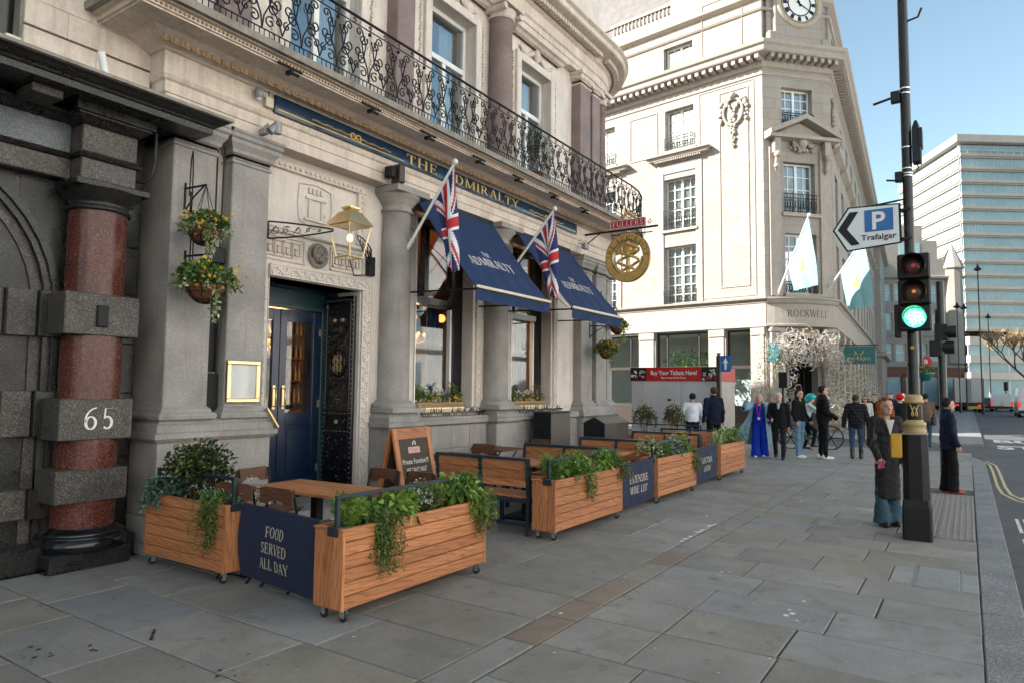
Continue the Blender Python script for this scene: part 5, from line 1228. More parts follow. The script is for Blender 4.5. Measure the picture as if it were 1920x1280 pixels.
# clock stage
m=hm(FC); m.box(.28,3.3,.02,3.2,17.2,21.6); m.box(.55,2.98,-.22,.02,17.4,21.6,.03); m.box(.2,.7,-.3,0,17.2,17.9,.05); m.box(2.9,3.35,-.3,0,17.2,17.8,.05); hp(m,'clock_stage','portland')
m=hm(FC); c0=Vector((1.78,-.22,19.33))
FCc=FC@Matrix.Translation(c0)@Matrix.Rotation(math.pi/2,4,'X')
m.M=FCc; m.lathe([(1.16,0),(1.16,.08),(1.0,.12),(.92,.05)],(0,0,0),40,cap=False); hp(m,'clock_surround','portland_trim')
m=MB(); m.M=FCc; m.lathe([(.92,.02),(.92,.055),(.86,.06),(.85,.03)],(0,0,0),40,cap=False); m.lathe([(.60,.035),(.60,.05),(.55,.05),(.55,.035)],(0,0,0),40,cap=False)
for h in range(12):
    a=rad(90-30*h); n=[3,1,2,3,3,2,3,3,4,3,3,4][h]
    for k in range(n):
        da=(k-(n-1)/2)*.075; u=Vector((math.cos(a+da),math.sin(a+da),0)); s_=Vector((-u.y,u.x,0))*.022; q0=u*.62+Vector((0,0,.045)); q1=u*.83+Vector((0,0,.045)); m.quad(q0-s_,q0+s_,q1+s_*1.3,q1-s_*1.3)
for a,Ln,w_ in((rad(90-120),.78,.035),(rad(90-340),.5,.05)):
    u=Vector((math.cos(a),math.sin(a),0)); s_=Vector((-u.y,u.x,0))*w_; o=Vector((0,0,.06)); m.quad(o-u*.15-s_,o-u*.15+s_,o+u*Ln+s_*.4,o+u*Ln-s_*.4)
clk=hp(m,'clock_face','black_gloss')
m=MB(); m.M=FCc; m.lathe([(0,.03),(.86,.03)],(0,0,0),40,cap=False,smooth=False); hp(m,'clock_dial','white_paint',clk)
m=MB(); m.M=FCc; m.tube([(.89*math.cos(t),.89*math.sin(t),.06) for t in [2*math.pi*i/40 for i in range(41)]],.018,5,False); hp(m,'gilt_ring','gold_leaf',clk)
# bowed name board with incised lettering
n=12; chord=3.5; bul=.42
def bow(a): return Vector((.0+chord*a,-.10-bul*math.sin(math.pi*a)**.8,0))
m=hm(FC); prof=[(.0,4.52),(.06,4.54),(.06,4.62),(.0,4.64),(.0,5.50),(.08,5.56),(.14,5.70),(.20,5.72),(.20,5.80),(-.4,5.86)]
pp=mitre([bow(i/n) for i in range(n+1)]); m.sweep(prof,pp); m._a([tuple(bow(i/n)+Vector((0,0,4.52))) for i in range(n+1)],[tuple(range(n+1))]); nb=hp(m,'name_board','portland_trim')
tx='ROCKWELL'; wd=[_glyph(c)[0] for c in tx]; tot=sum(wd)+.55*(len(tx)-1); x=0; hgt=.30
for c,w0 in zip(tx,wd):
    a=.24+.56*((x+w0/2)/tot); p=bow(a); dd=(bow(a+.01)-bow(a-.01)).normalized(); m=hm(FC); nn=Vector((dd.y,-dd.x,0))
    add_word(m,c,p+nn*.006+Vector((0,0,4.95)),dd,(0,0,1),hgt); o=hp(m,'letter','bronze_dark',nb); x+=w0+.55
# doorway with dark lobby
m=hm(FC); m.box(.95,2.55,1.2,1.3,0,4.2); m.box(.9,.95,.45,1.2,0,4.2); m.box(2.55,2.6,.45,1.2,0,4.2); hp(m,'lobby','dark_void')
m=hm(FC)
for x in(.45,3.05): m.box(x-.3,x+.3,-.18,0,0,4.3,.03); m.box(x-.36,x+.36,-.26,0,4.3,4.5,.03)
hp(m,'pilaster','portland_trim')
# ---- right face, in shade, receding along the street
RH=[];RHa=[]
for b in range(11):
    c=2.0+3.35*b; RH+=[(c-.7,c+.7,6.0,8.6),(c-.7,c+.7,9.5,12.0),(c-.65,c+.65,13.4,15.4)]; RHa.append((c-.6,c+.6,17.5,18.7))
wallpanel(FR,0,38,4.5,16,RH,t=.4); wallpanel(FR,0,38,16,19.6,RHa,y=.02,t=.4)
m=hm(FR); m.box(0,38,0,.4,4.45,4.5)
for b in range(12):
    c=.35+3.35*b; m.box(max(0,c-.45),min(38,c+.45),0,.5,0,4.45)
hp(m,'wall','portland')
for b in range(12):
    c=.35+3.35*b; m=hm(FR)
    for k in range(5): m.tube([(c-.34+k*.17,-.02,.4),(c-.34+k*.17,-.02,4.1)],.06,6)
    m.box(c-.45,c+.45,-.1,0,0,.4); m.box(c-.47,c+.47,-.12,0,4.1,4.45); hp(m,'fluted_pilaster','portland_trim')
w0=None
for (x0,x1,z0,z1) in RH+RHa:
    casement(FR,x0,x1,z0,z1,4,y=.22,drape=False,cols=2)
for b in range(11):
    c=2.0+3.35*b; m=hm(FR); m.sweep([(0,12.75),(.3,12.9),(.34,13.1),(0,13.15)],rloop(c-1.0,c+1.0,0,.1)); hp(m,'window_hood','portland_trim')
    for z in(9.3,5.84): m=hm(FR); m.box(c-.8,c+.8,-.1,0,z,z+.15); hp(m,'window_sill','portland_trim')
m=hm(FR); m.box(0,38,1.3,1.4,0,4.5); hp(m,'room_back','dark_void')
m=hm(FR)
for i in range(16): m.ball((.25+R_.uniform(-.15,.15),-.1,13.0+i*.14),R_.uniform(.08,.17),5)
hp(m,'carved_drop','portland_trim')
m=hm(FR); m._a([(0,.3,19.7),(38,.3,19.7),(38,4,23.5),(0,4,23.5)],[(0,1,2,3)]); hp(m,'slate_roof','roof_slate')
# blank mass inside so that no light leaks through
m=MB(); i=[FL@Vector((-14,1.6,0)),FL@Vector((-.9,1.6,0)),FR@Vector((1.2,1.6,0)),FR@Vector((38,1.6,0)),FR@Vector((38,12,0)),FL@Vector((-14,12,0))]
m.prism([(p.x,p.y) for p in i],(0,0,4.6),(1,0,0),(0,1,0),(0,0,15.2)); hp(m,'inner_mass','dark_void')
# ---- dried white vines round the hotel door
def vines(nm,mt,N,seed,Lr,rad_):
    g=np.random.default_rng(seed); m=MB()
    for k in range(N):
        u=g.uniform()
        if u<.30: x,z=g.uniform(.2,3.0),g.uniform(2.9,4.2)
        elif u<.52: x,z=g.uniform(-.9,1.0),g.uniform(0,3.9)
        else:
            x,z=g.uniform(2.5,5.0),g.uniform(0,3.9)
            if z>3.9-(x-2.6)*.9: continue
        p=FC@Vector((x,-.35-g.uniform(0,.65),z)); d=Vector(g.normal(size=3)); d.normalize(); P=[p]
        c=Vector(g.normal(size=3)); c.normalize(); st=g.uniform(.03,.06); curl=g.uniform(.25,.6)
        for j in range(int(g.uniform(7,12))): d=(d+c.cross(d)*curl+Vector(g.normal(size=3))*.14).normalized(); p=p+d*st; P.append(p)
        m.tube(P,rad_*g.uniform(.7,1.3),3,False)
    return m
t=thing('vine_arch','tangle of dried white vines and twigs arching round the hotel entrance','garland',tuple(FC@Vector((1.8,-.4,0))))
vines('vine','twig_white',1750,3,0,.009).build('white_vines',M['twig_white'],t,w=True,kind='stuff'); vines('v','twig_tan',420,5,0,.011).build('tan_twigs',M['twig_tan'],t,w=True,kind='stuff')
lv=Leaves(); g=np.random.default_rng(9); n=900
xx=np.where(g.uniform(size=n)<.25,g.uniform(-.8,.9,n),g.uniform(2.6,4.8,n)); zz=g.uniform(0,1,n)**1.2*3.4
A=np.array(FC); P=np.stack([xx,-.4-g.uniform(0,.5,n),zz,np.ones(n)],1)@A.T; lv.add(*leaf_arrays(P[:,:3],g.normal(size=(n,3)),.10,.06,g),0); lv.build('pale_leaves',[M['leaf_variegated']],t,w=True,kind='stuff')
# ---- flags, hanging signs of the hotel
def cloth_grid(fn,nu,nv):
    V=[tuple(fn(i/nu,j/nv)) for j in range(nv+1) for i in range(nu+1)]; F=[(j*(nu+1)+i,j*(nu+1)+i+1,(j+1)*(nu+1)+i+1,(j+1)*(nu+1)+i) for j in range(nv) for i in range(nu)]; return V,F
for B,T,lb in(((31.43,6.9,5.88),(29.83,5.24,8.96),'pale teal flag left of the two on the hotel corner'),((33.27,5.12,6.24),(31.62,3.4,8.2),'pale teal flag behind the parking sign, right of the two on the hotel corner')):
    B=Vector(B);T=Vector(T); t=thing('hotel_flag',lb,'flag',tuple(B),0,'flags on the hotel corner')
    m=MB(); m.tube([B,T],[.05,.035],8); m.ball(tuple(T),.08,8); m.build('flagpole',M['white_paint'],t,w=True)
    d=(B-T); Ld=d.length; d.normalize(); hz=Vector((.72,-.69,0))
    def S(a,b):
        H=T+d*(.06+Ld*.62*a); w_=b**.85; hx=H.lerp(Vector((T.x,T.y,H.z)),w_*.22); z=H.z*(1-b)+(T.z-2.9-.10*a)*b
        return Vector((hx.x,hx.y,z))+hz*(.34*b*(1-a)+.05*math.sin(a*13+b*3)*b)+Vector((-.69,-.72,0))*(.07*math.sin(a*11+b*2.5)*min(1,b*1.6))
    V,F=cloth_grid(S,40,44); mi=[]
    for j in range(44):
        for i in range(40):
            a,b=(i+.5)/40-.46,(j+.5)/44-.52; r=math.hypot(a*2.2,b*3.2); q=math.atan2(b,a); mi.append(1 if r<.40*(.75+.35*math.sin(3*q+.6)*math.cos(2*q)) or (abs(a)<.10 and abs(b)<.12) else 0)
    np_obj('flag_cloth',V,F,[M['pale_teal'],M['flag_amber']],t,mi,True,w=True)
for (x,y,z),wd,lb in((( 33.6,3.95,2.95),1.25,'teal hanging sign over the white vines on the right of the hotel door'),((30.55,6.9,2.95),.5,'small teal hanging sign left of the hotel door')):
    t=thing('hanging_sign',lb,'sign',(x,y,z)); a=Vector((.10,-1,0)).normalized() if wd>1 else Vector((-.25,-1,0)).normalized(); n_=Vector((-1,-.1,0))
    m=MB(); m.prism([(-wd/2,0),(wd/2,0),(wd/2,.78),(-wd/2,.78)],(x,y,z),a,(0,0,1),n_*.06); b=m.build('board',M['hotel_teal'],t,w=True)
    m=MB(); m.tube([Vector((x,y,z+.83))+a*(-wd*.6),Vector((x,y,z+.83))+a*wd*.6],.025,6); m.build('bracket',M['bronze_dark'],t,w=True)
    if wd>1:
        m=MB(); o=Vector((x,y,z))+n_*.065
        for s in(-1,1): m._a([tuple(o+a*(s*p)+Vector((0,0,q))) for p,q in((0,.48),(.05,.40),(.20,.62),(.16,.5),(.05,.38))],[(0,1,2,3,4)])
        add_word(m,'ROCKWELL',o+Vector((0,0,.18)),a,(0,0,1),.11,fit=.95); m.build('emblem',M['gold_leaf'],b,w=True)
m=hm(FL); 
add_sans(m,'NORTHUMBERLAND',(-1.55,-.012,6.15),(1,0,0),(0,0,1),.14,fit=1.1) if False else None
# ================================================================ FARTHER BUILDINGS
mat('stone_far',(.30,.27,.235),rough=.9,var=.10,vs=1.5); mat('red_brown',(.16,.05,.03),rough=.6,var=.15); mat('concrete_far',(.46,.42,.37),rough=.85,var=.08,vs=.5)
mat('spandrel_white',(.62,.60,.56),rough=.6,var=.06)
mat('tower_glass',(.30,.43,.47),rough=.12,var=.12,vs=.3,spec=.9)
vb=thing('mansion_block','grey stone gabled block with a red shopfront beyond the hotel','building',(86,6,0)); 
def vp(mb,nm,mt,par=None,**k): return mb.build(nm,M[mt],par or vb,w=True,**k)
FV=frame(Vector((84,9.6,0)),-58)
wn=[(x,x+1.1,z,z+1.9) for z in(5.2,8.6,11.8) for x in(.7,2.3,3.7,6.0,7.4,9.4)]
zs=sorted({0,4.4,16.5}|{h[2] for h in wn}|{h[3] for h in wn}); m=MB(); m.M=FV
for a,b in zip(zs,zs[1:]):
    if b<=4.4: continue
    x=0
    for h in sorted(h for h in wn if h[2]<b-1e-6 and h[3]>a+1e-6): m.box(x,h[0],0,.4,a,b); x=h[1]
    m.box(x,11,0,.4,a,b)
m.M=None; vp(m,'wall','stone_far')
for h in wn:
    m=MB(); m.M=FV; x0,x1,z0,z1=h; y=.2
    for q in((x0,x0+.08,z0,z1),(x1-.08,x1,z0,z1),(x0,x1,z1-.08,z1),(x0,x1,(z0+z1)/2-.04,(z0+z1)/2+.04)): m.box(q[0],q[1],y,y+.06,q[2],q[3])
    m.M=None; f=vp(m,'window','white_paint'); m=MB(); m.M=FV; m.box(x0,x1,y+.07,y+.08,z0,z1); m.M=None; vp(m,'pane','tower_glass',f)
for pr in([(0,4.4),(.3,4.6),(.3,4.75),(0,4.8)],[(0,14.2),(.35,14.4),(.35,14.6),(0,14.7)],[(0,7.9),(.12,7.95),(.12,8.1),(0,8.15)]):
    m=MB(); m.M=FV; m.sweep(pr,rloop(0,11,0,.2)); m.M=None; vp(m,'cornice','stone_far')
for x in(1.2,10.2):
    m=MB(); m.M=FV; m.lathe([(1.0,5),(1.0,15.3),(1.2,15.5),(1.15,15.7),(0.0,18.5)],(x,.3,0),10,smooth=False); m.M=None; vp(m,'turret','stone_far')
m=MB(); m.M=FV; m.prism([(2.5,16.5),(8.5,16.5),(8.5,18.6),(6.9,18.6),(6.9,20.3),(4.1,20.3),(4.1,18.6),(2.5,18.6)],(0,0,0),(1,0,0),(0,0,1),(0,.8,0)); m.M=None; vp(m,'gable','stone_far')
for i in range(3):
    m=MB(); m.M=FV; m.box(4.3+i*.85,4.9+i*.85,-.03,0,17.0,18.3); m.M=None; vp(m,'window','tower_glass')
m=MB(); m.M=FV; m.box(0,11,.4,9,4.5,15.5); m.M=None; vp(m,'mass','stone_far')
m=MB(); m.M=FV
for x0,x1 in((.0,.5),(4.2,4.6),(8.2,8.7),(10.6,11)): m.box(x0,x1,-.1,.4,0,3.9)
m.box(0,11,-.1,.4,3.5,4.4); m.M=None; vp(m,'shopfront','red_brown')
m=MB(); m.M=FV; m.box(.5,10.6,.15,.2,.4,3.5); m.M=None; vp(m,'shop_window','tower_glass')
m=MB(); m.M=FV; m.box(0,11,1.2,1.3,0,4); m.M=None; vp(m,'shop_back','room_brown')
# neighbour strip between hotel and block
nb2=thing('stone_terrace','pale stone terrace continuing the street after the hotel','building',(74,8,0))
FN=frame(FR@Vector((38.2,-.5,0)),3.2); m=MB(); m.M=FN; m.box(0,12,0,9,0,15.5); m.sweep([(0,15.2),(.4,15.4),(.4,15.7),(0,15.8)],rloop(0,12,0,9)); m.sweep([(0,5),(.4,5.1),(.4,5.4),(0,5.5)],rloop(0,12,0,9)); m.M=None; m.build('wall',M['stone_far'],nb2,w=True)
for i in range(4):
    for z in(6.2,9.4,12.4):
        m=MB(); m.M=FN; m.box(1+i*2.9,2.3+i*2.9,-.04,0,z,z+2); m.M=None; m.build('window',M['tower_glass'],nb2,w=True)
for z in(6.2,9.4,12.4):
    for y in(1.2,3.4):
        m=MB(); m.M=FN; m.box(-.04,0,y,y+1.2,z,z+2); m.M=None; m.build('window',M['tower_glass'],nb2,w=True)
# tower of glass bands
tw=thing('office_tower','tall office tower of glass bands and pale concrete floors','building',(176,0,0))
TL=frame(Vector((176,.06,0)),28-180); TR=frame(Vector((176,.06,0)),-54)
def tp_(mb,nm,mt,par=None,**k): mb.M=None; return mb.build(nm,M[mt],par or tw,w=True,**k)
zt=58.; floors=[15.5+2.93*i for i in range(14)]
def bandpair(F,x0,x1):
    for i,z in enumerate(floors):
        if z>55: continue
        m=hm(F); m.box(x0,x1,-.35 if False else -.45,.6,z,z+.55); m.box(x0,x1,-.2,.6,z-.35,z); tp_(m,'floor_band','concrete_far')
        m=hm(F); m.box(x0,x1,.25,.3,z+.55,z+2.58); g_=tp_(m,'window_band','tower_glass')
        m=hm(F); n=int((x1-x0)/1.55)
        for k in range(n+1): x=x0+(x1-x0)*k/n; m.box(x-.04,x+.04,.18,.25,z+.55,z+2.58)
        tp_(m,'mullion','spandrel_white',g_,kind='stuff')
        m=hm(F)
        for k in range(n):
            if R_.random()<.5: x=x0+(x1-x0)*k/n; m.box(x+.05,x+1.45,.45,.5,z+.55+R_.uniform(.0,1.2),z+2.58)
        if m.v: tp_(m,'blind','spandrel_white',g_,kind='stuff')
bandpair(TL,-28.5,0); bandpair(TR,0,40)
m=MB(); q=[TL@Vector((-28.3,1.3,0)),Vector((176,.06,0))+Vector((.469+.809,-.883+.588,0))*2.2,TR@Vector((40,1.3,0)),TR@Vector((40,24,0)),TL@Vector((-28.3,26,0))]; m.prism([(p.x,p.y) for p in q],(0,0,10),(1,0,0),(0,1,0),(0,0,45.5)); tp_(m,'core','dark_void')
m=MB(); tpth=mitre([TL@Vector((-28.5,0,0)),Vector((176,.06,0)),TR@Vector((40,0,0))]); m.sweep([(-2,56.2),(.9,56.6),(.9,58.2),(-2,58.3)],tpth); tp_(m,'parapet','concrete_far')
m=MB()
for F,x0,x1 in((TL,-28.5,0),(TR,0,40)):
    m.M=F
    for k in range(24): x=x0+(x1-x0)*k/23; m.box(x-.05,x+.05,-.2,-.1,53.8,54.9)
    m.box(x0,x1,-.2,-.1,54.85,54.95)
tp_(m,'roof_rail','spandrel_white',kind='stuff')
# podium
def pod(F,x0,x1):
    for z,h in((12.2,1.7),(8.4,1.6),(4.9,1.5)):
        m=hm(F); m.box(x0,x1,-1.2,1,z,z+h); tp_(m,'podium_band','concrete_far')
    for z0,z1 in((0.8,4.9),(6.4,8.4),(10.0,12.2)):
        m=hm(F); m.box(x0,x1,-.6,-.55,z0,z1); g_=tp_(m,'window_band','tower_glass')
        m=hm(F); n=int((x1-x0)/4.2)
        for k in range(n+1): x=x0+(x1-x0)*k/n; m.box(x-.14,x+.14,-.75,-.6,z0,z1)
        tp_(m,'mullion','spandrel_white',g_,kind='stuff')
    m=hm(F); m.box(x0,x1,-.7,1,0,.8); tp_(m,'podium_base','concrete_far')
    m=hm(F); m.box(x0+3,x1-3,2.,2.1,0,13); tp_(m,'core','dark_void')
pod(TL,-28.5,0); pod(TR,0,40)
# sunlit terrace across the road: lights the shade and shows in the glass of the pub
mat('stucco_white',(.80,.785,.77),rough=.9,var=.05)
ot=thing('terrace_opposite','long sunlit white terrace on the other side of the road','building',(0,-19,0))
m=MB(); m.box(-40,27,-32,-19.3,0,21); m.build('wall',M['stucco_white'],ot,w=True); m=MB(); m.box(27.1,62,-32,-19.3,0,13); m.build('wall',M['stucco_white'],ot,w=True)
for z in(4.6,9.,13.4,17.6,20.5):
    m=MB(); m.box(-40,27 if z>13 else 62,-19.4,-18.85,z,z+.4); m.build('string_course',M['stucco_white'],ot,w=True)
w_=None
for i in range(25):
    for z in((1.0,5.8,10.2,14.5) if i<16 else (1.0,5.8,9.4)):
        if w_ is None:
            m=MB(); m.box(-38.6,-37.3,-19.3,-19.26,1.0,3.6); w_=m.build('window_pane',M['tower_glass'],ot,w=True); continue
        inst(w_,ot,(i*4.,0,z-1.0))
for i in range(17):
    m=MB(); x=-40+i*4.; m.box(x,x+.7,-19.3,-19.05,0,20.5); m.build('pilaster',M['stucco_white'],ot,w=True)
# ================================================================ SIGNS, AWNINGS, FLAGS, LAMP ON THE PUB
mat('logo_pink',(.62,.40,.36),rough=.7,var=.05); mat('sign_navy',(.010,.035,.075),rough=.12,var=.05,coat=.6); mat('brand_red',(.45,.018,.02),rough=.4,var=.06); mat('print_white',(.72,.70,.66),rough=.6,var=.03)
t=thing('fascia_sign','long navy fascia sign with gold letters THE ADMIRALTY under the balcony','sign',(8.7,6.74,5.0))
m=MB(); m.box(4.96,12.45,6.712,6.748,4.905,5.115,.006); b=m.build('panel',M['sign_navy'],t,w=True)
m=MB(); 
for z in(4.905,5.105): m.box(4.96,12.45,6.706,6.712,z,z+.010)
for x in(4.96,12.44): m.box(x,x+.01,6.706,6.712,4.915,5.105)
m.build('border',M['black_gloss'],b,w=True)
m=MB(); m.box(5.0,7.18,6.704,6.711,4.945,4.957); m.box(10.35,12.4,6.704,6.711,4.945,4.957); m.build('gilt_line',M['gold_leaf'],b,w=True)
m=MB()
for s0,s1 in((5.52,6.95),(10.6,11.9)):
    n=int((s1-s0)/.032)
    for i in range(n): m.ball((s0+i*.032,6.702,5.0+.006*math.sin(i)),.013,5)
    c=(s0+s1)/2
    for k in(-1,1): m.tube([(c+k*.05+.045*math.cos(q),6.70,5.0+.04*math.sin(q)) for q in [2*math.pi*i/12 for i in range(13)]],.011,5,False)
m.build('gilt_rope',M['gold_leaf'],b,w=True,kind='stuff')
add_word(None,'THE ADMIRALTY',(8.72,6.71,4.935),(1,0,0),(0,0,1),.150,d=(0,-.016,0),track=.13,fit=2.98,letters=lambda mm: mm.build('letter',M['gold_leaf'],b,w=True))
def shield(x,y,z):pass
# --- hanging pub sign
SX,SY,SZ,SR=12.9,5.75,4.40,.485
t=thing('pub_sign','round gilt sign with an anchor and rope hanging under a red name plate','sign',(SX,6.75,4.98))
m=MB(); m.tube([(SX,6.76,4.985),(SX,5.10,4.99)],.022,8); m.tube([(SX,6.76,4.75),(SX,6.4,4.97)],.012,6); m.tube([(SX,5.22,4.88),(SX,6.1,4.90)],.012,6)
for q in(5.38,6.12): m.tube([(SX,q,4.97),(SX,q,4.82)],.008,5)
m.build('bracket',M['black_iron'],t,w=True)
m=MB(); m.box(SX-.02,SX+.02,5.36,6.14,5.02,5.20,.006); p=m.build('name_plate',M['brand_red'],t,w=True)
m=MB()
for q in((5.36,6.14,5.02,5.032),(5.36,6.14,5.188,5.20),(5.36,5.372,5.032,5.188),(6.128,6.14,5.032,5.188)): m.box(SX-.028,SX-.021,*q)
add_word(m,'FULLERS',(SX-.024,5.75,5.052),(0,-1,0),(0,0,1),.115,fit=.68,track=.12); m.build('lettering',M['print_white'],p,w=True)
m=MB()
for k in range(5): m.ball((SX,5.75+(k-2)*.05,5.27+.04*(2-abs(k-2))),.042,6)
for s in(-1,1): m.tube([(SX,q[0],q[2]) for q in spiral(5.75+s*.15,5.26,.055,90,s*380,10)],.012,5)
m.tube([(SX,q[0],q[2]) for q in spiral(5.29,5.10,.055,90,380,10)],.012,5); m.build('gilt_crest',M['gold_leaf'],t,w=True)
OC=Vector((SX,SY,SZ))
def P2(a,b,d=0.): return Vector((SX-d,SY-a*.94,SZ+b*.94))
m=MB(); n=40; r0,r1=.37,.515
for i in range(n):
    a,b=2*math.pi*i/n,2*math.pi*(i+1)/n; q=lambda r,t,d:P2(r*math.cos(t),r*1.05*math.sin(t),d)
    m.quad(q(r1,a,.045),q(r1,b,.045),q(r0,b,.045),q(r0,a,.045)); m.quad(q(r0,a,-.045),q(r0,b,-.045),q(r1,b,-.045),q(r1,a,-.045)); m.quad(q(r1,b,.045),q(r1,a,.045),q(r1,a,-.045),q(r1,b,-.045)); m.quad(q(r0,a,.045),q(r0,b,.045),q(r0,b,-.045),q(r0,a,-.045))
ring=m.build('gilt_ring',M['gold_leaf'],t,w=True)
m=MB()
for r in(.518,.368): m.tube([P2(r*math.cos(q),r*1.05*math.sin(q),.045) for q in [2*math.pi*i/40 for i in range(41)]],.007,5,False)
tx='THE ADMIRALTY'; a0,a1=182.,-2.; wds=[_glyph(c)[0] for c in tx]; T=sum(wds)+.14*12; x=0
for c,w0 in zip(tx,wds):
    a=rad(a0+(a1-a0)*((x+w0/2)/T)); u=P2(math.sin(a),-math.cos(a))-OC; v=P2(math.cos(a),math.sin(a))-OC
    add_word(m,c,OC+v*.395+Vector((-.048,0,0)),u,v,.095); x+=w0+.14
m.build('lettering',M['black_gloss'],ring,w=True)
m=MB(); m.tube([P2(0,-.37),P2(0,.36)],.045,8); m.tube([P2(.16*math.cos(q),.20+.12*math.sin(q)) for q in [2*math.pi*i/20 for i in range(21)]],.035,7,False); m.ball(tuple(P2(0,.19)),.125,10,(.4,1,1)); m.ball(tuple(P2(0,.33)),.06,8,(.6,1.6,.7))
m.tube([P2(-.32,.0),P2(-.30,-.20),P2(-.16,-.35),P2(0,-.39),P2(.16,-.35),P2(.30,-.20),P2(.32,.0)],[.015,.045,.055,.06,.055,.045,.015],8); m.tube([P2(-.24,.12),P2(.24,.12)],.032,7)
m.build('anchor',M['gold_leaf'],t,w=True)
for s,o in((1,0),(-1,math.pi*.0)):
    m=MB(); m.tube([P2(s*.25*math.sin(k*.50)*(1 if k<11 else .8),.30-.040*k,.06*math.cos(k*.5)*s) for k in range(17)],.030,7); m.build('rope',M['gold_leaf'],t,w=True)
# --- awnings
def awning(x0,x1,label):
    t=thing('awning',label,'awning',((x0+x1)/2,6.78,4.5),0,'navy awnings over the pub windows')
    y0,z0,y1,z1=6.78,4.53,5.63,3.10; n=12; V=[];F=[]
    S=lambda a,b:(x0+(x1-x0)*a,y0+(y1-y0)*b,z0+(z1-z0)*b-.05*math.sin(math.pi*b)*(.7+.3*math.cos(a*6))+.008*math.sin(a*31+b*4)*b+.006*math.sin(b*26+a*5))
    V,F=cloth_grid(S,40,26); m=MB(); m._a(V,F,True); m._a([(p[0],p[1]+.006,p[2]-.006) for p in V],[f[::-1] for f in F],True); c=m.build('canopy',M['navy_canvas'],t,w=True)
    m=MB(); V,F=cloth_grid(lambda a,b:(x0+(x1-x0)*a,y1-.01-.012*math.sin(a*21)*b,z1-.005-.19*b),28,4); m._a(V,F,True); m._a([(p[0],p[1]+.004,p[2]) for p in V],[f[::-1] for f in F],True); v=m.build('valance',M['navy_canvas'],t,w=True)
    m=MB(); m.box(x0-.015,x1+.015,y1-.045,y1-.015,z1-.03,z1+.012,.004); f=m.build('front_bar',M['cream_print'],t,w=True)
    m=MB(); m.box(x0,x1,y1-.012,y1+.02,z1-.06,z1-.01); 
    for x in(x0+.02,x1-.02): m.tube([(x,y1,z1-.04),(x,7.1,z1+.0)],.014,6); m.tube([(x,y1+.1,z1),(x,6.3,3.6),(x,7.05,4.2)],.006,4)
    m.box(x0,x1,6.76,6.86,4.46,4.57); m.build('frame_arm',M['black_iron'],t,w=True)
    m=MB(); L=Vector((0,y0-y1,z0-z1)); Ln=L.length; L.normalize(); nn=Vector((0,-L.z,L.y))
    def on(tmp,b0):
        V=[]
        for vx,vy,_ in tmp.v:
            a=.5+vx/(x1-x0)-.02; b=b0-vy/Ln; V.append(tuple(Vector(S(a,b))+nn*.006))
        m._a(V,tmp.f,False)
    q=MB(); add_word(q,'ADMIRALTY',(0,0,0),(1,0,0),(0,1,0),.20,fit=1.16); on(q,.70); m.build('lettering',M['print_white'],c,w=True); m=MB(); q=MB(); add_word(q,'THE',(0,0,0),(1,0,0),(0,1,0),.085); on(q,.56)
    m.build('lettering',M['print_white'],c,w=True); return t
awning(7.52,9.50,'navy awning lettered ADMIRALTY over the window nearer the door'); awning(10.28,12.28,'navy awning lettered ADMIRALTY over the window by the street corner')
# --- union flags
mat('flag_white',(.66,.66,.68),rough=.85,var=.05)
def union(u,v):
    "0 blue 1 white 2 red; u along the fly 0..2, v up 0..1"
    x,y=u-1.,v-.5
    if abs(x)<.1 or abs(y)<.1: return 2
    if abs(x)<.167 or abs(y)<.167: return 1
    s=1 if x*y>0 else -1; d=(abs(y)*2-abs(x))/math.sqrt(5)   # >0 above the diagonal
    if abs(d)<.10:
        side=d*(1 if (x>0)==(s>0) else -1)*( 1 if y>0 else 1)
        if -.066<d*(-1 if (x<0) else 1)<0: return 2
        return 1
    return 0
def flag(xp,base,tip,label,ph):
    t=thing('union_flag',label,'flag',base,0,'union flags on the pub columns'); B=Vector(base);T=Vector(tip)
    m=MB(); m.tube([B,T],[.024,.018],8); m.ball(tuple(T),.042,10); m.build('flagpole',M['white_paint'],t,w=True)
    m=MB(); m.box(xp-.07,xp+.05,base[1]+.0,base[1]+.03,base[2]-.28,base[2]+.22,.004); m.tube([B+Vector((0,.01,0)),B+(T-B)*.12],.032,8); m.build('bracket_plate',M['white_paint'],t,w=True)
    d=(B-T); Lp=d.length; d.normalize(); Lf=1.52
    def S(a,b):
        H=T+d*(.06+.62*a*1.0); w_=b**.75; x=H.x+ .02; y=H.y*(1-w_)+(T.y+.10*a)*w_; z=H.z*(1-b)+(T.z-Lf-.04*math.sin(a*5))*b
        env=min(1,b*2.2)*(1-.15*b); wob=.085*env*math.sin(a*9.5+b*1.6+ph); wob2=.04*env*math.sin(a*17+2.2*b+ph*2)
        return Vector((x+wob+.03*b,y+.05*env*math.cos(a*9.5+b*1.2+ph)-.02,z+.02*math.sin(a*6)*b))
    nu,nv=34,96; V=[];F=[];mi=[]
    for j in range(nv+1):
        for i in range(nu+1): V.append(tuple(S(i/nu,j/nv)))
    for j in range(nv):
        for i in range(nu): F.append((j*(nu+1)+i,j*(nu+1)+i+1,(j+1)*(nu+1)+i+1,(j+1)*(nu+1)+i)); mi.append(union(2*(j+.5)/nv,1-(i+.5)/nu))
    np_obj('flag_cloth',V,F,[M['blue_cloth'],M['flag_white'],M['red_cloth']],t,mi,True,w=True)
flag(7.33,(7.33,6.74,3.70),(7.33,5.88,4.84),'union flag on the granite column beside the pub door',0.3)
flag(9.90,(9.90,6.72,3.66),(9.90,5.76,4.74),'union flag on the granite column between the two awnings',1.7)
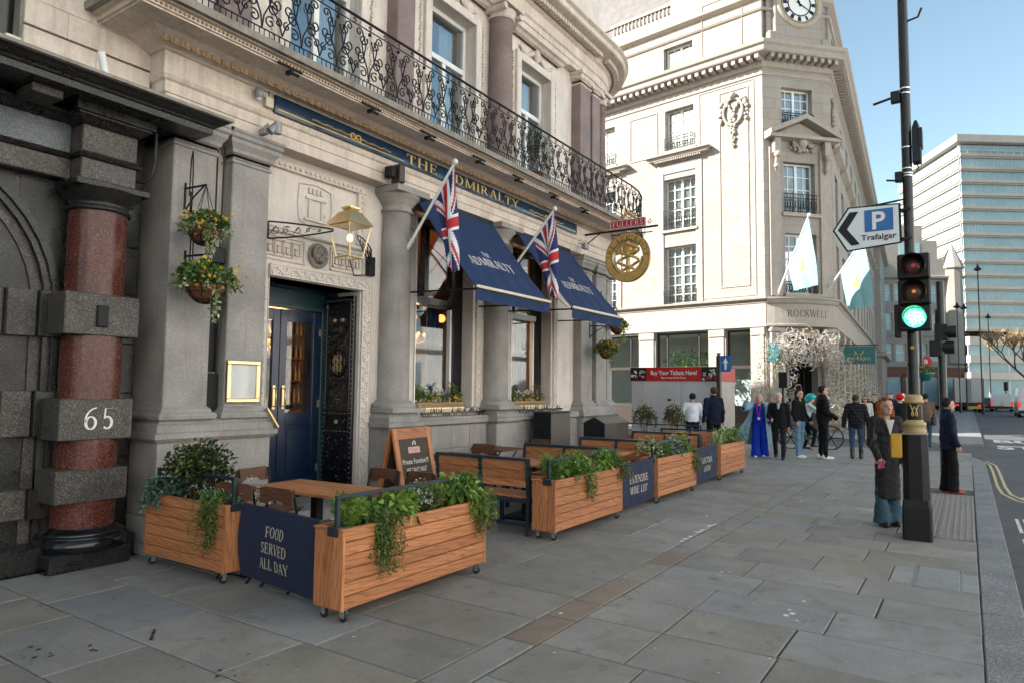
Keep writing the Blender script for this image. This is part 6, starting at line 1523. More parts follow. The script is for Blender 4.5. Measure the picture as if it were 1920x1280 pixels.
# --- brass lantern on scrolled arms
t=thing('wall_lantern','large brass lantern on two scrolled iron arms over the pub door','lantern',(5.92,6.42,3.3))
cx,cy=5.92,6.42; zb,zt_=3.30,3.70; a,b_=.115,.18
m=MB()
for sx in(-1,1):
    for sy in(-1,1): m.tube([(cx+sx*a,cy+sy*a,zb),(cx+sx*b_,cy+sy*b_,zt_)],.009,5)
for q,z in((a,zb),(b_,zt_)):
    c=[(cx-q,cy-q,z),(cx+q,cy-q,z),(cx+q,cy+q,z),(cx-q,cy+q,z),(cx-q,cy-q,z)]
    for p,r_ in zip(c,c[1:]): m.tube([p,r_],.010,5)
fr=m.build('frame',M['brass'],t,w=True)
m=MB(); L=[(.21,zt_),(.20,zt_+.02),(.105,zt_+.17),(.07,zt_+.185),(.06,zt_+.215),(.085,zt_+.22),(.085,zt_+.235)]
for (q0,z0),(q1,z1) in zip(L,L[1:]):
    k=[(-1,-1),(1,-1),(1,1),(-1,1)]
    for i in range(4):
        p,r_=k[i],k[(i+1)%4]; m.quad((cx+p[0]*q0,cy+p[1]*q0,z0),(cx+r_[0]*q0,cy+r_[1]*q0,z0),(cx+r_[0]*q1,cy+r_[1]*q1,z1),(cx+p[0]*q1,cy+p[1]*q1,z1))
m.box(cx-.085,cx+.085,cy-.085,cy+.085,zt_+.235,zt_+.24); m.box(cx-.17,cx+.17,cy-.17,cy+.17,zt_-.004,zt_+.004); m.build('roof',M['brass'],t,w=True)
for i in range(4):
    k=[(-1,-1),(1,-1),(1,1),(-1,1)]; p,r_=k[i],k[(i+1)%4]; m=MB(); m.quad((cx+p[0]*a,cy+p[1]*a,zb),(cx+r_[0]*a,cy+r_[1]*a,zb),(cx+r_[0]*b_,cy+r_[1]*b_,zt_),(cx+p[0]*b_,cy+p[1]*b_,zt_)); m.build('pane',M['lamp_glass'],t,w=True)
m=MB(); m.tube([(cx,cy,zt_),(cx,cy,zt_-.10)],.02,8); m.box(cx+.02,cx+.12,cy+.05,cy+.13,zb+.02,zb+.12) if False else None; m.build('socket',M['gold_paint'],t,w=True)
m=MB(); m.ball((cx,cy,zt_-.15),.035,8,(1,1,1.5)); m.build('bulb',m_emit('bulb_lantern',(1,.72,.38),1.6),t,w=True)
def arm(p0,p1,dz0,dz1):
    m=MB(); p0=Vector(p0);p1=Vector(p1); d=p1-p0; n=12
    top=[p0+d*(i/n)+Vector((0,0,dz0*(1-(i/n)**1.6)+.01)) for i in range(n+1)]; bot=[p0+d*(i/n)+Vector((0,0,-dz1*(1-(i/n)**1.6)-.01)) for i in range(n+1)]
    m.tube(top,.011,5); m.tube(bot,.011,5); m.tube([top[0],bot[0]],.013,5); u=d.normalized()
    for k in range(5):
        c=.10+.17*k; h=(dz0+dz1)*(1-c**1.6)*.32; ct=p0+d*c+Vector((0,0,(dz0-dz1)*.5*(1-c**1.6)))
        m.tube([ct+u*(h*1.1*q[0])+Vector((0,0,h*q[2])) for q in spiral(0,0,1,40 if k%2 else 220,400,10)],.006,4,False); m.tube([ct-u*h*1.2+Vector((0,0,-h)),ct+u*h*.4+Vector((0,0,h))],.006,4)
    m.build('scroll_arm',M['black_iron'],t,w=True)
arm((5.03,6.85,3.56),(5.72,6.5,3.62),.06,.12); arm((6.86,7.0,3.42),(6.12,6.5,3.62),.20,.02)
m=MB(); m.box(6.80,6.92,6.96,7.05,3.25,3.52,.01); m.tube([(6.85,7.0,3.27),(6.5,6.95,3.2),(6.1,6.6,3.30)],.008,5); m.build('wall_bracket',M['black_iron'],t,w=True)
# --- hanging baskets
def basket(loc,r,label,blabel,flo,mats,by,zbr,tilt=0,seed=1,n=1.):
    x,y,z=loc; g=np.random.default_rng(seed)
    t=thing('hanging_basket',label,'hanging basket',loc); m=MB(); m.lathe([(.0,-.86*r),(.4*r,-.78*r),(.72*r,-.5*r),(.93*r,-.15*r),(r,.12*r),(.9*r,.14*r),(0,.06*r)],(0,0,0),18); bk=m.build('coir_liner',M['coir'],t)
    m=MB()
    for k in range(8):
        q=2*math.pi*k/8; m.tube([(r*1.02*s*math.cos(q),r*1.02*s*math.sin(q),h*r) for s,h in((1,.12),(.94,-.15),(.74,-.5),(.42,-.79),(.05,-.88))],.005,4)
    for s,h in((1.02,.12),(.88,-.3),(.6,-.68)): m.tube([(r*s*math.cos(q),r*s*math.sin(q),h*r) for q in [2*math.pi*i/16 for i in range(17)]],.005,4,False)
    for k in range(4): q=2*math.pi*k/4+.5; m.tube([(r*math.cos(q),r*math.sin(q),.1*r),(0,0,zbr-z)],.004,4)
    m.build('wire_frame',M['black_iron'],t)
    lv=Leaves(); bush(lv,(0,0,.6*r),1.2*r,int(800*n),.05*r/.16,.032*r/.16,g,0,(1.1,1.1,.62),clumps=12); bush(lv,(0,0,.05*r),1.35*r,int(420*n),.048,.034,g,1,(1.15,1.15,.55),zmin=-.2,clumps=16)
    for k in range(9): q=g.uniform(0,6.28); trail(lv,(r*1.0*math.cos(q),r*1.0*math.sin(q),.12),(.05*math.cos(q),.05*math.sin(q),0),r*1.0,1,g,1,.02,16,.045)
    trail(lv,(.0,-r*.8,-.3*r),(0,-.02,0),2.1*r,3,g,1,.03,34,.05); lv.build('foliage',[M[k] for k in mats],t)
    lv=Leaves(); flowers(lv,(0,-.2*r,.8*r),(r*1.3,r*1.3,.5*r),flo*2,.027,g,0); flowers(lv,(0,-.3*r,.5*r),(r*1.2,r*.9,.35*r),flo//2,.022,g,1); flowers(lv,(0,-.3*r,.4*r),(r*1.5,r*1.4,.5*r),flo,.026,g,2) ; lv.build('flowers',[M['petal_yellow'],M['petal_violet'],M['petal_mix']],t,kind='stuff')
    t2=thing('basket_bracket',blabel,'bracket',(x,by,zbr)); m=MB(); m.tube([(0,0,.02),(0,y-by,.0)],.012,6); m.tube([(0,0,-.25),(0,0,.08)],.014,6); m.tube([(0,-.01,-.22),(0,(y-by)*.45,-.09),(0,(y-by)*.9,-.01)],.009,5); m.tube([(0,(y-by)*.3+.06*q[0]*1,q[2]-.07) for q in spiral(0,0,.6,0,380,8)],.007,4,False); m.build('arm',M['black_iron'],t2)
    return t
m_leaf('petal_yellow',(.75,.48,.02),(.8,.52,.03),(.75,.42,.02))
basket((3.99,6.47,3.24),.155,'upper hanging basket on the granite pier, with yellow and violet pansies','iron bracket holding the upper basket on the granite pier',16,['leaf_mid','leaf_variegated'],6.85,3.74,seed=4)
basket((4.02,6.45,2.68),.195,'lower hanging basket on the granite pier, with orange flowers','iron bracket holding the lower basket on the granite pier',24,['leaf_mid','leaf_variegated'],6.85,3.02,seed=8,n=1.2)
basket((13.32,6.45,2.50),.17,'hanging basket with yellow flowers at the corner of the pub, below the far awning','iron bracket at the pub corner below the far awning',20,['leaf_olive','leaf_mid'],6.85,3.05,seed=12)
basket((13.55,6.3,3.02),.16,'hanging basket beside the edge of the far awning','iron bracket beside the edge of the far awning',10,['leaf_olive','leaf_lime'],6.85,3.45,seed=15,n=.8)
# --- menu cases, lights, cameras, boxes
def menu(loc,rz,w_,h_,label,paper=True,tilt=0):
    t=thing('menu_case',label,'menu case',loc,rz); m=MB(); f=.045
    for q in((-w_/2,w_/2,0,f),(-w_/2,w_/2,h_-f,h_),(-w_/2,-w_/2+f,f,h_-f),(w_/2-f,w_/2,f,h_-f)): m.box(q[0],q[1],-.05,-.0,q[2],q[3],.008)
    m.build('frame',M['brass_pale'],t); m=MB(); m.box(-w_/2+f,w_/2-f,-.02,-.012,f,h_-f); m.build('paper',M['print_white'],t); m=MB(); m.box(-w_/2+f,w_/2-f,-.036,-.032,f,h_-f); m.build('pane',M['lamp_glass'],t); return t
menu((4.755,6.85,1.50),0,.42,.47,'brass framed menu case on the granite pier left of the pub door')
t=thing('menu_stand','slim brass plate leaning at an angle beside the navy door','plate',(5.10,6.86,1.30)); m=MB(); m.prism([(0,.22),(.012,.235),(.17,.015),(.158,0)],(5.03,6.80,1.20),(1,0,0),(0,0,1),(0,-.06,0)); m.build('plate',M['brass'],t,w=True)
t=thing('dome_camera','small dark dome camera on the frieze left of the fascia sign','camera',(4.72,6.75,4.98)); m=MB(); m.lathe([(.03,0),(.045,.02),(.05,.06),(.045,.10),(.03,.12)],(0,-.07,0),12); m.box(-.02,.02,-.06,0,.06,.1); m.build('housing',M['grey_steel'],t); m=MB(); m.ball((0,-.07,-.005),.028,8); m.build('lens',M['print_white'],t)
t=thing('junction_box','cream junction box with a cable just left of the fascia sign','box',(4.88,6.75,4.93)); m=MB(); m.box(-.055,.055,-.06,0,0,.12,.008); m.build('lid',M['cream_print'],t); m=MB(); m.tube([(0,-.03,.12),(.0,-.04,.3),(.06,-.25,.36),(.12,-.4,.38)],.006,5); m.build('cable',M['rubber'],t)
t=thing('spotlight','grey barrel spotlight on the pier capital left of the fascia sign','light',(4.80,6.72,4.58)); m=MB(); m.box(-.03,.03,-.1,.02,-.01,.06,.006); m.tube([(0,-.06,.06),(.03,-.10,.10)],.03,8); m.build('bracket',M['grey_steel'],t); m=MB(); m.tube([(.02,-.12,.02),(.09,-.14,.10)],.05,12); m.tube([(.10,-.16,.01),(.10,-.16,.15)],.045,12); m.build('barrel',M['grey_steel'],t)
t=thing('cctv_camera','white tube camera tilted on top of the dark granite cornice','camera',(2.98,6.52,4.485)); m=MB(); m.tube([(0,0,.05),(-.06,-.03,.22)],.035,10); m.build('housing',M['white_paint'],t); m=MB(); m.box(-.03,.05,-.03,.03,0,.05,.005); m.build('base',M['white_paint'],t)
t=thing('floodlight','brown box floodlight standing out over the column beside the door','light',(6.98,6.70,4.62)); m=MB(); m.box(-.05,.06,-.16,.02,-.06,.20,.01); m.build('housing',M['bronze_dark'],t); m=MB(); m.box(-.15,-.06,-.1,.05,.0,.16,.01); m.tube([(-.1,-.02,.1),(0,-.04,.1)],.02,6); m.build('bracket',M['black_iron'],t)
t=thing('meter_box','dark box and cables in the slot between the two left piers','box',(4.44,7.0,1.42)); m=MB(); m.box(-.085,.085,-.06,.04,0,.40,.008); m.build('lid',M['black_iron'],t); m=MB(); m.box(-.085,.085,-.02,.04,.42,1.60,.008); m.build('back_board',M['black_iron'],t); m=MB(); m.box(-.09,.09,-.10,.04,1.62,1.80,.01); m.build('lamp_box',M['black_iron'],t); m=MB(); m.tube([(.05,-.05,.4),(.055,-.06,1.0),(.03,-.06,1.6),(.05,-.06,3.0)],.008,5); m.tube([(-.03,-.05,1.8),(-.03,-.05,2.9)],.01,5); m.build('cable',M['rubber'],t)
for x,lb in((8.2,'clip of cables hanging under the fascia sign by the first flag'),(12.6,'pair of grey floodlights by the far awning')):
    if x<9: continue
    t=thing('floodlight',lb,'light',(x,6.74,4.66)); m=MB(); m.box(-.08,.08,-.2,-.1,-.05,.07,.01); m.build('housing',M['grey_steel'],t); m=MB(); m.tube([(0,0,.1),(0,-.12,.05)],.012,6); m.build('bracket',M['grey_steel'],t)
for x,lb in((4.75,'slim black spotlight under the balcony edge by the cream junction box'),(6.0,'slim black spotlight under the balcony edge above the brass lantern'),(7.1,'slim black spotlight under the balcony edge above the brown floodlight'),(8.3,'slim black spotlight under the balcony edge above the nearer union flag'),(9.4,'slim black spotlight under the balcony edge over the gold word ADMIRALTY'),(10.6,'slim black spotlight under the balcony edge above the farther union flag'),(11.8,'slim black spotlight under the balcony edge nearest the round sign')):
    t=thing('strip_light',lb,'light',(x,6.2,5.2),0,'spotlights under the balcony edge'); m=MB(); m.tube([(-.16,-.02,.02),(.16,-.02,.02)],.016,8); m.build('lamp',M['black_iron'],t); m=MB(); m.box(.0,.04,-.04,.06,-.04,.0); m.tube([(.02,0,-.02),(.10,-.05,-.05)],.02,6); m.build('bracket',M['black_iron'],t)
# --- window boxes
def wbox(x0,x1,lb,seed):
    g=np.random.default_rng(seed); t=thing('window_box',lb,'window box',((x0+x1)/2,7.1,1.36),0,'flower boxes on the pub window sills'); L=x1-x0
    m=MB(); m.box(-L/2,L/2,-.11,.11,0,.10,.006); m.build('trough',M['gilt_stone'],t)
    m=MB(); m.box(-L/2,L/2,-.125,-.11,-.0,.02); m.tube([(-L/2+i*L/60,-.113,.012+.078*((i%2))) for i in range(61)],.005,4); m.build('edge_strip',M['brass_pale'],t)
    lv=Leaves()
    for k in range(7): bush(lv,(-L/2+L*(k+.5)/7,0,.17),.13,130,.045,.022,g,int(g.integers(0,3)),(1,.8,.8))
    fern(lv,(L*.36,0,.08),.10,.30,26,g,1); fern(lv,(-L*.42,0,.08),.10,.26,18,g,1); lv.build('foliage',[M['leaf_mid'],M['leaf_olive'],M['leaf_blue']],t)
    lv=Leaves(); flowers(lv,(-L*.12,0,.25),(L*.2,.08,.05),26,.03,g,0); flowers(lv,(L*.2,0,.24),(L*.2,.08,.06),26,.03,g,1); flowers(lv,(0,-.09,.14),(L*.46,.03,.04),16,.03,g,2); lv.build('flowers',[M['petal_white'],M['petal_pink'],M['petal_yellow']],t,kind='stuff')
wbox(7.95,9.05,'flower box on the sill of the window nearer the door',21); wbox(10.58,11.7,'flower box on the sill of the window by the corner',22)
for x0,x1,lb in((7.92,9.60,'row of black bird spikes along the sill nearer the door'),(10.5,12.25,'row of black bird spikes along the sill by the corner')):
    t=thing('bird_spikes',lb,'bird spikes',(x0,6.93,1.30)); m=MB(); m.box(0,x1-x0,-.02,.02,-.012,.012); n=int((x1-x0)/.035)
    for i in range(n):
        x=i*.035; a=R_.uniform(-.02,.02); m.tube([(x,0,0),(x+a,R_.uniform(-.05,.02),R_.choice([.09,.075,-.07,-.085]))],[.009,.003],4)
    m.build('spike_strip',M['black_gloss'],t)
# ================================================================ TERRACE FURNITURE
def cabinet1():
    t=thing('street_cabinet','tall dark square service cabinet against the pub wall','cabinet',(11.1,6.5,0)); m=MB(); m.box(-.36,.36,-.2,.18,.03,1.26,.012); m.build('body',M['cabinet_dark'],t); m=MB(); m.box(-.37,.37,-.21,.19,1.262,1.285,.006); m.build('lid',M['cabinet_brown'],t); m=MB(); m.box(-.355,.355,-.206,-.2015,.06,1.25); m.build('door',M['cabinet_brown'],t); m=MB(); m.box(-.366,-.361,-.04,.06,.82,.98); m.build('lock',M['black_iron'],t); m=MB(); m.ball((.30,-.21,.18),.015,6); m.build('knob',M['chrome'],t)
mat('cabinet_dark',(.010,.012,.015),rough=.4,var=.2,spec=.3); mat('cabinet_brown',(.075,.064,.055),rough=.5,var=.2,vs=3)
cabinet1()
t=thing('gabled_cabinet','low dark cabinet with a gabled top at the corner of the pub','cabinet',(13.45,6.5,0)); m=MB(); m.prism([(-.24,.02),(.24,.02),(.24,.98),(.02,1.10),(-.02,1.10),(-.24,.98)],(-.6,0,0),(0,1,0),(0,0,1),(1.2,0,0)); m.build('body',M['cabinet_dark'],t); m=MB(); m.box(-.585,-.005,-.246,-.2405,.06,.97); m.box(.005,.585,-.246,-.2405,.06,.97); m.build('door',M['cabinet_brown'],t)
m=MB()
for s in(-1,1): m.prism([(0,0),(.26,-.135),(.26,-.115),(0,.02)],(-.6,0,1.108),(0,s,0),(0,0,1),(1.2,0,0))
m.build('lid',M['cabinet_brown'],t)
# chalkboard
t=thing('chalkboard','wooden A board with a chalked notice standing before the pub door','sign',(6.56,5.93,0),rad(5)); H=1.18; W=.76; lean=.26
def sideP(s,tilt): return lambda a,b,d:Vector((a,s*(lean*(1-b/H))+ -s*d*1.0 if False else s*(lean*(1-b/H)+d),b))
for s,nm in((-1,'front_panel'),(1,'rear_panel')):
    f=lambda a,b,d=0.:Vector((a,s*(lean*(1-b/H)+.0+d),b))
    def slat(m,a0,a1,b0,b1,d0=-.0,d1=.03):
        c=[f(a0,b0,d0),f(a1,b0,d0),f(a1,b1,d0),f(a0,b1,d0),f(a0,b0,d1),f(a1,b0,d1),f(a1,b1,d1),f(a0,b1,d1)]; F=[(0,3,2,1),(4,5,6,7),(0,1,5,4),(1,2,6,5),(2,3,7,6),(3,0,4,7)]
        m._a([tuple(p) for p in c],F if s<0 else [q[::-1] for q in F],False)
    m=MB(); slat(m,-W/2,-W/2+.075,0.0,H); p=m.build('stile',M['oak_z'],t); m=MB(); slat(m,W/2-.075,W/2,0,H); m.build('stile',M['oak_z'],t)
    m=MB(); slat(m,-W/2+.075,W/2-.075,H-.13,H); m.build('rail',M['oak_x'],t); m=MB(); slat(m,-W/2+.075,W/2-.075,.12,.20); m.build('rail',M['oak_x'],t)
    m=MB(); slat(m,-W/2+.075,W/2-.075,.20,H-.13,.004,.016); bd_=m.build('slate',M['chalkboard'],t)
    if s<0:
        q=MB(); un=Vector((1,0,0)); vv=(f(0,1)-f(0,0)).normalized(); o=lambda b,a=0:f(a,b,.019)
        add_sans(q,'Private Function!!!',o(.74),un,vv,.062,bold=.008,fit=.54,shear=.15); add_sans(q,"WE CAN'T WAIT",o(.635),un,vv,.06,bold=.008,fit=.42,shear=.1); add_sans(q,'TO WELCOME YOU IN',o(.54),un,vv,.06,bold=.008,fit=.52,shear=.1); add_sans(q,'WEDNESDAY',o(.44),un,vv,.062,bold=.008,fit=.44,shear=.1)
        for i in range(3): q._a([tuple(o(.97+.03*(i%2),-.03+.03*i)),tuple(o(.97+.03*(i%2),.0+.03*i)),tuple(o(1.01+.012*i,-.01+.02*i))],[(0,1,2)])
        q.build('chalk_writing',M['chalk'],bd_); q=MB(); q._a([tuple(o(.87,-.12)),tuple(o(.87,.12)),tuple(o(.945,.12)),tuple(o(.945,-.12))],[(0,1,2,3)]); q.build('logo_plate',M['logo_pink'],bd_); q=MB(); add_word(q,'FULLERS',f(0,.888,.022),un,vv,.04,fit=.19); q.build('logo_letters',M['brand_red'],bd_)

# ---- folding bistro chair: slatted seat and back on a black frame; local +y is the way it faces
def chair(loc,rz,label):
    t=thing('bistro_chair',label,'chair',loc,rz,'folding slatted chairs on the terrace')
    for k in range(5):
        m=MB(); y=-.17+k*.085; m.box(-.20,.20,y,y+.072,.440,.456,.003); m.build('seat_slat',M['teak_x'],t)
    bx=lambda z:-.20-.10*(z-.45)/.42
    for z0,z1,cut in((.50,.555,0),(.585,.64,0),(.70,.84,1)):
        m=MB(); y0,y1=bx(z0),bx(z1)
        if not cut:
            m.prism([(-.20,z0),(.20,z0),(.20,z1),(-.20,z1)],(0,y0,0),(1,0,0),(0,(y1-y0)/(z1-z0)*0,1),(0,-.014,0)); m.build('back_slat',M['teak_x'],t)
        else:
            P=[(-.205,z0),(-.12,z0),(-.07,z0+.035),(.07,z0+.035),(.12,z0),(.205,z0),(.215,z1-.02),(.16,z1),(-.16,z1),(-.215,z1-.02)]; m.prism(P,(0,y1,0),(1,0,0),(0,0,1),(0,-.014,0)); m.build('back_board',M['teak_x'],t)
    for s in(-1,1):
        m=MB(); m.tube([(s*.19,.24,0),(s*.19,-.05,.30),(s*.19,bx(.55)+.006,.55),(s*.19,bx(.83)+.008,.83)],.011,5); m.build('leg',M['black_iron'],t)
        m=MB(); m.tube([(s*.175,-.30,0),(s*.175,.02,.26),(s*.175,.20,.43)],.011,5); m.tube([(s*.18,.22,.43),(s*.18,-.2,.43)],.009,5); m.build('leg',M['black_iron'],t)
    m=MB(); m.tube([(-.19,.19,.05),(.19,.19,.05)],.008,5); m.tube([(-.175,-.25,.04),(.175,-.25,.04)],.008,5); m.build('stretcher',M['black_iron'],t); return t
chair((4.52,5.93,0),math.pi+.1,'chestnut folding chair at the far end of the nearest table, by the pier')
chair((3.98,5.40,0),-math.pi/2+.15,'dark folding chair on the near side of the nearest table, beside the food banner')
chair((4.98,5.10,0),math.pi/2,'folding chair beyond the nearest table, left of a pair')
chair((5.0,4.64,0),math.pi/2-.1,'folding chair beyond the nearest table, right of a pair')
chair((4.02,4.83,0),-math.pi/2,'dark folding chair tucked between the food banner and the nearest table')
def table(loc,rz,w_,l_,label,mt='oak_y',base='pedestal',n=5):
    t=thing('table',label,'table',loc,rz,'wooden tables on the terrace')
    for k in range(n):
        m=MB(); d=w_/n; m.box(-w_/2+k*d+.0012,-w_/2+(k+1)*d-.0012,-l_/2,l_/2,.712,.74,.003); m.build('top_board',M[mt],t)
    if base=='pedestal':
        m=MB(); m.box(-.04,.04,-.04,.04,.03,.70); m.box(-.05,.05,-l_*.36,l_*.36,.69,.711); m.box(-.25,.25,-.25,.25,0,.03,.006); m.build('pedestal',M['black_iron'],t)
    else:
        for s in(-1,1):
            m=MB(); x=s*w_*.38; m.tube([(x,-.26,0),(x*.9,.22,.70)],.011,5); m.tube([(x*.9,.26,0),(x,-.22,.70)],.011,5); m.build('leg',M['black_iron'],t)
        m=MB(); m.tube([(-w_*.36,0,.35),(w_*.36,0,.35)],.009,5); m.build('stretcher',M['black_iron'],t)
    return t
table((4.42,5.14,0),.05,.64,1.16,'oak topped table nearest the camera, ringed by folding chairs')
table((7.78,6.14,0),0,.62,.62,'small dark folding table by the wall, right of the chalkboard','teak_y','fold')
table((9.05,6.30,0),0,.62,.62,'small dark folding table farther along the wall','teak_y','fold')
chair((8.28,6.22,0),math.pi/2,'dark folding chair against the wall between the two small tables'); chair((8.55,6.0,0),-math.pi/2,'dark folding chair before the farther small wall table'); chair((9.75,6.1,0),math.pi/2,'dark folding chair beside the tall square cabinet')
def bench(loc,rz,L,label,posts=3):
    "local: back along x at y=0, seat towards +y"
    t=thing('bench',label,'bench',loc,rz,'oak benches in blue steel frames on the terrace')
    xs=[-L/2+.02,0,L/2-.02] if posts==3 else [-L/2+.02,L/2-.02]
    for x in xs:
        m=MB(); m.prism([(-.075,0),(-.025,0),(.0,.42),(-.045,.86),(-.095,.86),(-.05,.42)],(x-.022,0,0),(0,1,0),(0,0,1),(.044,0,0)); m.box(x-.02,x+.02,-.02,.42,.36,.41,.003); m.build('back_post',M['blue_steel'],t)
        m=MB(); m.box(x-.022,x+.022,.38,.425,0,.36,.003); m.build('leg',M['blue_steel'],t)
    m=MB(); m.box(-L/2,L/2,-.10,-.05,.85,.885,.003); m.build('top_rail',M['blue_steel'],t)
    m=MB(); m.box(-L/2,L/2,-.035,.0,.36,.405,.003); m.box(-L/2,L/2,.40,.425,.36,.405,.003); m.box(-L/2,L/2,-.06,-.03,.10,.14,.003); m.build('seat_rail',M['blue_steel'],t)
    for k in range(4):
        m=MB(); m.box(-L/2+.003,L/2-.003,.0+k*.105,.0+k*.105+.098,.412,.436,.004); m.build('seat_board',M['oak_x'],t)
    for k in range(3):
        z=.545+k*.10; y=-.035-.05*(z-.42)/.44
        m=MB(); m.box(-L/2+.003,L/2-.003,y,y+.022,z,z+.094,.004); m.build('back_board',M['oak_x'],t)
    m=MB()
    for x in xs:
        for z in(.60,.70,.80): m.ball((x,-.062-.05*(z-.42)/.44,z),.008,5)
    m.build('bolt',M['chrome'],t,kind='stuff'); return t
bench((6.80,4.93,0),-math.pi/2,1.38,'oak bench nearest the camera, its blue steel back turned to the camera')
bench((8.60,4.85,0),math.pi/2,1.38,'oak bench facing the camera behind the first long planter')
bench((8.80,4.85,0),-math.pi/2,1.38,'oak bench standing back to back with the one behind the first planter')
bench((10.35,4.85,0),math.pi/2,1.38,'oak bench facing the camera between the second and third long planters')
bench((10.58,4.85,0),-math.pi/2,1.38,'oak bench turned from the camera by the third long planter')
bench((12.65,4.9,0),math.pi/2,1.38,'oak bench facing the camera behind the third long planter')
bench((12.85,4.9,0),-math.pi/2,1.38,'oak bench turned from the camera by the far planter')
bench((14.1,4.9,0),math.pi/2,1.3,'oak bench facing the camera at the far end of the terrace')
for x,lb in((7.72,'oak table between the two nearest benches'),(9.6,'oak table between the middle pair of benches'),(11.6,'oak table between the farther pair of benches')): table((x,4.9,0),0,.66,1.2,lb)
# chequered doorstep tiles
for i in range(8):
    for j in range(3):
        m=MB(); x=4.98+i*.22;y=6.17+j*.22; m.box(x+.002,x+.218,y+.002,y+.218,-.012,.006,.002); m.build('doorstep_tile',M['white_paint' if (i+j)%2 else 'black_gloss'],pavement)
# ================================================================ TRAFFIC SIGNALS
mat('signal_black',(.009,.009,.010),rough=.45,var=.25,vs=9,spec=.3); mat('pole_black',(.009,.011,.014),rough=.3,var=.15,spec=.4); mat('amber_box',(.52,.29,.02),rough=.45,var=.08); mat('sign_white',(.66,.70,.72),rough=.45,var=.04); mat('sign_blue',(.01,.12,.36),rough=.4,var=.05)
tl=thing('traffic_light','tall black traffic light pole on a tapered box base showing green','traffic light',(9.33,.53,0))
cx,cy=9.33,.53
def oct_(m,r0,r1,z0,z1,ch=.42,rot=0):
    def ring(r,z): k=r*ch; return [(-r,-k,z),(-k,-r,z),(k,-r,z),(r,-k,z),(r,k,z),(k,r,z),(-k,r,z),(-r,k,z)]
    A,B=ring(r0,z0),ring(r1,z1); m._a(A+B,[(i,(i+1)%8,8+(i+1)%8,8+i) for i in range(8)]+[tuple(range(8,16)),tuple(range(8))[::-1]],False)
m=MB(); oct_(m,.150,.146,0,.36,.86); oct_(m,.146,.135,.36,.46,.86); oct_(m,.136,.126,.46,1.21,.50); m.build('base_casing',M['signal_black'],tl)
m=MB(); m.box(-.13,.13,-.13,.13,1.205,1.218,.003); m.build('base_cap',M['grey_steel'],tl)
m=MB(); m.lathe([(.115,1.218),(.12,1.25),(.105,1.29),(.118,1.31),(.118,1.34),(.09,1.36),(.085,1.375)],(0,0,0),28); m.build('gilt_collar',M['gold_paint'],tl); m=MB(); m.lathe([(.082,1.565),(.10,1.57),(.10,1.60),(.085,1.61),(.09,1.63),(.08,1.655),(.066,1.67)],(0,0,0),28); m.build('gilt_collar',M['gold_paint'],tl)
m=MB(); m.lathe([(.084,1.37),(.082,1.57)],(0,0,0),28); m.build('collar_drum',M['signal_black'],tl)
m=MB()
for s in(-1,1):
    P=[(s*.075,.075),(s*.05,.07),(s*.022,.0),(s*.01,-.04),(s*.028,-.06),(s*.04,-.035),(s*.02,.02),(0,.055),(0,.055)]
    a=math.pi+.05; m.tube([(.087*math.cos(a+p[0]*9),.087*math.sin(a+p[0]*9),1.475+p[1]) for p in P],.006,5)
m.build('gilt_monogram',M['gold_leaf'],tl)
m=MB(); m.lathe([(.060,1.66),(.056,3.0),(.054,6.0),(.052,9.0)],(0,0,0),20); m.lathe([(.061,2.0),(.062,2.01),(.062,2.03),(.06,2.04)],(0,0,0),16); m.build('pole',M['pole_black'],tl)
m=MB(); m.box(-.075,-.057,-.02,.02,2.23,2.27) if False else m.box(-.062,-.058,-.022,.018,2.20,2.235); m.build('sticker',M['amber_box'],tl)
m=MB()
for z in(5.35,5.29,4.36,4.30,4.27,4.62): m.lathe([(.058,z),(.06,z+.004),(.06,z+.014),(.058,z+.018)],(0,0,0),16)
m.build('steel_band',M['chrome'],tl)
m=MB()
for z0,z1 in((4.42,4.83),): m.box(-.07,.09,-.155,-.06,z0,z1,.012)
m.lathe([(.045,4.83),(.04,4.88),(.015,4.95),(.0,4.96)],(.02,-.10,0),10); m.box(-.08,.1,-.17,-.12,4.6,4.83,.008); m.tube([(0,-.1,4.42),(-.02,-.12,4.36),(.02,-.1,4.34)],.008,5); m.build('detector_box',M['cabinet_dark'],tl)
m=MB(); m.box(-.06,.02,.055,.15,5.2,5.34,.006); m.tube([(-.03,.13,5.27),(-.05,.34,5.22)],.016,6); m.tube([(-.04,.05,4.22),(-.05,.22,4.25)],.012,6); m.box(-.05,.03,.05,.13,4.22,4.34,.006); m.tube([(0,-.05,6.2),(0,-.16,6.22),(0,-.2,6.32)],.014,6); m.build('side_bracket',M['signal_black'],tl)
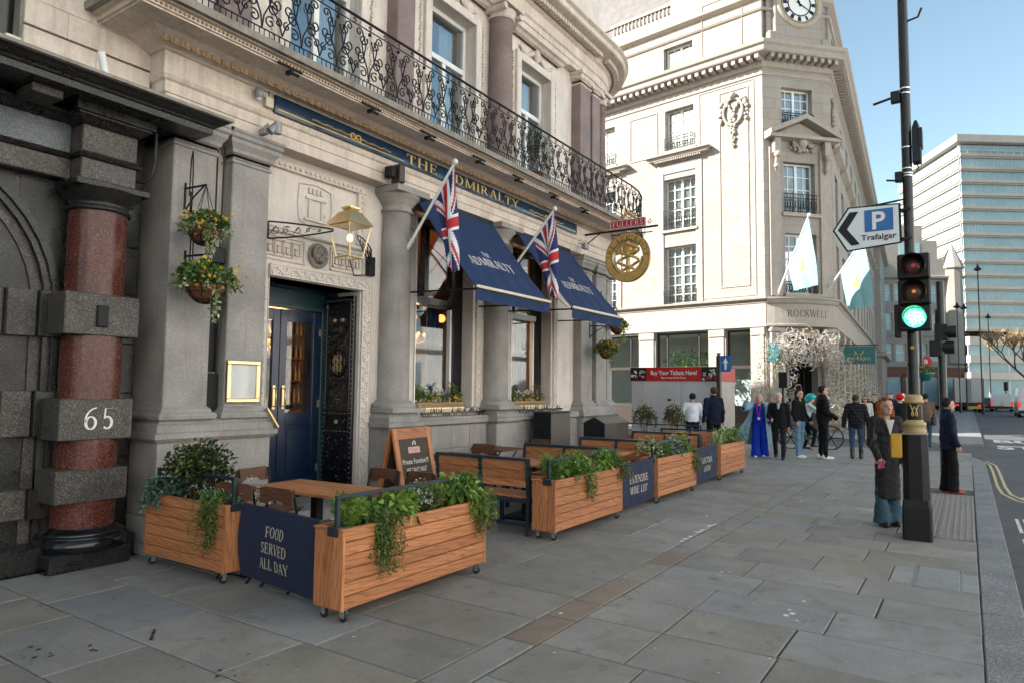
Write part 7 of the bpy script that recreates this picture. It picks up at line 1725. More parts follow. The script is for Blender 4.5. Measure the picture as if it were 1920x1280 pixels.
# signal head faces the camera side (-x)
hx=-.13; HW=.165
head=MB()
for k in range(3):
    z0=2.40+k*.302; head.box(hx-.09,hx+.06,-HW-.045+.0,HW-.045,z0,z0+.296,.018)
hd=head.build('signal_head',M['signal_black'],tl)
m=MB(); 
for z in(2.5,3.2): m.box(hx+.05,0,-.04,.03,z,z+.05)
m.build('head_bracket',M['signal_black'],tl)
mt_l={0:m_emit('lens_green',(.05,1.,.35),1.15),1:None,2:None}
mat('lens_amber',(.10,.05,.03),rough=.25,var=.3,vs=40); mat('lens_red',(.07,.025,.025),rough=.25,var=.3,vs=40)
for k,(mt,nm) in enumerate((('lens_green','green_lens'),('lens_amber','amber_lens'),('lens_red','red_lens'))):
    zc=2.40+k*.302+.148; X=hx-.09; m=MB(); m.M=Matrix.Translation((X,-.045,zc))@Matrix.Rotation(-math.pi/2,4,'Y'); m.lathe([(0,.03),(.06,.026),(.10,.012),(.112,0)],(0,0,0),24,cap=False); l=m.build(nm,M[mt],hd)
    m=MB(); n=20; V=[]
    for i in range(n+1):
        a=rad(-55+290*i/n); d=.16*(math.sin(a)*.5+.5)**.6+.03
        for q in(0,d): V.append((X-q,-.045+.124*math.cos(a),zc+.124*math.sin(a)))
    m._a(V,[(2*i,2*i+1,2*i+3,2*i+2) for i in range(n)],True); m._a([(p[0],-.045+(p[1]+.045)*.97,zc+(p[2]-zc)*.97) for p in V],[(2*i,2*i+2,2*i+3,2*i+1) for i in range(n)],True); m.build('hood',M['signal_black'],hd)
    if nm!='green_lens':
        m=MB(); m.ball((X-.032,-.045,zc),.022,8,(.3,1,1)); m.build('lens_spot',m_emit('spot_'+nm,(.9,.25,.05) if 'amber' in nm else (.5,.03,.04),.12),l)
m=MB()
for i in range(26):
    a=2.4*i; r=.018*math.sqrt(i); m.ball((hx-.124,-.045+r*math.cos(a),2.548+r*math.sin(a)),.011,5,(.35,1,1))
m.build('lamp_dots',m_emit('lens_dot',(.55,1.,.78),1.6),hd,kind='stuff')
m=MB(); m.box(-.14,-.06,.10,.17,2.33,2.72,.01); m.build('rear_head',M['signal_black'],tl)
m=MB(); m.box(-.14,-.05,.13,.245,.93,1.21,.012); b=m.build('push_button_unit',M['amber_box'],tl)
m=MB(); m.box(-.145,-.1405,.15,.225,1.02,1.12,.003); m.build('button_panel',M['amber_box'],b)
# P Trafalgar sign: arrow plate pointing left (+y)
sg=thing('parking_sign','white arrow shaped parking sign reading Trafalgar, clamped to the traffic light pole','sign',(9.26,.90,3.45)); 
pl_=[(-.30,.0),(.30,.04),(.46,.285),(.27,.50),(-.30,.505)]; pl_=[(-.300,.015),(.30,-.035),(.455,.245),(.275,.52),(-.295,.50)]
def plate(m,P,x,d,s=1.): 
    c=(sum(p[0] for p in P)/len(P),sum(p[1] for p in P)/len(P)); m.prism([(c[0]+(p[0]-c[0])*s,c[1]+(p[1]-c[1])*s) for p in P],(x,0,0),(0,1,0),(0,0,1),(d,0,0))
m=MB(); plate(m,pl_,0,.012); m.build('plate',M['signal_black'],sg); m=MB(); plate(m,pl_,-.004,.003,.935); m.build('face',M['sign_white'],sg)
m=MB(); m.prism([(.215,.43),(.345,.44),(.245,.24),(.355,.045),(.225,.05),(.39,.245)],(-.008,0,0),(0,1,0),(0,0,1),(.003,0,0)) if False else m.prism([(.395,.245),(.255,.455),(.16,.45),(.29,.245),(.15,.045),(.245,.035)],(-.008,0,0),(0,1,0),(0,0,1),(.003,0,0)); m.build('chevron',M['signal_black'],sg)
m=MB(); m.box(-.008,-.005,-.215,.095,.185,.455); pb=m.build('blue_panel',M['sign_blue'],sg); m=MB(); add_sans(m,'P',(-.0095,-.06,.215),(0,-1,0),(0,0,1),.21,bold=.03); m.build('letter_p',M['print_white'],pb)
m=MB(); add_sans(m,'Trafalgar',(-.0095,-.055,.085),(0,-1,0),(0,0,1),.068,bold=.018,fit=.38); m.build('lettering',M['signal_black'],sg)
m=MB(); 
for z in(.05,.40): m=MB(); m.box(.0,.10,-.40,-.28,z,z+.03); m.build('clamp',M['signal_black'],sg)
m=MB(); m.tube([(.03,.12,.5),(.03,-.40,.55)],.012,6); m.build('top_bar',M['signal_black'],sg)
# second signal: side view, on its own pole
t=thing('traffic_light','rear traffic light turned sideways on a plain black pole behind the main one','traffic light',(15.6,.40,0)); m=MB(); m.lathe([(.085,0),(.082,1.0),(.072,1.02),(.07,3.85)],(0,0,0),16); m.build('pole',M['pole_black'],t)
m=MB(); m.box(-.11,.13,-.0,.20,2.40,2.70,.012); m.box(-.07,.11,-.11,.11,2.70,3.02,.012); h=m.build('signal_head',M['signal_black'],t)
for z,y in((2.57,-.02),(2.87,-.06)):
    m=MB(); m.tube([(.02,y-.0,z),(.02,y-.19,z)],.12,18); m.build('hood',M['signal_black'],h)
m=MB(); m.tube([(.0,.05,2.95),(.0,.04,3.3)],.055,12); m.build('cap',M['signal_black'],t)
def pole(loc,h,r,label,name='bollard_pole',cat='pole',mt='pole_black'):
    t=thing(name,label,cat,loc); m=MB(); m.lathe([(r*1.5,0),(r*1.5,.5),(r,.55),(r*.9,h)],(0,0,0),12); m.build('shaft',M[mt],t); return t
t=pole((27,1.42,0),5.6,.05,'slim black post with a red round bus stop flag behind the traffic light','bus_stop_post','bus stop'); m=MB(); m.M=Matrix.Translation((-.1,-.28,2.76))@Matrix.Rotation(-math.pi/2,4,'Y'); m.lathe([(0,.02),(.17,.02),(.17,0)],(0,0,0),20,smooth=False); m.build('roundel',M['brand_red'],t); m=MB(); add_sans(m,'B',(-.125,-.28,2.69),(0,-1,0),(0,0,1),.14,bold=.02); m.build('letter',M['print_white'],t)
t=pole((26,1.24,0),4.6,.05,'thin black post carrying a teal flower basket behind the traffic light','flower_post','post'); m=MB(); m.lathe([(.12,2.10),(.26,2.30),(.28,2.37),(.23,2.37)],(-.05,-.1,0),14); m.build('trough',M['hotel_teal'],t); lv=Leaves(); bush(lv,(-.05,-.1,2.45),.28,240,.10,.06,RG,0,(1.1,1.1,.5)); lv.build('foliage',[M['leaf_olive']],t)
t=pole((19.6,5.93,0),2.75,.05,'black post with a blue arrow sign beside the grey kiosk','sign_post','sign'); m=MB(); m.box(-.06,-.05,-.36,-.06,2.24,2.70,.004); b=m.build('plate',M['sign_blue_mid'],t) if 'sign_blue_mid' in MATS else m.build('plate',M['sign_blue'],t); m=MB(); m.prism([(-.03,.06),(.03,.06),(.03,.26),(.085,.24),(0,.40),(-.085,.24),(-.03,.26)],(-.066,-.21,2.24),(0,1,0),(0,0,1),(.004,0,0)); m.build('arrow',M['print_white'],b)
m=MB(); m.box(-.05,.05,-.05,.05,2.75,2.78); m.box(-.08,.08,-.05,.05,.9,2.7); m.build('casing',M['bronze_dark'],t)
t=pole((20.5,4.38,0),2.2,.045,'thin black post with a small black signal box before the hotel door','signal_post','post'); m=MB(); m.box(-.08,.08,-.12,.10,1.8,2.25,.01); m.build('signal_box',M['signal_black'],t); m=MB(); m.box(-.09,-.05,-.18,-.12,1.8,2.25,.01); m.build('visor',M['grey_steel'],t)
# ticket kiosk
mat('kiosk_grey',(.50,.50,.51),rough=.55,var=.08,vs=1.5); mat('kiosk_stone',(.42,.37,.33),rough=.7,var=.12)
t=thing('ticket_kiosk','plain grey ticket kiosk with a red banner along its top','kiosk',(20.8,7.4,0)); m=MB(); m.box(20,21.6,6.06,8.8,0,2.36,.01); k=m.build('body',M['kiosk_grey'],t,w=True)
for a,b in((8.42,8.8),(7.2,8.41),(6.45,7.19),(6.06,6.44)):
    m=MB(); m.box(19.985,20.0,a+.006,b-.006,.02,1.98); m.build('panel',M['kiosk_grey'],k,w=True)
m=MB(); m.box(19.975,19.984,7.5,7.62,1.38,1.44); m.build('handle',M['black_iron'],k,w=True)
m=MB(); m.box(20.01,21.58,6.045,6.06,.02,1.98); m.build('side_panel',M['kiosk_stone'],k,w=True)
m=MB(); m.box(19.965,19.98,6.06,8.82,1.98,2.40); m.box(20,21.6,6.03,6.045,1.98,2.38); bn=m.build('banner',M['brand_red'],t,w=True)
m=MB(); add_sans(m,'Buy Your Tickets Here!',(19.960,7.42,2.17),(0,-1,0),(0,0,1),.13,bold=.03,fit=1.45); add_sans(m,'Buy the Hop-On Bus Passes',(19.960,7.42,2.06),(0,-1,0),(0,0,1),.055,bold=.02,fit=.78); m.build('lettering',M['print_white'],bn,w=True)
for y0,y1,s in((8.3,8.82,1),(6.07,6.55,-1)):
    m=MB(); m.box(19.957,19.9645,y0,y1,1.985,2.395); ph=m.build('photo_print',M['dark_void'],bn,w=True)
    m=MB()
    for i in range(16): y=R_.uniform(y0+.03,y1-.1); z=R_.uniform(2.0,2.3); m.box(19.951,19.9565,y,y+R_.uniform(.03,.09),z,z+R_.uniform(.02,.08))
    m.build('print_highlights',M['print_white'],ph,w=True,kind='stuff'); m=MB()
    for i in range(8): y=R_.uniform(y0+.03,y1-.14); z=R_.uniform(2.0,2.12); m.box(19.946,19.9505,y,y+R_.uniform(.05,.12),z,z+R_.uniform(.03,.06))
    m.build('print_reds',M['brand_red'],ph,w=True,kind='stuff')
# street lamps far down the road
def slamp(loc,h,lb):
    t=thing('street_lamp',lb,'street lamp',loc,0,'black street lamps far down the road'); m=MB(); m.lathe([(.11,0),(.10,.8),(.055,.9),(.045,h)],(0,0,0),8); m.build('post',M['pole_black'],t); m=MB(); m.lathe([(.05,h),(.30,h+.12),(.32,h+.18),(.15,h+.30),(.03,h+.6)],(0,0,0),10); m.build('lantern',M['pole_black'],t)
slamp((74,.60,0),9.4,'far street lamp left of the box lorry'); slamp((80,.10,0),9.9,'far street lamp rising behind the box lorry, second from the left'); slamp((70,-1.0,0),12.1,'tallest far street lamp, before the box lorry'); slamp((92,-2.1,0),10.0,'far street lamp right of the box lorry')
# ================================================================ PEOPLE
def surface_nets(f,lo,hi,h):
    lo=np.array(lo,float);n=np.maximum(4,np.ceil((np.array(hi)-lo)/h).astype(int)+1)
    ax=[lo[i]+h*np.arange(n[i]) for i in range(3)]; G=np.stack(np.meshgrid(*ax,indexing='ij'),-1).reshape(-1,3)
    v=f(G).reshape(n); s=v<0
    nx,ny,nz=n-1; acc=np.zeros((nx,ny,nz,3));cnt=np.zeros((nx,ny,nz))
    offs=[(a,b,c) for a in(0,1) for b in(0,1) for c in(0,1)]
    sl=lambda o:(slice(o[0],o[0]+nx),slice(o[1],o[1]+ny),slice(o[2],o[2]+nz))
    for o in offs:
        for k in range(3):
            if o[k]==0:
                p=list(o);p[k]=1; a,b=v[sl(o)],v[sl(p)]; m=(a<0)!=(b<0); t=np.where(m,a/np.where(m,a-b,1),0)
                for j in range(3): acc[...,j]+=np.where(m,(o[j]+(t if j==k else 0)),0)
                cnt+=m
    m=cnt>0; idx=-np.ones((nx,ny,nz),int); idx[m]=np.arange(m.sum()); ijk=np.argwhere(m)
    V=lo+h*(ijk+acc[m]/cnt[m][:,None]); F=[]
    for k in range(3):
        u,w_=[(1,2),(2,0),(0,1)][k]; a=[slice(1,n[i]-1) for i in range(3)]; a[k]=slice(0,n[k]-1); b=list(a); b[k]=slice(1,n[k])
        sa,sb=s[tuple(a)],s[tuple(b)]; ch=np.argwhere(sa!=sb); st=sa[sa!=sb]
        base=ch.copy(); 
        for i in range(3):
            if i!=k: base[:,i]+=1
        def I(du,dw): q=base.copy(); q[:,u]-=du; q[:,w_]-=dw; return idx[q[:,0],q[:,1],q[:,2]]
        Q=np.stack([I(0,0),I(1,0),I(1,1),I(0,1)],1); Q=np.where(st[:,None],Q,Q[:,::-1]); F.append(Q)
    F=np.concatenate(F); F=F[(F>=0).all(1)]; return V,F
def cap_(P,a,b,ra,rb):
    a=np.array(a,float);b=np.array(b,float);d=b-a;L=max(d@d,1e-9); t=np.clip((P-a)@d/L,0,1); return np.linalg.norm(P-a-t[:,None]*d,axis=1)-(ra+(rb-ra)*t)
def ell_(P,c,r,R=None):
    q=P-np.array(c,float); 
    if R is not None: q=q@R
    r=np.array(r,float); k=np.linalg.norm(q/r,axis=1); return (k-1)*r.min()
def smin(a,b,k): h=np.clip(.5+.5*(b-a)/k,0,1); return b*(1-h)+a*h-k*h*(1-h)
def sdf(prims,k=.04):
    def f(P):
        d=None
        for p in prims:
            q=cap_(P,*p[1:]) if p[0]=='c' else ell_(P,*p[1:]); d=q if d is None else smin(d,q,k)
        return d
    return f
SK={}
def skin_mat(n,c): SK[n]=mat('skin_'+n,c,rough=.55,var=.06,vs=10)
skin_mat('fair',(.50,.29,.21)); skin_mat('pink',(.52,.28,.21)); skin_mat('tan',(.34,.18,.115))
def cloth(n,c,**k): return mat('cloth_'+n,c,rough=k.pop('rough',.85),var=k.pop('var',.15),vs=9,bump=.25,bs=k.pop('bs',130),spec=.2,**k)
cloth('black',(.007,.007,.008)); cloth('navy',(.008,.012,.028)); cloth('jeans_light',(.13,.22,.32),var=.25); cloth('jeans_dark',(.03,.06,.10),var=.3); cloth('jeans_mid',(.045,.085,.12),var=.3); cloth('cobalt',(.004,.03,.36)); cloth('sky',(.27,.40,.50)); cloth('white',(.66,.68,.74)); cloth('brown',(.13,.09,.065)); cloth('pale',(.55,.52,.48)); cloth('sage',(.42,.50,.50)); cloth('red',(.50,.02,.02)); cloth('charcoal',(.014,.014,.018))
mat('shoe_white',(.72,.72,.72),rough=.5,var=.04); mat('shoe_black',(.012,.012,.012),rough=.4,var=.1); mat('shoe_red',(.36,.05,.025),rough=.6,var=.1)
for n_,c in(('hair_red',(.26,.07,.02)),('hair_dark',(.014,.009,.007)),('hair_blond',(.48,.36,.22)),('hair_white',(.55,.52,.48)),('hair_brown',(.06,.03,.017))): mat(n_,c,rough=.7,var=.35,vs=25,bump=.5,bs=90,spec=.25)
mat('eye_dark',(.02,.015,.012),rough=.2); mat('lip',(.30,.10,.09),rough=.5)
def stripes():
    t=NT('cloth_striped'); tc=t.n('TexCoord'); sx=t.n('SeparateXYZ'); t.l(tc.outputs['Object'],sx.inputs[0])
    a=t.n('Math',operation='ARCTAN2'); t.l(sx.outputs[0],a.inputs[0]); t.l(sx.outputs[1],a.inputs[1]); m_=t.n('Math',operation='MULTIPLY'); m_.inputs[1].default_value=4.8; t.l(a.outputs[0],m_.inputs[0]); f=t.n('Math',operation='FRACT'); t.l(m_.outputs[0],f.inputs[0])
    k=t.ramp(f.outputs[0],[(.0,(.010,.009,.0095)),(.80,(.010,.009,.0095)),(.86,(.13,.12,.115)),(.93,(.010,.009,.0095))]); v=t.coord(); t.base(t.mix(k,t.ramp(t.noise(v,9,4),[(.3,.75),(.7,1.2)]),1.,'MULTIPLY')); t.rough(.9); MATS['cloth_striped']=t.m
stripes()
def person(loc,az,label,H=1.7,skin='fair',hair='hair_dark',hairlen=0,top='cloth_black',topz=.82,bot='cloth_black',shoe='shoe_black',legs=((.12,.05),(-.10,.12)),arms=((.1,.12,.25,0),(-.05,.12,.2,0)),head=(0,0),puff=0,coatw=0.,flare=0.,collar=0,h=.02,build=1.,hood=None,boot=False,seat=False,group=None,z0=0.,sleeve=1.,lean=0.,slim=1.):
    """legs: (hip swing, knee bend); arms: (swing forward, out, elbow bend, inward) for right then left; faces local +y; az = world heading"""
    s=H/1.72; t=thing('person',label,'person',loc,rad(az-90),group); b_=build
    hz=.905*s; hip=lambda d:np.array([d*.088*s*b_,0,hz]); th,sh=.415*s,.405*s
    J={}
    low=1e9
    for i,d in((0,1),(1,-1)):
        a,kb=legs[i]; K=hip(d)+np.array([d*.012,math.sin(a)*th,-math.cos(a)*th]); A=K+np.array([-d*.005,math.sin(a-kb)*sh,-math.cos(a-kb)*sh]); J[d]=(hip(d),K,A); low=min(low,A[2])
    dz=(.085*s-low) if not seat else 0.
    up=np.array([0,0,dz]); ly=math.sin(lean)
    for d in(1,-1): J[d]=tuple(p+up for p in J[d])
    hz+=dz; Z=lambda q:q*s+dz; ln=lambda z:max(0,(z-hz))*ly
    S={};
    for i,d in((0,1),(1,-1)):
        f,o,e,inn=arms[i]; sp=np.array([d*.178*s*b_,-.01+ln(Z(1.405)),Z(1.405)]); u=np.array([d*math.sin(o),math.sin(f)*math.cos(o),-math.cos(f)*math.cos(o)]); E=sp+u*.29*s
        v=np.array([d*(math.sin(o)*.6-inn),math.sin(f+e),-math.cos(f+e)]); v/=np.linalg.norm(v); W=E+v*.25*s; S[d]=(sp,E,W,v)
    hy=.015+ln(Z(1.58)); hc=np.array([0,hy,Z(1.60)]); yaw,pit=head; Rh=np.array(Matrix.Rotation(rad(yaw),3,'Z')@Matrix.Rotation(rad(pit),3,'X')); hp_=lambda x,y,z:hc+Rh@(np.array([x,y,z])*s)
    # --- body: one continuous skin surface
    B=[('c',(0,ln(Z(1.05)),Z(1.0)),(0,ln(Z(1.32)),Z(1.32)),.10*s*b_,.105*s*b_),('c',(0,-.005+ln(Z(1.4)),Z(1.40)),(0,hy-.01,Z(1.52)),.055*s,.05*s),
       ('e',tuple(hp_(0,-.008,.03)),(.076*s,.095*s,.098*s),Rh),('e',tuple(hp_(0,.030,-.045)),(.056*s,.060*s,.072*s),Rh),('c',tuple(hp_(0,.088,.012)),tuple(hp_(0,.108,-.022)),.008*s,.013*s),('c',tuple(hp_(-.03,.078,.028)),tuple(hp_(.03,.078,.028)),.012*s,.012*s),('e',tuple(hp_(0,.08,-.085)),(.022*s,.018*s,.016*s),Rh)]
    for d in(1,-1): B.append(('e',tuple(hp_(d*.077,.0,-.005)),(.010*s,.019*s,.030*s),Rh))
    for d in(1,-1):
        h0,K,A=J[d]; B+=[('c',tuple(h0),tuple(K),.075*s,.05*s),('c',tuple(K),tuple(A),.05*s,.035*s)]
        sp,E,W,v=S[d]; B+=[('c',tuple(sp*.8+np.array([0,0,Z(1.405)])*.2),tuple(E),.046*s,.037*s),('c',tuple(E),tuple(W),.037*s,.026*s),('e',tuple(W+v*.045*s),(.030*s,.040*s,.046*s))]
    allP=np.concatenate([np.array([p[1],p[2]]) if p[0]=='c' else np.array([np.array(p[1])-max(p[2]),np.array(p[1])+max(p[2])]) for p in B]); lo,hi=allP.min(0)-.14,allP.max(0)+.14
    V,F=surface_nets(sdf(B,.022*s),lo,hi,h*.8); fm=MB(); fm._a([tuple(p) for p in V],[tuple(q) for q in F],True)
    for d in(1,-1):
        sp,E,W,v=S[d]; side=np.cross(v,[d*1.,.2,0.1]); side/=np.linalg.norm(side)+1e-9; nrm=np.cross(v,side); palm=W+v*.07*s
        for k,L in enumerate((.062,.070,.066,.052)):
            q0=palm+side*((k-1.5)*.017*s); q1=q0+(v*.55+nrm*.25*d*-1)*L*.6*s; q2=q1+(v*.55-nrm*.6*d)*L*.5*s; fm.tube([q0,q1,q2],[.0085*s,.008*s,.006*s],5)
        q0=W+v*.03*s+side*.028*s; fm.tube([q0,q0+(side*.6+v*.6)*.035*s,q0+(side*.35+v)*.062*s],[.011*s,.010*s,.007*s],5)
    body=fm.build('body',SK[skin],t)
    m=MB()
    for d in(1,-1): m.ball(tuple(hp_(d*.031,.083,.010)),.0095*s,6,(1.2,.7,.75))
    m.build('eyes',M['eye_dark'],body,kind='stuff')
    m=MB(); m.ball(tuple(hp_(0,.092,-.058)),.020*s,6,(1,.35,.32)); m.build('mouth',M['lip'],body)
    m=MB()
    for d in(1,-1): m.tube([hp_(d*.015,.092,.030),hp_(d*.032,.090,.036),hp_(d*.05,.078,.030)],.0045*s,4)
    m.build('brows',M[hair],body,kind='stuff')
    # --- hair
    if hood is None:
        hp_list=[('e',tuple(hp_(0,-.022,.042)),(.090*s,.100*s,.098*s),Rh)]
        if hairlen>0:
            for d in(1,-1): hp_list+=[('c',tuple(hp_(d*.072,-.02,.02)),tuple(hp_(d*.088,.035 if hairlen>.2 else -.03,-.06-hairlen*.62)),.030*s,.034*s)]
            hp_list+=[('c',tuple(hp_(0,-.06,.0)),tuple(hp_(0,-.105,-.10-hairlen)),.062*s,.055*s),('c',tuple(hp_(-.06,-.05,0)),tuple(hp_(-.07,-.09,-.06-hairlen*.9)),.045*s,.04*s),('c',tuple(hp_(.06,-.05,0)),tuple(hp_(.07,-.09,-.06-hairlen*.9)),.045*s,.04*s)]
        fh=sdf(hp_list,.03*s)
        def fhair(P):
            q=(P-hc)@Rh/s; d=fh(P); face=np.minimum(q[:,1]-.018-.35*np.clip(q[:,2]-.05,-.06,.06),.075-q[:,2]+.0*q[:,0]); cut=np.maximum(-.0, face)  # >0 in front of hairline, below fringe
            d=np.maximum(d,np.where((q[:,1]>.018)&(q[:,2]<.082+.4*(.10-q[:,1])*0),np.minimum(q[:,1]-.018,.082-q[:,2]),-1.))
            if hairlen<=0: d=np.maximum(d,-(q[:,2]+.055+.3*q[:,1]))
            return d+.004*np.sin(P[:,0]*150)*np.sin(P[:,2]*40)
        V,F=surface_nets(fhair,hc-np.array([.2,.25,.22+max(0,hairlen)]),hc+np.array([.2,.2,.22]),h*.55)
        np_obj('hair',V,F,M[hair],t,None,True)
    # --- garments
    def gar(nm,prims,mt,k=.04,fold=.006,cut=None,hh=h,open_=None):
        f0=sdf(prims,k)
        def f(P):
            d=f0(P)
            if puff and nm=='jacket': d=d-puff*np.abs(np.sin(P[:,2]*math.pi/.085))
            d=d+fold*(np.sin(P[:,2]*37+P[:,0]*21+P[:,1]*13)*.5+np.sin(P[:,2]*71-P[:,0]*43)*.3)
            if cut is not None: d=np.maximum(d,cut(P))
            return d
        A=np.concatenate([np.array([p[1],p[2]]) if p[0]=='c' else np.array([np.array(p[1])-max(p[2]),np.array(p[1])+max(p[2])]) for p in prims]); r=max(max(p[3:5]) if p[0]=='c' else 0 for p in prims)
        V,F=surface_nets(f,A.min(0)-r-.04,A.max(0)+r+.04,hh); return np_obj(nm,V,F,M[mt],t,None,True)
    b0=b_*slim; pb=[('e',(0,-.005,Z(.96)),(.155*s*b0,.115*s*b0,.12*s))]
    for d in(1,-1):
        h0,K,A=J[d]; end=A-(np.array([0,0,.045*s]) if not boot else -(K-A)*.35); fl=.062+flare
        pb+=[('c',tuple(h0),tuple(K),.092*s*b0,(.064*slim+flare*.4*slim)*s),('c',tuple(K),tuple(end),(.064*slim+flare*.4*slim)*s,(fl-(.012 if not flare else 0))*s)]
    gar('trousers',pb,bot,.03,cut=lambda P:np.maximum(P[:,2]-Z(1.04),(.035*s-P[:,2]+(0 if not seat else -9))))
    for d in(1,-1):
        h0,K,A=J[d]; m=MB(); fd=np.array([0,1,0.]) if not seat else np.array([0,.95,-.2])
        sd=[('e',tuple(A+fd*.065*s-np.array([0,0,.050*s])),(.046*s,.130*s,.040*s)),('e',tuple(A-np.array([0,.015,.02])*s),(.045*s,.060*s,.062*s))]
        if boot: sd+=[('c',tuple(A),tuple(A+(K-A)*.42),.055*s,.062*s)]
        V,F=surface_nets(lambda P,sd=sd,A=A:np.maximum(sdf(sd,.03)(P),(A[2]-.086*s)-P[:,2]),A-np.array([.15,.22,.14]),A+np.array([.15,.28,.30 if boot else .12]),h*.7); np_obj('boot' if boot else 'shoe',V,F,M[shoe],t,None,True)
    tw=coatw; tz=Z(topz)
    jb=[('e',(0,ln(Z(1.30)),Z(1.28)),(.175*s*b_,.125*s*b_,.18*s)),('c',(0,0,max(tz,Z(.95))+.06*s),(0,ln(Z(1.2)),Z(1.18)),.128*s*b_+tw*.4,.12*s*b_),('c',(-.14*s*b_,ln(Z(1.4))-.01,Z(1.40)),(.14*s*b_,ln(Z(1.4))-.01,Z(1.40)),.072*s,.072*s)]
    for xx in(-.055,.055): jb.append(('c',(xx*s*b_,0,tz),(xx*s*b_*.9,ln(Z(1.15)),Z(1.12)),(.105*b_+tw)*s,.115*s*b_))
    for d in(1,-1):
        sp,E,W,v=S[d]; jb+=[('c',tuple(sp),tuple(E),.066*s,.055*s),('c',tuple(E),tuple(E+(W-E)*(1.02*sleeve)),.055*s,.046*s)]
    if collar: jb.append(('c',(0,ln(Z(1.45))-.01,Z(1.44)),(0,hy-.02,Z(1.49)),.085*s,.085*s))
    neck=lambda P:-(np.linalg.norm((P-np.array([0,hy+.055*s,Z(1.475)]))/np.array([.062,.09,.07])/s,axis=1)-1)*.06
    J_=gar('jacket',jb,top,.035,cut=lambda P:np.maximum(np.maximum((tz-P[:,2])*1.,neck(P)),P[:,2]-Z(1.535)))
    return t,dict(Z=Z,S=S,J=J,hp=hp_,s=s,hc=hc,Rh=Rh,body=body)
def addp(t,nm,mt,fn): m=MB(); fn(m); return m.build(nm,M[mt],t)
# woman in the striped coat
t,k=person((10.02,.89,0),206,'woman with long red hair in a striped black coat by the traffic light',1.62,'fair','hair_red',.30,'cloth_striped',.37,'cloth_jeans_mid','shoe_black',legs=((.03,.02),(-.03,.05)),arms=((.10,.16,.5,.25),(.02,.12,.25,.1)),head=(6,-2),coatw=.018,flare=.05,h=.014,slim=.70,collar=0,build=.88)
hp_=k['hp']; addp(t,'sunglasses','eye_dark',lambda m:(m.ball(tuple(hp_(-.036,.062,.105)),.026,8,(1.2,.5,.6)),m.ball(tuple(hp_(.036,.062,.105)),.026,8,(1.2,.5,.6)),m.tube([hp_(-.085,-.03,.07),hp_(-.06,.055,.10),hp_(.06,.055,.10),hp_(.085,-.03,.07)],.005,4)))
sp,E,W,v=k['S'][1]; tp=thing('phone','bright pink phone held by the red haired woman','phone',tuple(WM[t.name]@Vector(tuple(W+v*.09)))); m=MB(); m.M=Matrix.Rotation(.5,4,'X')@Matrix.Rotation(.4,4,'Z'); m.box(-.04,.04,-.012,.012,-.06,.06,.006); mat('phone_pink',(.55,.07,.25),rough=.4,var=.3,vs=40); m.build('case',M['phone_pink'],tp); m=MB(); m.ball((.03,-.02,.02),.02,6); m.ball((-.02,-.02,-.03),.018,6); m.build('charm',M['phone_pink'],tp)
addp(t,'blouse','petal_white',lambda m:m.prism([(-.05,k['Z'](1.43)),(.05,k['Z'](1.43)),(.0,k['Z'](1.22))],(0,.135,0),(1,0,0),(0,0,1),(0,-.05,0)))
# person with red shoes
person((13.95,.30,0),286,'person in a navy jacket with red trainers standing at the kerb',1.60,'fair','hair_dark',0,'cloth_navy',.80,'cloth_black','shoe_red',legs=((.10,.14),(-.04,.06)),arms=((.02,.10,.35,.05),(-.05,.12,.25,.05)),head=(0,-3),coatw=.02,flare=.03,collar=1,h=.017,build=1.05)
# couple arm in arm
t,k=person((18.28,4.50,0),190,'woman in a cobalt blue jumpsuit and pale blue coat shading her eyes',1.62,'pink','hair_blond',.07,'cloth_cobalt',.90,'cloth_cobalt','shoe_white',legs=((.16,.10),(-.14,.10)),arms=((1.25,.75,1.75,.75),(.1,.15,.7,-.1)),head=(0,2),flare=.075,h=.019)
Z=k['Z']
def coat(m):
    for sx,wx,yy in((1,.55,-.05),(-1,.22,-.10)):
        V,F=cloth_grid(lambda a,b:(sx*(.13+.05*a+(wx*b**1.3)*(.35+.65*a)),.10-.26*a+yy*b+.03*math.sin(a*9+b*3)*b,Z(1.44)-1.02*b+(.16*a*b*b if sx>0 else 0)),10,14); m._a(V,F,True); m._a([(p[0]-sx*.008,p[1],p[2]) for p in V],[f[::-1] for f in F],True)
    V,F=cloth_grid(lambda a,b:((a-.5)*(.40+.5*b)+.10*b,-.135-.05*b-.03*math.sin(a*14)*b,Z(1.46)-1.06*b),14,12); m._a(V,F,True); m._a([(p[0],p[1]+.006,p[2]) for p in V],[f[::-1] for f in F],True)
    sp,E,W,v=k['S'][1]; m.tube([sp+np.array([-.05,0,.02]),sp+np.array([.03,0,.0]),E,E+(W-E)*.8],[.09,.10,.085,.07],10); sp,E,W,v=k['S'][-1]; m.tube([sp+np.array([.05,0,.02]),sp+np.array([-.03,0,0]),E,E+(W-E)*.85],[.09,.10,.085,.07],10)
addp(t,'open_coat','cloth_sky',coat); addp(t,'lanyard','cloth_red',lambda m:(m.tube([(-.05,.13,Z(1.44)),(-.01,.165,Z(1.2)),(0,.17,Z(1.1))],.012,4),m.tube([(.06,.13,Z(1.44)),(.02,.165,Z(1.2)),(0,.17,Z(1.1))],.012,4))); addp(t,'badge','shoe_white',lambda m:m.box(-.03,.03,.16,.172,Z(1.04),Z(1.11)))
t,k=person((18.10,3.98,0),188,'elderly white haired man in a black jacket walking arm in arm',1.66,'pink','hair_white',-1,'cloth_black',.80,'cloth_charcoal','shoe_black',legs=((-.20,.25),(.16,.04)),arms=((.15,.2,1.1,.5),(-.1,.14,.2,.05)),head=(0,4),coatw=.02,h=.019,build=1.08)
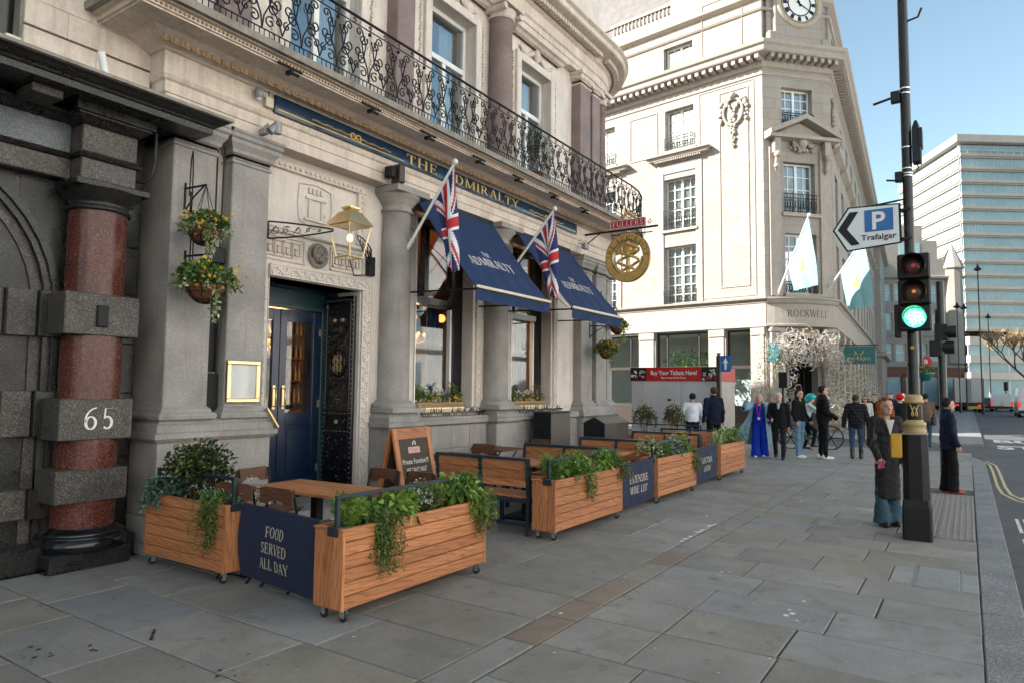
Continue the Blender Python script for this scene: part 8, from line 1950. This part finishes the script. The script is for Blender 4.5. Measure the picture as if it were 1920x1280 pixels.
addp(t,'blue_shirt','cloth_cobalt_light',lambda m:m.ball((0,.105,k['Z'](1.36)),.06,8,(.6,.5,1.7))) if 'cloth_cobalt_light' in MATS else addp(t,'blue_shirt','cloth_sky',lambda m:m.ball((0,.105,k['Z'](1.36)),.06,8,(.6,.5,1.7)))
person((18.82,3.64,0),252,'bearded man in a black bomber jacket and pale blue jeans',1.75,'pink','hair_dark',-1,'cloth_black',.92,'cloth_jeans_light','shoe_white',legs=((.03,.03),(-.05,.05)),arms=((-.05,.14,.45,.1),(.1,.14,.6,.2)),head=(-8,0),collar=1,h=.019,build=1.08,group=None)
person((19.0,3.10,0),292,'tall man in a black quilted jacket and white trainers facing the road',1.84,'pink','hair_dark',-1,'cloth_black',.84,'cloth_black','shoe_white',legs=((.04,.04),(-.04,.05)),arms=((.12,.12,.85,.1),(.05,.12,.8,.1)),puff=.018,collar=1,h=.019,build=1.1)
t,k=person((19.62,2.42,0),8,'woman walking away in a padded dark jacket, jeans and black boots',1.63,'fair','hair_brown',-1,'cloth_charcoal',.83,'cloth_jeans_dark','shoe_black',legs=((.06,.05),(-.08,.08)),arms=((.05,.25,.2,0),(-.05,.25,.2,0)),puff=.016,collar=1,boot=True,h=.019,build=1.12)
addp(t,'bag_strap','shoe_black',lambda m:m.tube([(-.13,-.12,k['Z'](1.43)),(0,-.165,k['Z'](1.22)),(.17,-.14,k['Z'](.98))],.012,4))
# the two men beyond the planters
t,k=person((17.45,5.98,0),30,'balding man in a pale blue shirt seen from behind by the kiosk',1.62,'pink','hair_dark',-1,'cloth_white',.93,'cloth_navy','shoe_black',legs=((.03,.02),(-.03,.03)),arms=((.1,.3,1.3,.2),(.15,.35,1.2,-.1)),head=(18,0),h=.02,build=1.06)
person((17.75,5.52,0),42,'man in a navy coat beside the man in the pale blue shirt',1.78,'pink','hair_brown',-1,'cloth_navy',.78,'cloth_black','shoe_black',legs=((.03,.02),(-.03,.03)),arms=((.0,.16,.25,0),(-.05,.16,.2,0)),head=(22,2),collar=1,h=.02,build=1.08)
# background walkers
bg=[((25.2,1.12,0),15,'man in a brown jacket and blue jeans behind the traffic light pole',1.68,'hair_dark','cloth_brown','cloth_jeans_mid'),((26.6,2.98,0),195,'woman in sunglasses and a cream jumper among the far walkers',1.58,'hair_dark','cloth_pale','cloth_black'),((27.4,2.78,0),190,'dark haired walker in black behind the woman in the cream jumper',1.64,'hair_dark','cloth_black','cloth_charcoal'),((22.4,1.62,0),20,'walker in a red cap and black coat behind the striped coat',1.66,'hair_dark','cloth_black','cloth_black'),((30.0,2.5,0),185,'far walker in a navy coat behind the red haired woman',1.68,'hair_brown','cloth_navy','cloth_charcoal'),((33.5,2.3,0),200,'farthest walker in charcoal near the shopfront',1.7,'hair_dark','cloth_charcoal','cloth_black'),((31.5,1.75,0),180,'far walker in a pale jumper beside the bus stop post',1.66,'hair_blond','cloth_pale','cloth_jeans_dark'),((36.5,3.0,0),190,'far walker in brown beside the fluted hotel pilasters',1.7,'hair_dark','cloth_brown','cloth_black')]
for i,(l,a,lb,H,hr,tp_c,bt) in enumerate(bg):
    t,k=person(l,a,lb,H,'fair',hr,.08 if i in(1,6) else -1,tp_c,.84,bt,'shoe_black',legs=((.16,.08),(-.16,.16)),arms=((.2,.14,.4,0),(-.2,.14,.3,0)),h=.026,build=1.05)
    if i==3: addp(t,'red_cap','cloth_red',lambda m:(m.ball(tuple(k['hp'](0,-.01,.05)),.112,10,(1,1.05,.95)),m.tube([k['hp'](0,.08,.04),k['hp'](0,.17,.02)],[.06,.03],6)))
    if i==1: addp(t,'sunglasses','eye_dark',lambda m:m.tube([k['hp'](-.06,.09,.012),k['hp'](.06,.09,.012)],.018,6))
    if i==0: addp(t,'shoulder_bag','shoe_black',lambda m:(m.box(.14,.26,-.14,.14,k['Z'](.72),k['Z'](1.0),.03),m.tube([(.2,0,k['Z'](1.0)),(.0,-.1,k['Z'](1.44)),(-.1,-.05,k['Z'](1.46))],.012,4)))
# cyclist
bk=thing('bicycle','green framed hire bicycle with black wheels ridden past the hotel','bicycle',(22.02,3.95,0),rad(-70))
wb=.56; R0=.345
for x in(-wb,wb):
    m=MB(); m.tube([(x+R0*math.cos(a),0,R0+R0*math.sin(a)) for a in [2*math.pi*i/28 for i in range(29)]],.024,8,False); w_=m.build('tyre',M['rubber'],bk); m=MB()
    for q in range(6): a=q*math.pi/3; m.tube([(x,0,R0),(x+.33*math.cos(a),0,R0+.33*math.sin(a))],.016,5)
    m.tube([(x,-.05,R0),(x,.05,R0)],.05,10); m.build('wheel',M['black_iron'],w_)
mat('bike_green',(.008,.075,.06),rough=.35,var=.08)
m=MB(); m.tube([(-wb,0,R0),(-.12,0,.30),(.30,0,.68)],.03,8); m.tube([(-.12,0,.30),(-.22,0,.82)],.024,8); m.tube([(-.2,0,.62),(-wb,0,R0)],.018,6); m.tube([(.30,0,.50),(.36,0,.86)],.03,8); m.tube([(-.12,0,.30),(.18,0,.36),(.32,0,.55)],.035,8); m.build('frame',M['bike_green'],bk)
m=MB(); m.tube([(.40,0,.95),(.36,0,.80),(.42,.0,.62),(wb,0,R0)],.020,7); m.tube([(.36,-.28,.98),(.42,0,1.0),(.36,.28,.98)],.014,6); m.build('fork_and_bars',M['black_iron'],bk)
m=MB(); m.box(-.34,-.10,-.07,.07,.83,.88,.02); m.build('saddle',M['rubber'],bk)
m=MB(); m.lathe([(.09,-.01),(.09,.01)],(0,0,0),14); m.tube([(-.12,-.10,.30),(-.06,-.13,.16)],.012,5); m.tube([(-.12,.10,.30),(-.18,.13,.44)],.012,5); m.build('crank',M['black_iron'],bk); m=MB(); m.tube([(-wb-.34,0,.5),(-wb-.2,0,.68),(-wb+.1,0,.73)],.02,5); m.build('mudguard',M['bike_green'],bk)
t,k=person((22.0,4.10,-.05),-70,'cyclist in a teal helmet and pale jacket riding past the hotel',1.66,'fair','hair_dark',0,'cloth_sage',.86,'cloth_black','shoe_black',legs=((.75,.95),(.35,.75)),arms=((.85,.12,.35,.0),(.85,.12,.35,0)),head=(0,-8),lean=.28,h=.021,hood=1,seat=True)
mat('helmet_teal',(.01,.36,.36),rough=.3,var=.05); addp(t,'helmet','helmet_teal',lambda m:(m.ball(tuple(k['hp'](0,-.02,.06)),.125,12,(.9,1.15,.85)),m.tube([k['hp'](0,-.10,.04),k['hp'](0,-.13,-.05),k['hp'](0,-.10,-.10)],[.08,.07,.05],8)))
# ================================================================ VEHICLES, FAR TREE
mat('van_white',(.62,.62,.61),rough=.3,var=.05,coat=.3); mat('car_dark',(.02,.022,.026),rough=.25,var=.05,coat=.5); mat('lorry_grey',(.55,.52,.49),rough=.5,var=.08); mat('lorry_red',(.22,.03,.03),rough=.4,var=.1); mat('plate_yellow',(.60,.42,.03),rough=.5,var=.05)
tl_m=m_emit('tail_light',(.6,.02,.015),.25)
def loft(rings): # rings: list of (y, [(x,z)...]) along the length
    m=MB(); n=len(rings[0][1]); V=[]
    for y,p in rings: V+=[(x,y,z) for x,z in p]
    F=[(i*n+k,i*n+(k+1)%n,(i+1)*n+(k+1)%n,(i+1)*n+k) for i in range(len(rings)-1) for k in range(n)]; F+=[tuple(range(n))[::-1],tuple(range((len(rings)-1)*n,len(rings)*n))]; m._a(V,F,False); return m
def prof(w_,z0,z1,zs,tw): # rounded van section
    return [(-w_*.96,z0),(-w_,z0+.12),(-w_,zs),(-tw,z1-.08),(-tw+.12,z1),(tw-.12,z1),(tw,z1-.08),(w_,zs),(w_,z0+.12),(w_*.96,z0)]
def van(loc,L,W,H,label,body='van_white',rear='doors',win=False,az=0.,cat='van',car=False):
    "tail at local y=0, nose at +y"
    t=thing('parked_car' if car else 'delivery_van',label,cat,loc,rad(az-90)); w_=W/2; zs=H*.52; z0=.28
    if car: R=[(0,prof(w_*.95,z0,H*.62,H*.5,w_*.85)),(.12,prof(w_,z0,H*.66,H*.5,w_*.86)),(.75,prof(w_,z0,H*.98,H*.56,w_*.66)),(2.3,prof(w_,z0,H,H*.56,w_*.66)),(3.1,prof(w_,z0,H*.62,H*.5,w_*.86)),(L-.1,prof(w_,z0,H*.52,H*.45,w_*.86)),(L,prof(w_*.9,z0+.1,H*.42,H*.4,w_*.8))]
    else: R=[(0,prof(w_*.97,z0,H*.985,zs,w_*.86)),(.10,prof(w_,z0,H,zs,w_*.88)),(L-1.7,prof(w_,z0,H,zs,w_*.88)),(L-.95,prof(w_,z0,H*.60,zs*.95,w_*.86)),(L-.1,prof(w_,z0,H*.46,zs*.8,w_*.86)),(L,prof(w_*.92,z0+.1,H*.38,zs*.7,w_*.8))]
    b=loft(R).build('body',M[body],t)
    for y in(.85,L-.9):
        for s in(-1,1):
            m=MB(); m.tube([(s*(w_-.22),y,.33),(s*(w_+.0),y,.33)],.33,16); q=m.build('wheel',M['rubber'],t); m=MB(); m.tube([(s*(w_),y,.33),(s*(w_+.012),y,.33)],.2,12); m.build('hub_cap',M['grey_steel'],q)
    for s in(-1,1):
        m=MB(); z=H*.34 if not car else H*.48; m.box(s*w_*.99,s*(w_*.80),-.03,.02,z,z+(.42 if not car else .14),.01); m.build('tail_light',tl_m,t)
    m=MB(); m.box(-w_*.97,w_*.97,-.09,.03,.32,.55,.03); m.build('bumper',M['rubber'],t)
    m=MB(); m.box(-.26,.26,-.10,-.085,.56,.68); m.build('number_plate',M['plate_yellow'],t)
    if car: m=MB(); m._a([(-w_*.62,.70,H*.93),(w_*.62,.70,H*.93),(w_*.82,.13,H*.67),(-w_*.82,.13,H*.67)],[(0,1,2,3)]); m.build('rear_window',M['black_gloss'],t)
    else:
        for s in(-1,1):
            m=MB(); m.box(s*.01,s*w_*.84,-.012,.002,.60,H*.95,.01); d=m.build('rear_door',M[body],t)
            if win: m=MB(); m.box(s*.08,s*w_*.74,-.016,-.011,H*.56,H*.86); m.build('window',M['black_gloss'],d)
            m=MB(); m.box(s*.03,s*.06,-.03,-.01,H*.42,H*.52); m.build('handle',M['black_iron'],d)
    return t
van((66.5,-4.2,-.085),5.6,2.0,2.35,'white high roof van at the right edge, seen from behind')
van((87.5,-2.9,-.085),4.7,1.95,1.85,'small white van seen from behind between the lorry and the high van',win=False)
van((101,1.7,-.085),4.4,1.8,1.75,'pale van left of the box lorry, partly behind a walker')
van((88,-1.35,-.085),4.2,1.75,1.42,'dark hatchback half hidden behind the box lorry',body='car_dark',cat='car',car=True); van((95,-1.9,-.085),4.3,1.8,1.45,'dark car farther off beside the small white van',body='car_dark',cat='car',car=True)
t=thing('box_lorry','box lorry with pale rear doors, red edges and a yellow sign board','lorry',(80.5,-.05,-.085),rad(-90)); w_=1.25
m=MB(); m.box(-w_,w_,0,7.5,.95,3.35,.03); m.build('box_body',M['lorry_grey'],t)
for s in(-1,1):
    m=MB(); m.box(s*.012,s*1.13,-.03,0,1.05,3.22,.01); d=m.build('rear_door',M['lorry_grey'],t); m=MB(); m.tube([(s*.18,-.05,1.05),(s*.18,-.05,3.2)],.018,6); m.tube([(s*.05,-.05,1.05),(s*.05,-.05,3.2)],.014,6); m.build('locking_bar',M['black_iron'],d)
    m=MB(); m.box(s*1.14,s*1.26,-.04,.05,.95,3.3,.005); m.build('red_edge',M['lorry_red'],t)
    for y in(1.0,6.6): m=MB(); m.tube([(s*.75,y,.47),(s*1.15,y,.47)],.47,16); m.build('wheel',M['rubber'],t)
    m=MB(); m.box(s*.70,s*1.15,-.05,0,.62,.78); m.build('tail_light',tl_m,t)
m=MB(); m.box(-1.2,1.2,-.02,.1,.55,.93); m.build('underrun_bar',M['rubber'],t); m=MB(); m.box(-1.1,1.1,7.6,9.3,.6,2.7,.1); m.build('cab',M['van_white'],t); m=MB(); m.box(.0,1.2,-.10,-.06,.35,.62); m.build('warning_board',M['plate_yellow'],t)
t=thing('red_bus_shelter','red sign board standing left of the box lorry','sign',(92,1.3,-.085)); m=MB(); m.box(-.1,.1,-.7,.7,.9,3.0,.02); m.build('board',M['brand_red'],t); m=MB(); m.box(-.05,.05,-.05,.05,0,.9); m.build('post',M['pole_black'],t)
# bare tree at the right edge, twigs catching the sun
def tree(loc,h,label,seed,mt='twig_tan'):
    g=random.Random(seed); t=thing('bare_tree',label,'tree',loc); m=MB(); tw=MB()
    def br(p,d,L,r,dep):
        q=p+d*L; m.tube([p,p+d*L*.5+Vector((g.uniform(-.04,.04),g.uniform(-.04,.04),0))*L,q],[r,r*.85,r*.7],5,False)
        if dep==0:
            for _ in range(7):
                e=(d+Vector((g.uniform(-1,1),g.uniform(-1,1),g.uniform(-.5,.8)))).normalized(); l=g.uniform(.5,1.1); tw.tube([q-d*L*g.random(),q+e*l*.5,q+e*l+Vector((0,0,-.1*l))],[.03,.022,.012],3,False)
            return
        for _ in range(3 if dep>1 else 4): br(q-d*L*g.uniform(0,.3),(d+Vector((g.uniform(-.9,.9),g.uniform(-.9,.9),g.uniform(-.15,.5)))).normalized(),L*g.uniform(.62,.8),r*.62,dep-1)
    br(Vector((0,0,0)),Vector((0,0,1)),h*.3,h*.018,4); m.build('trunk',M['teak_z'],t); tw.build('twigs',M[mt],t,kind='stuff')
tree((104,-6.4,-.085),14,'bare plane tree with sunlit twigs in front of the office tower',3)
t=thing('far_signal','far traffic light by the bare tree','traffic light',(96,-3.6,-.085)); m=MB(); m.lathe([(.07,0),(.06,3)],(0,0,0),8); m.build('pole',M['pole_black'],t); m=MB(); m.box(-.2,.2,-.2,.2,2.2,3.2,.02); m.build('signal_head',M['signal_black'],t)
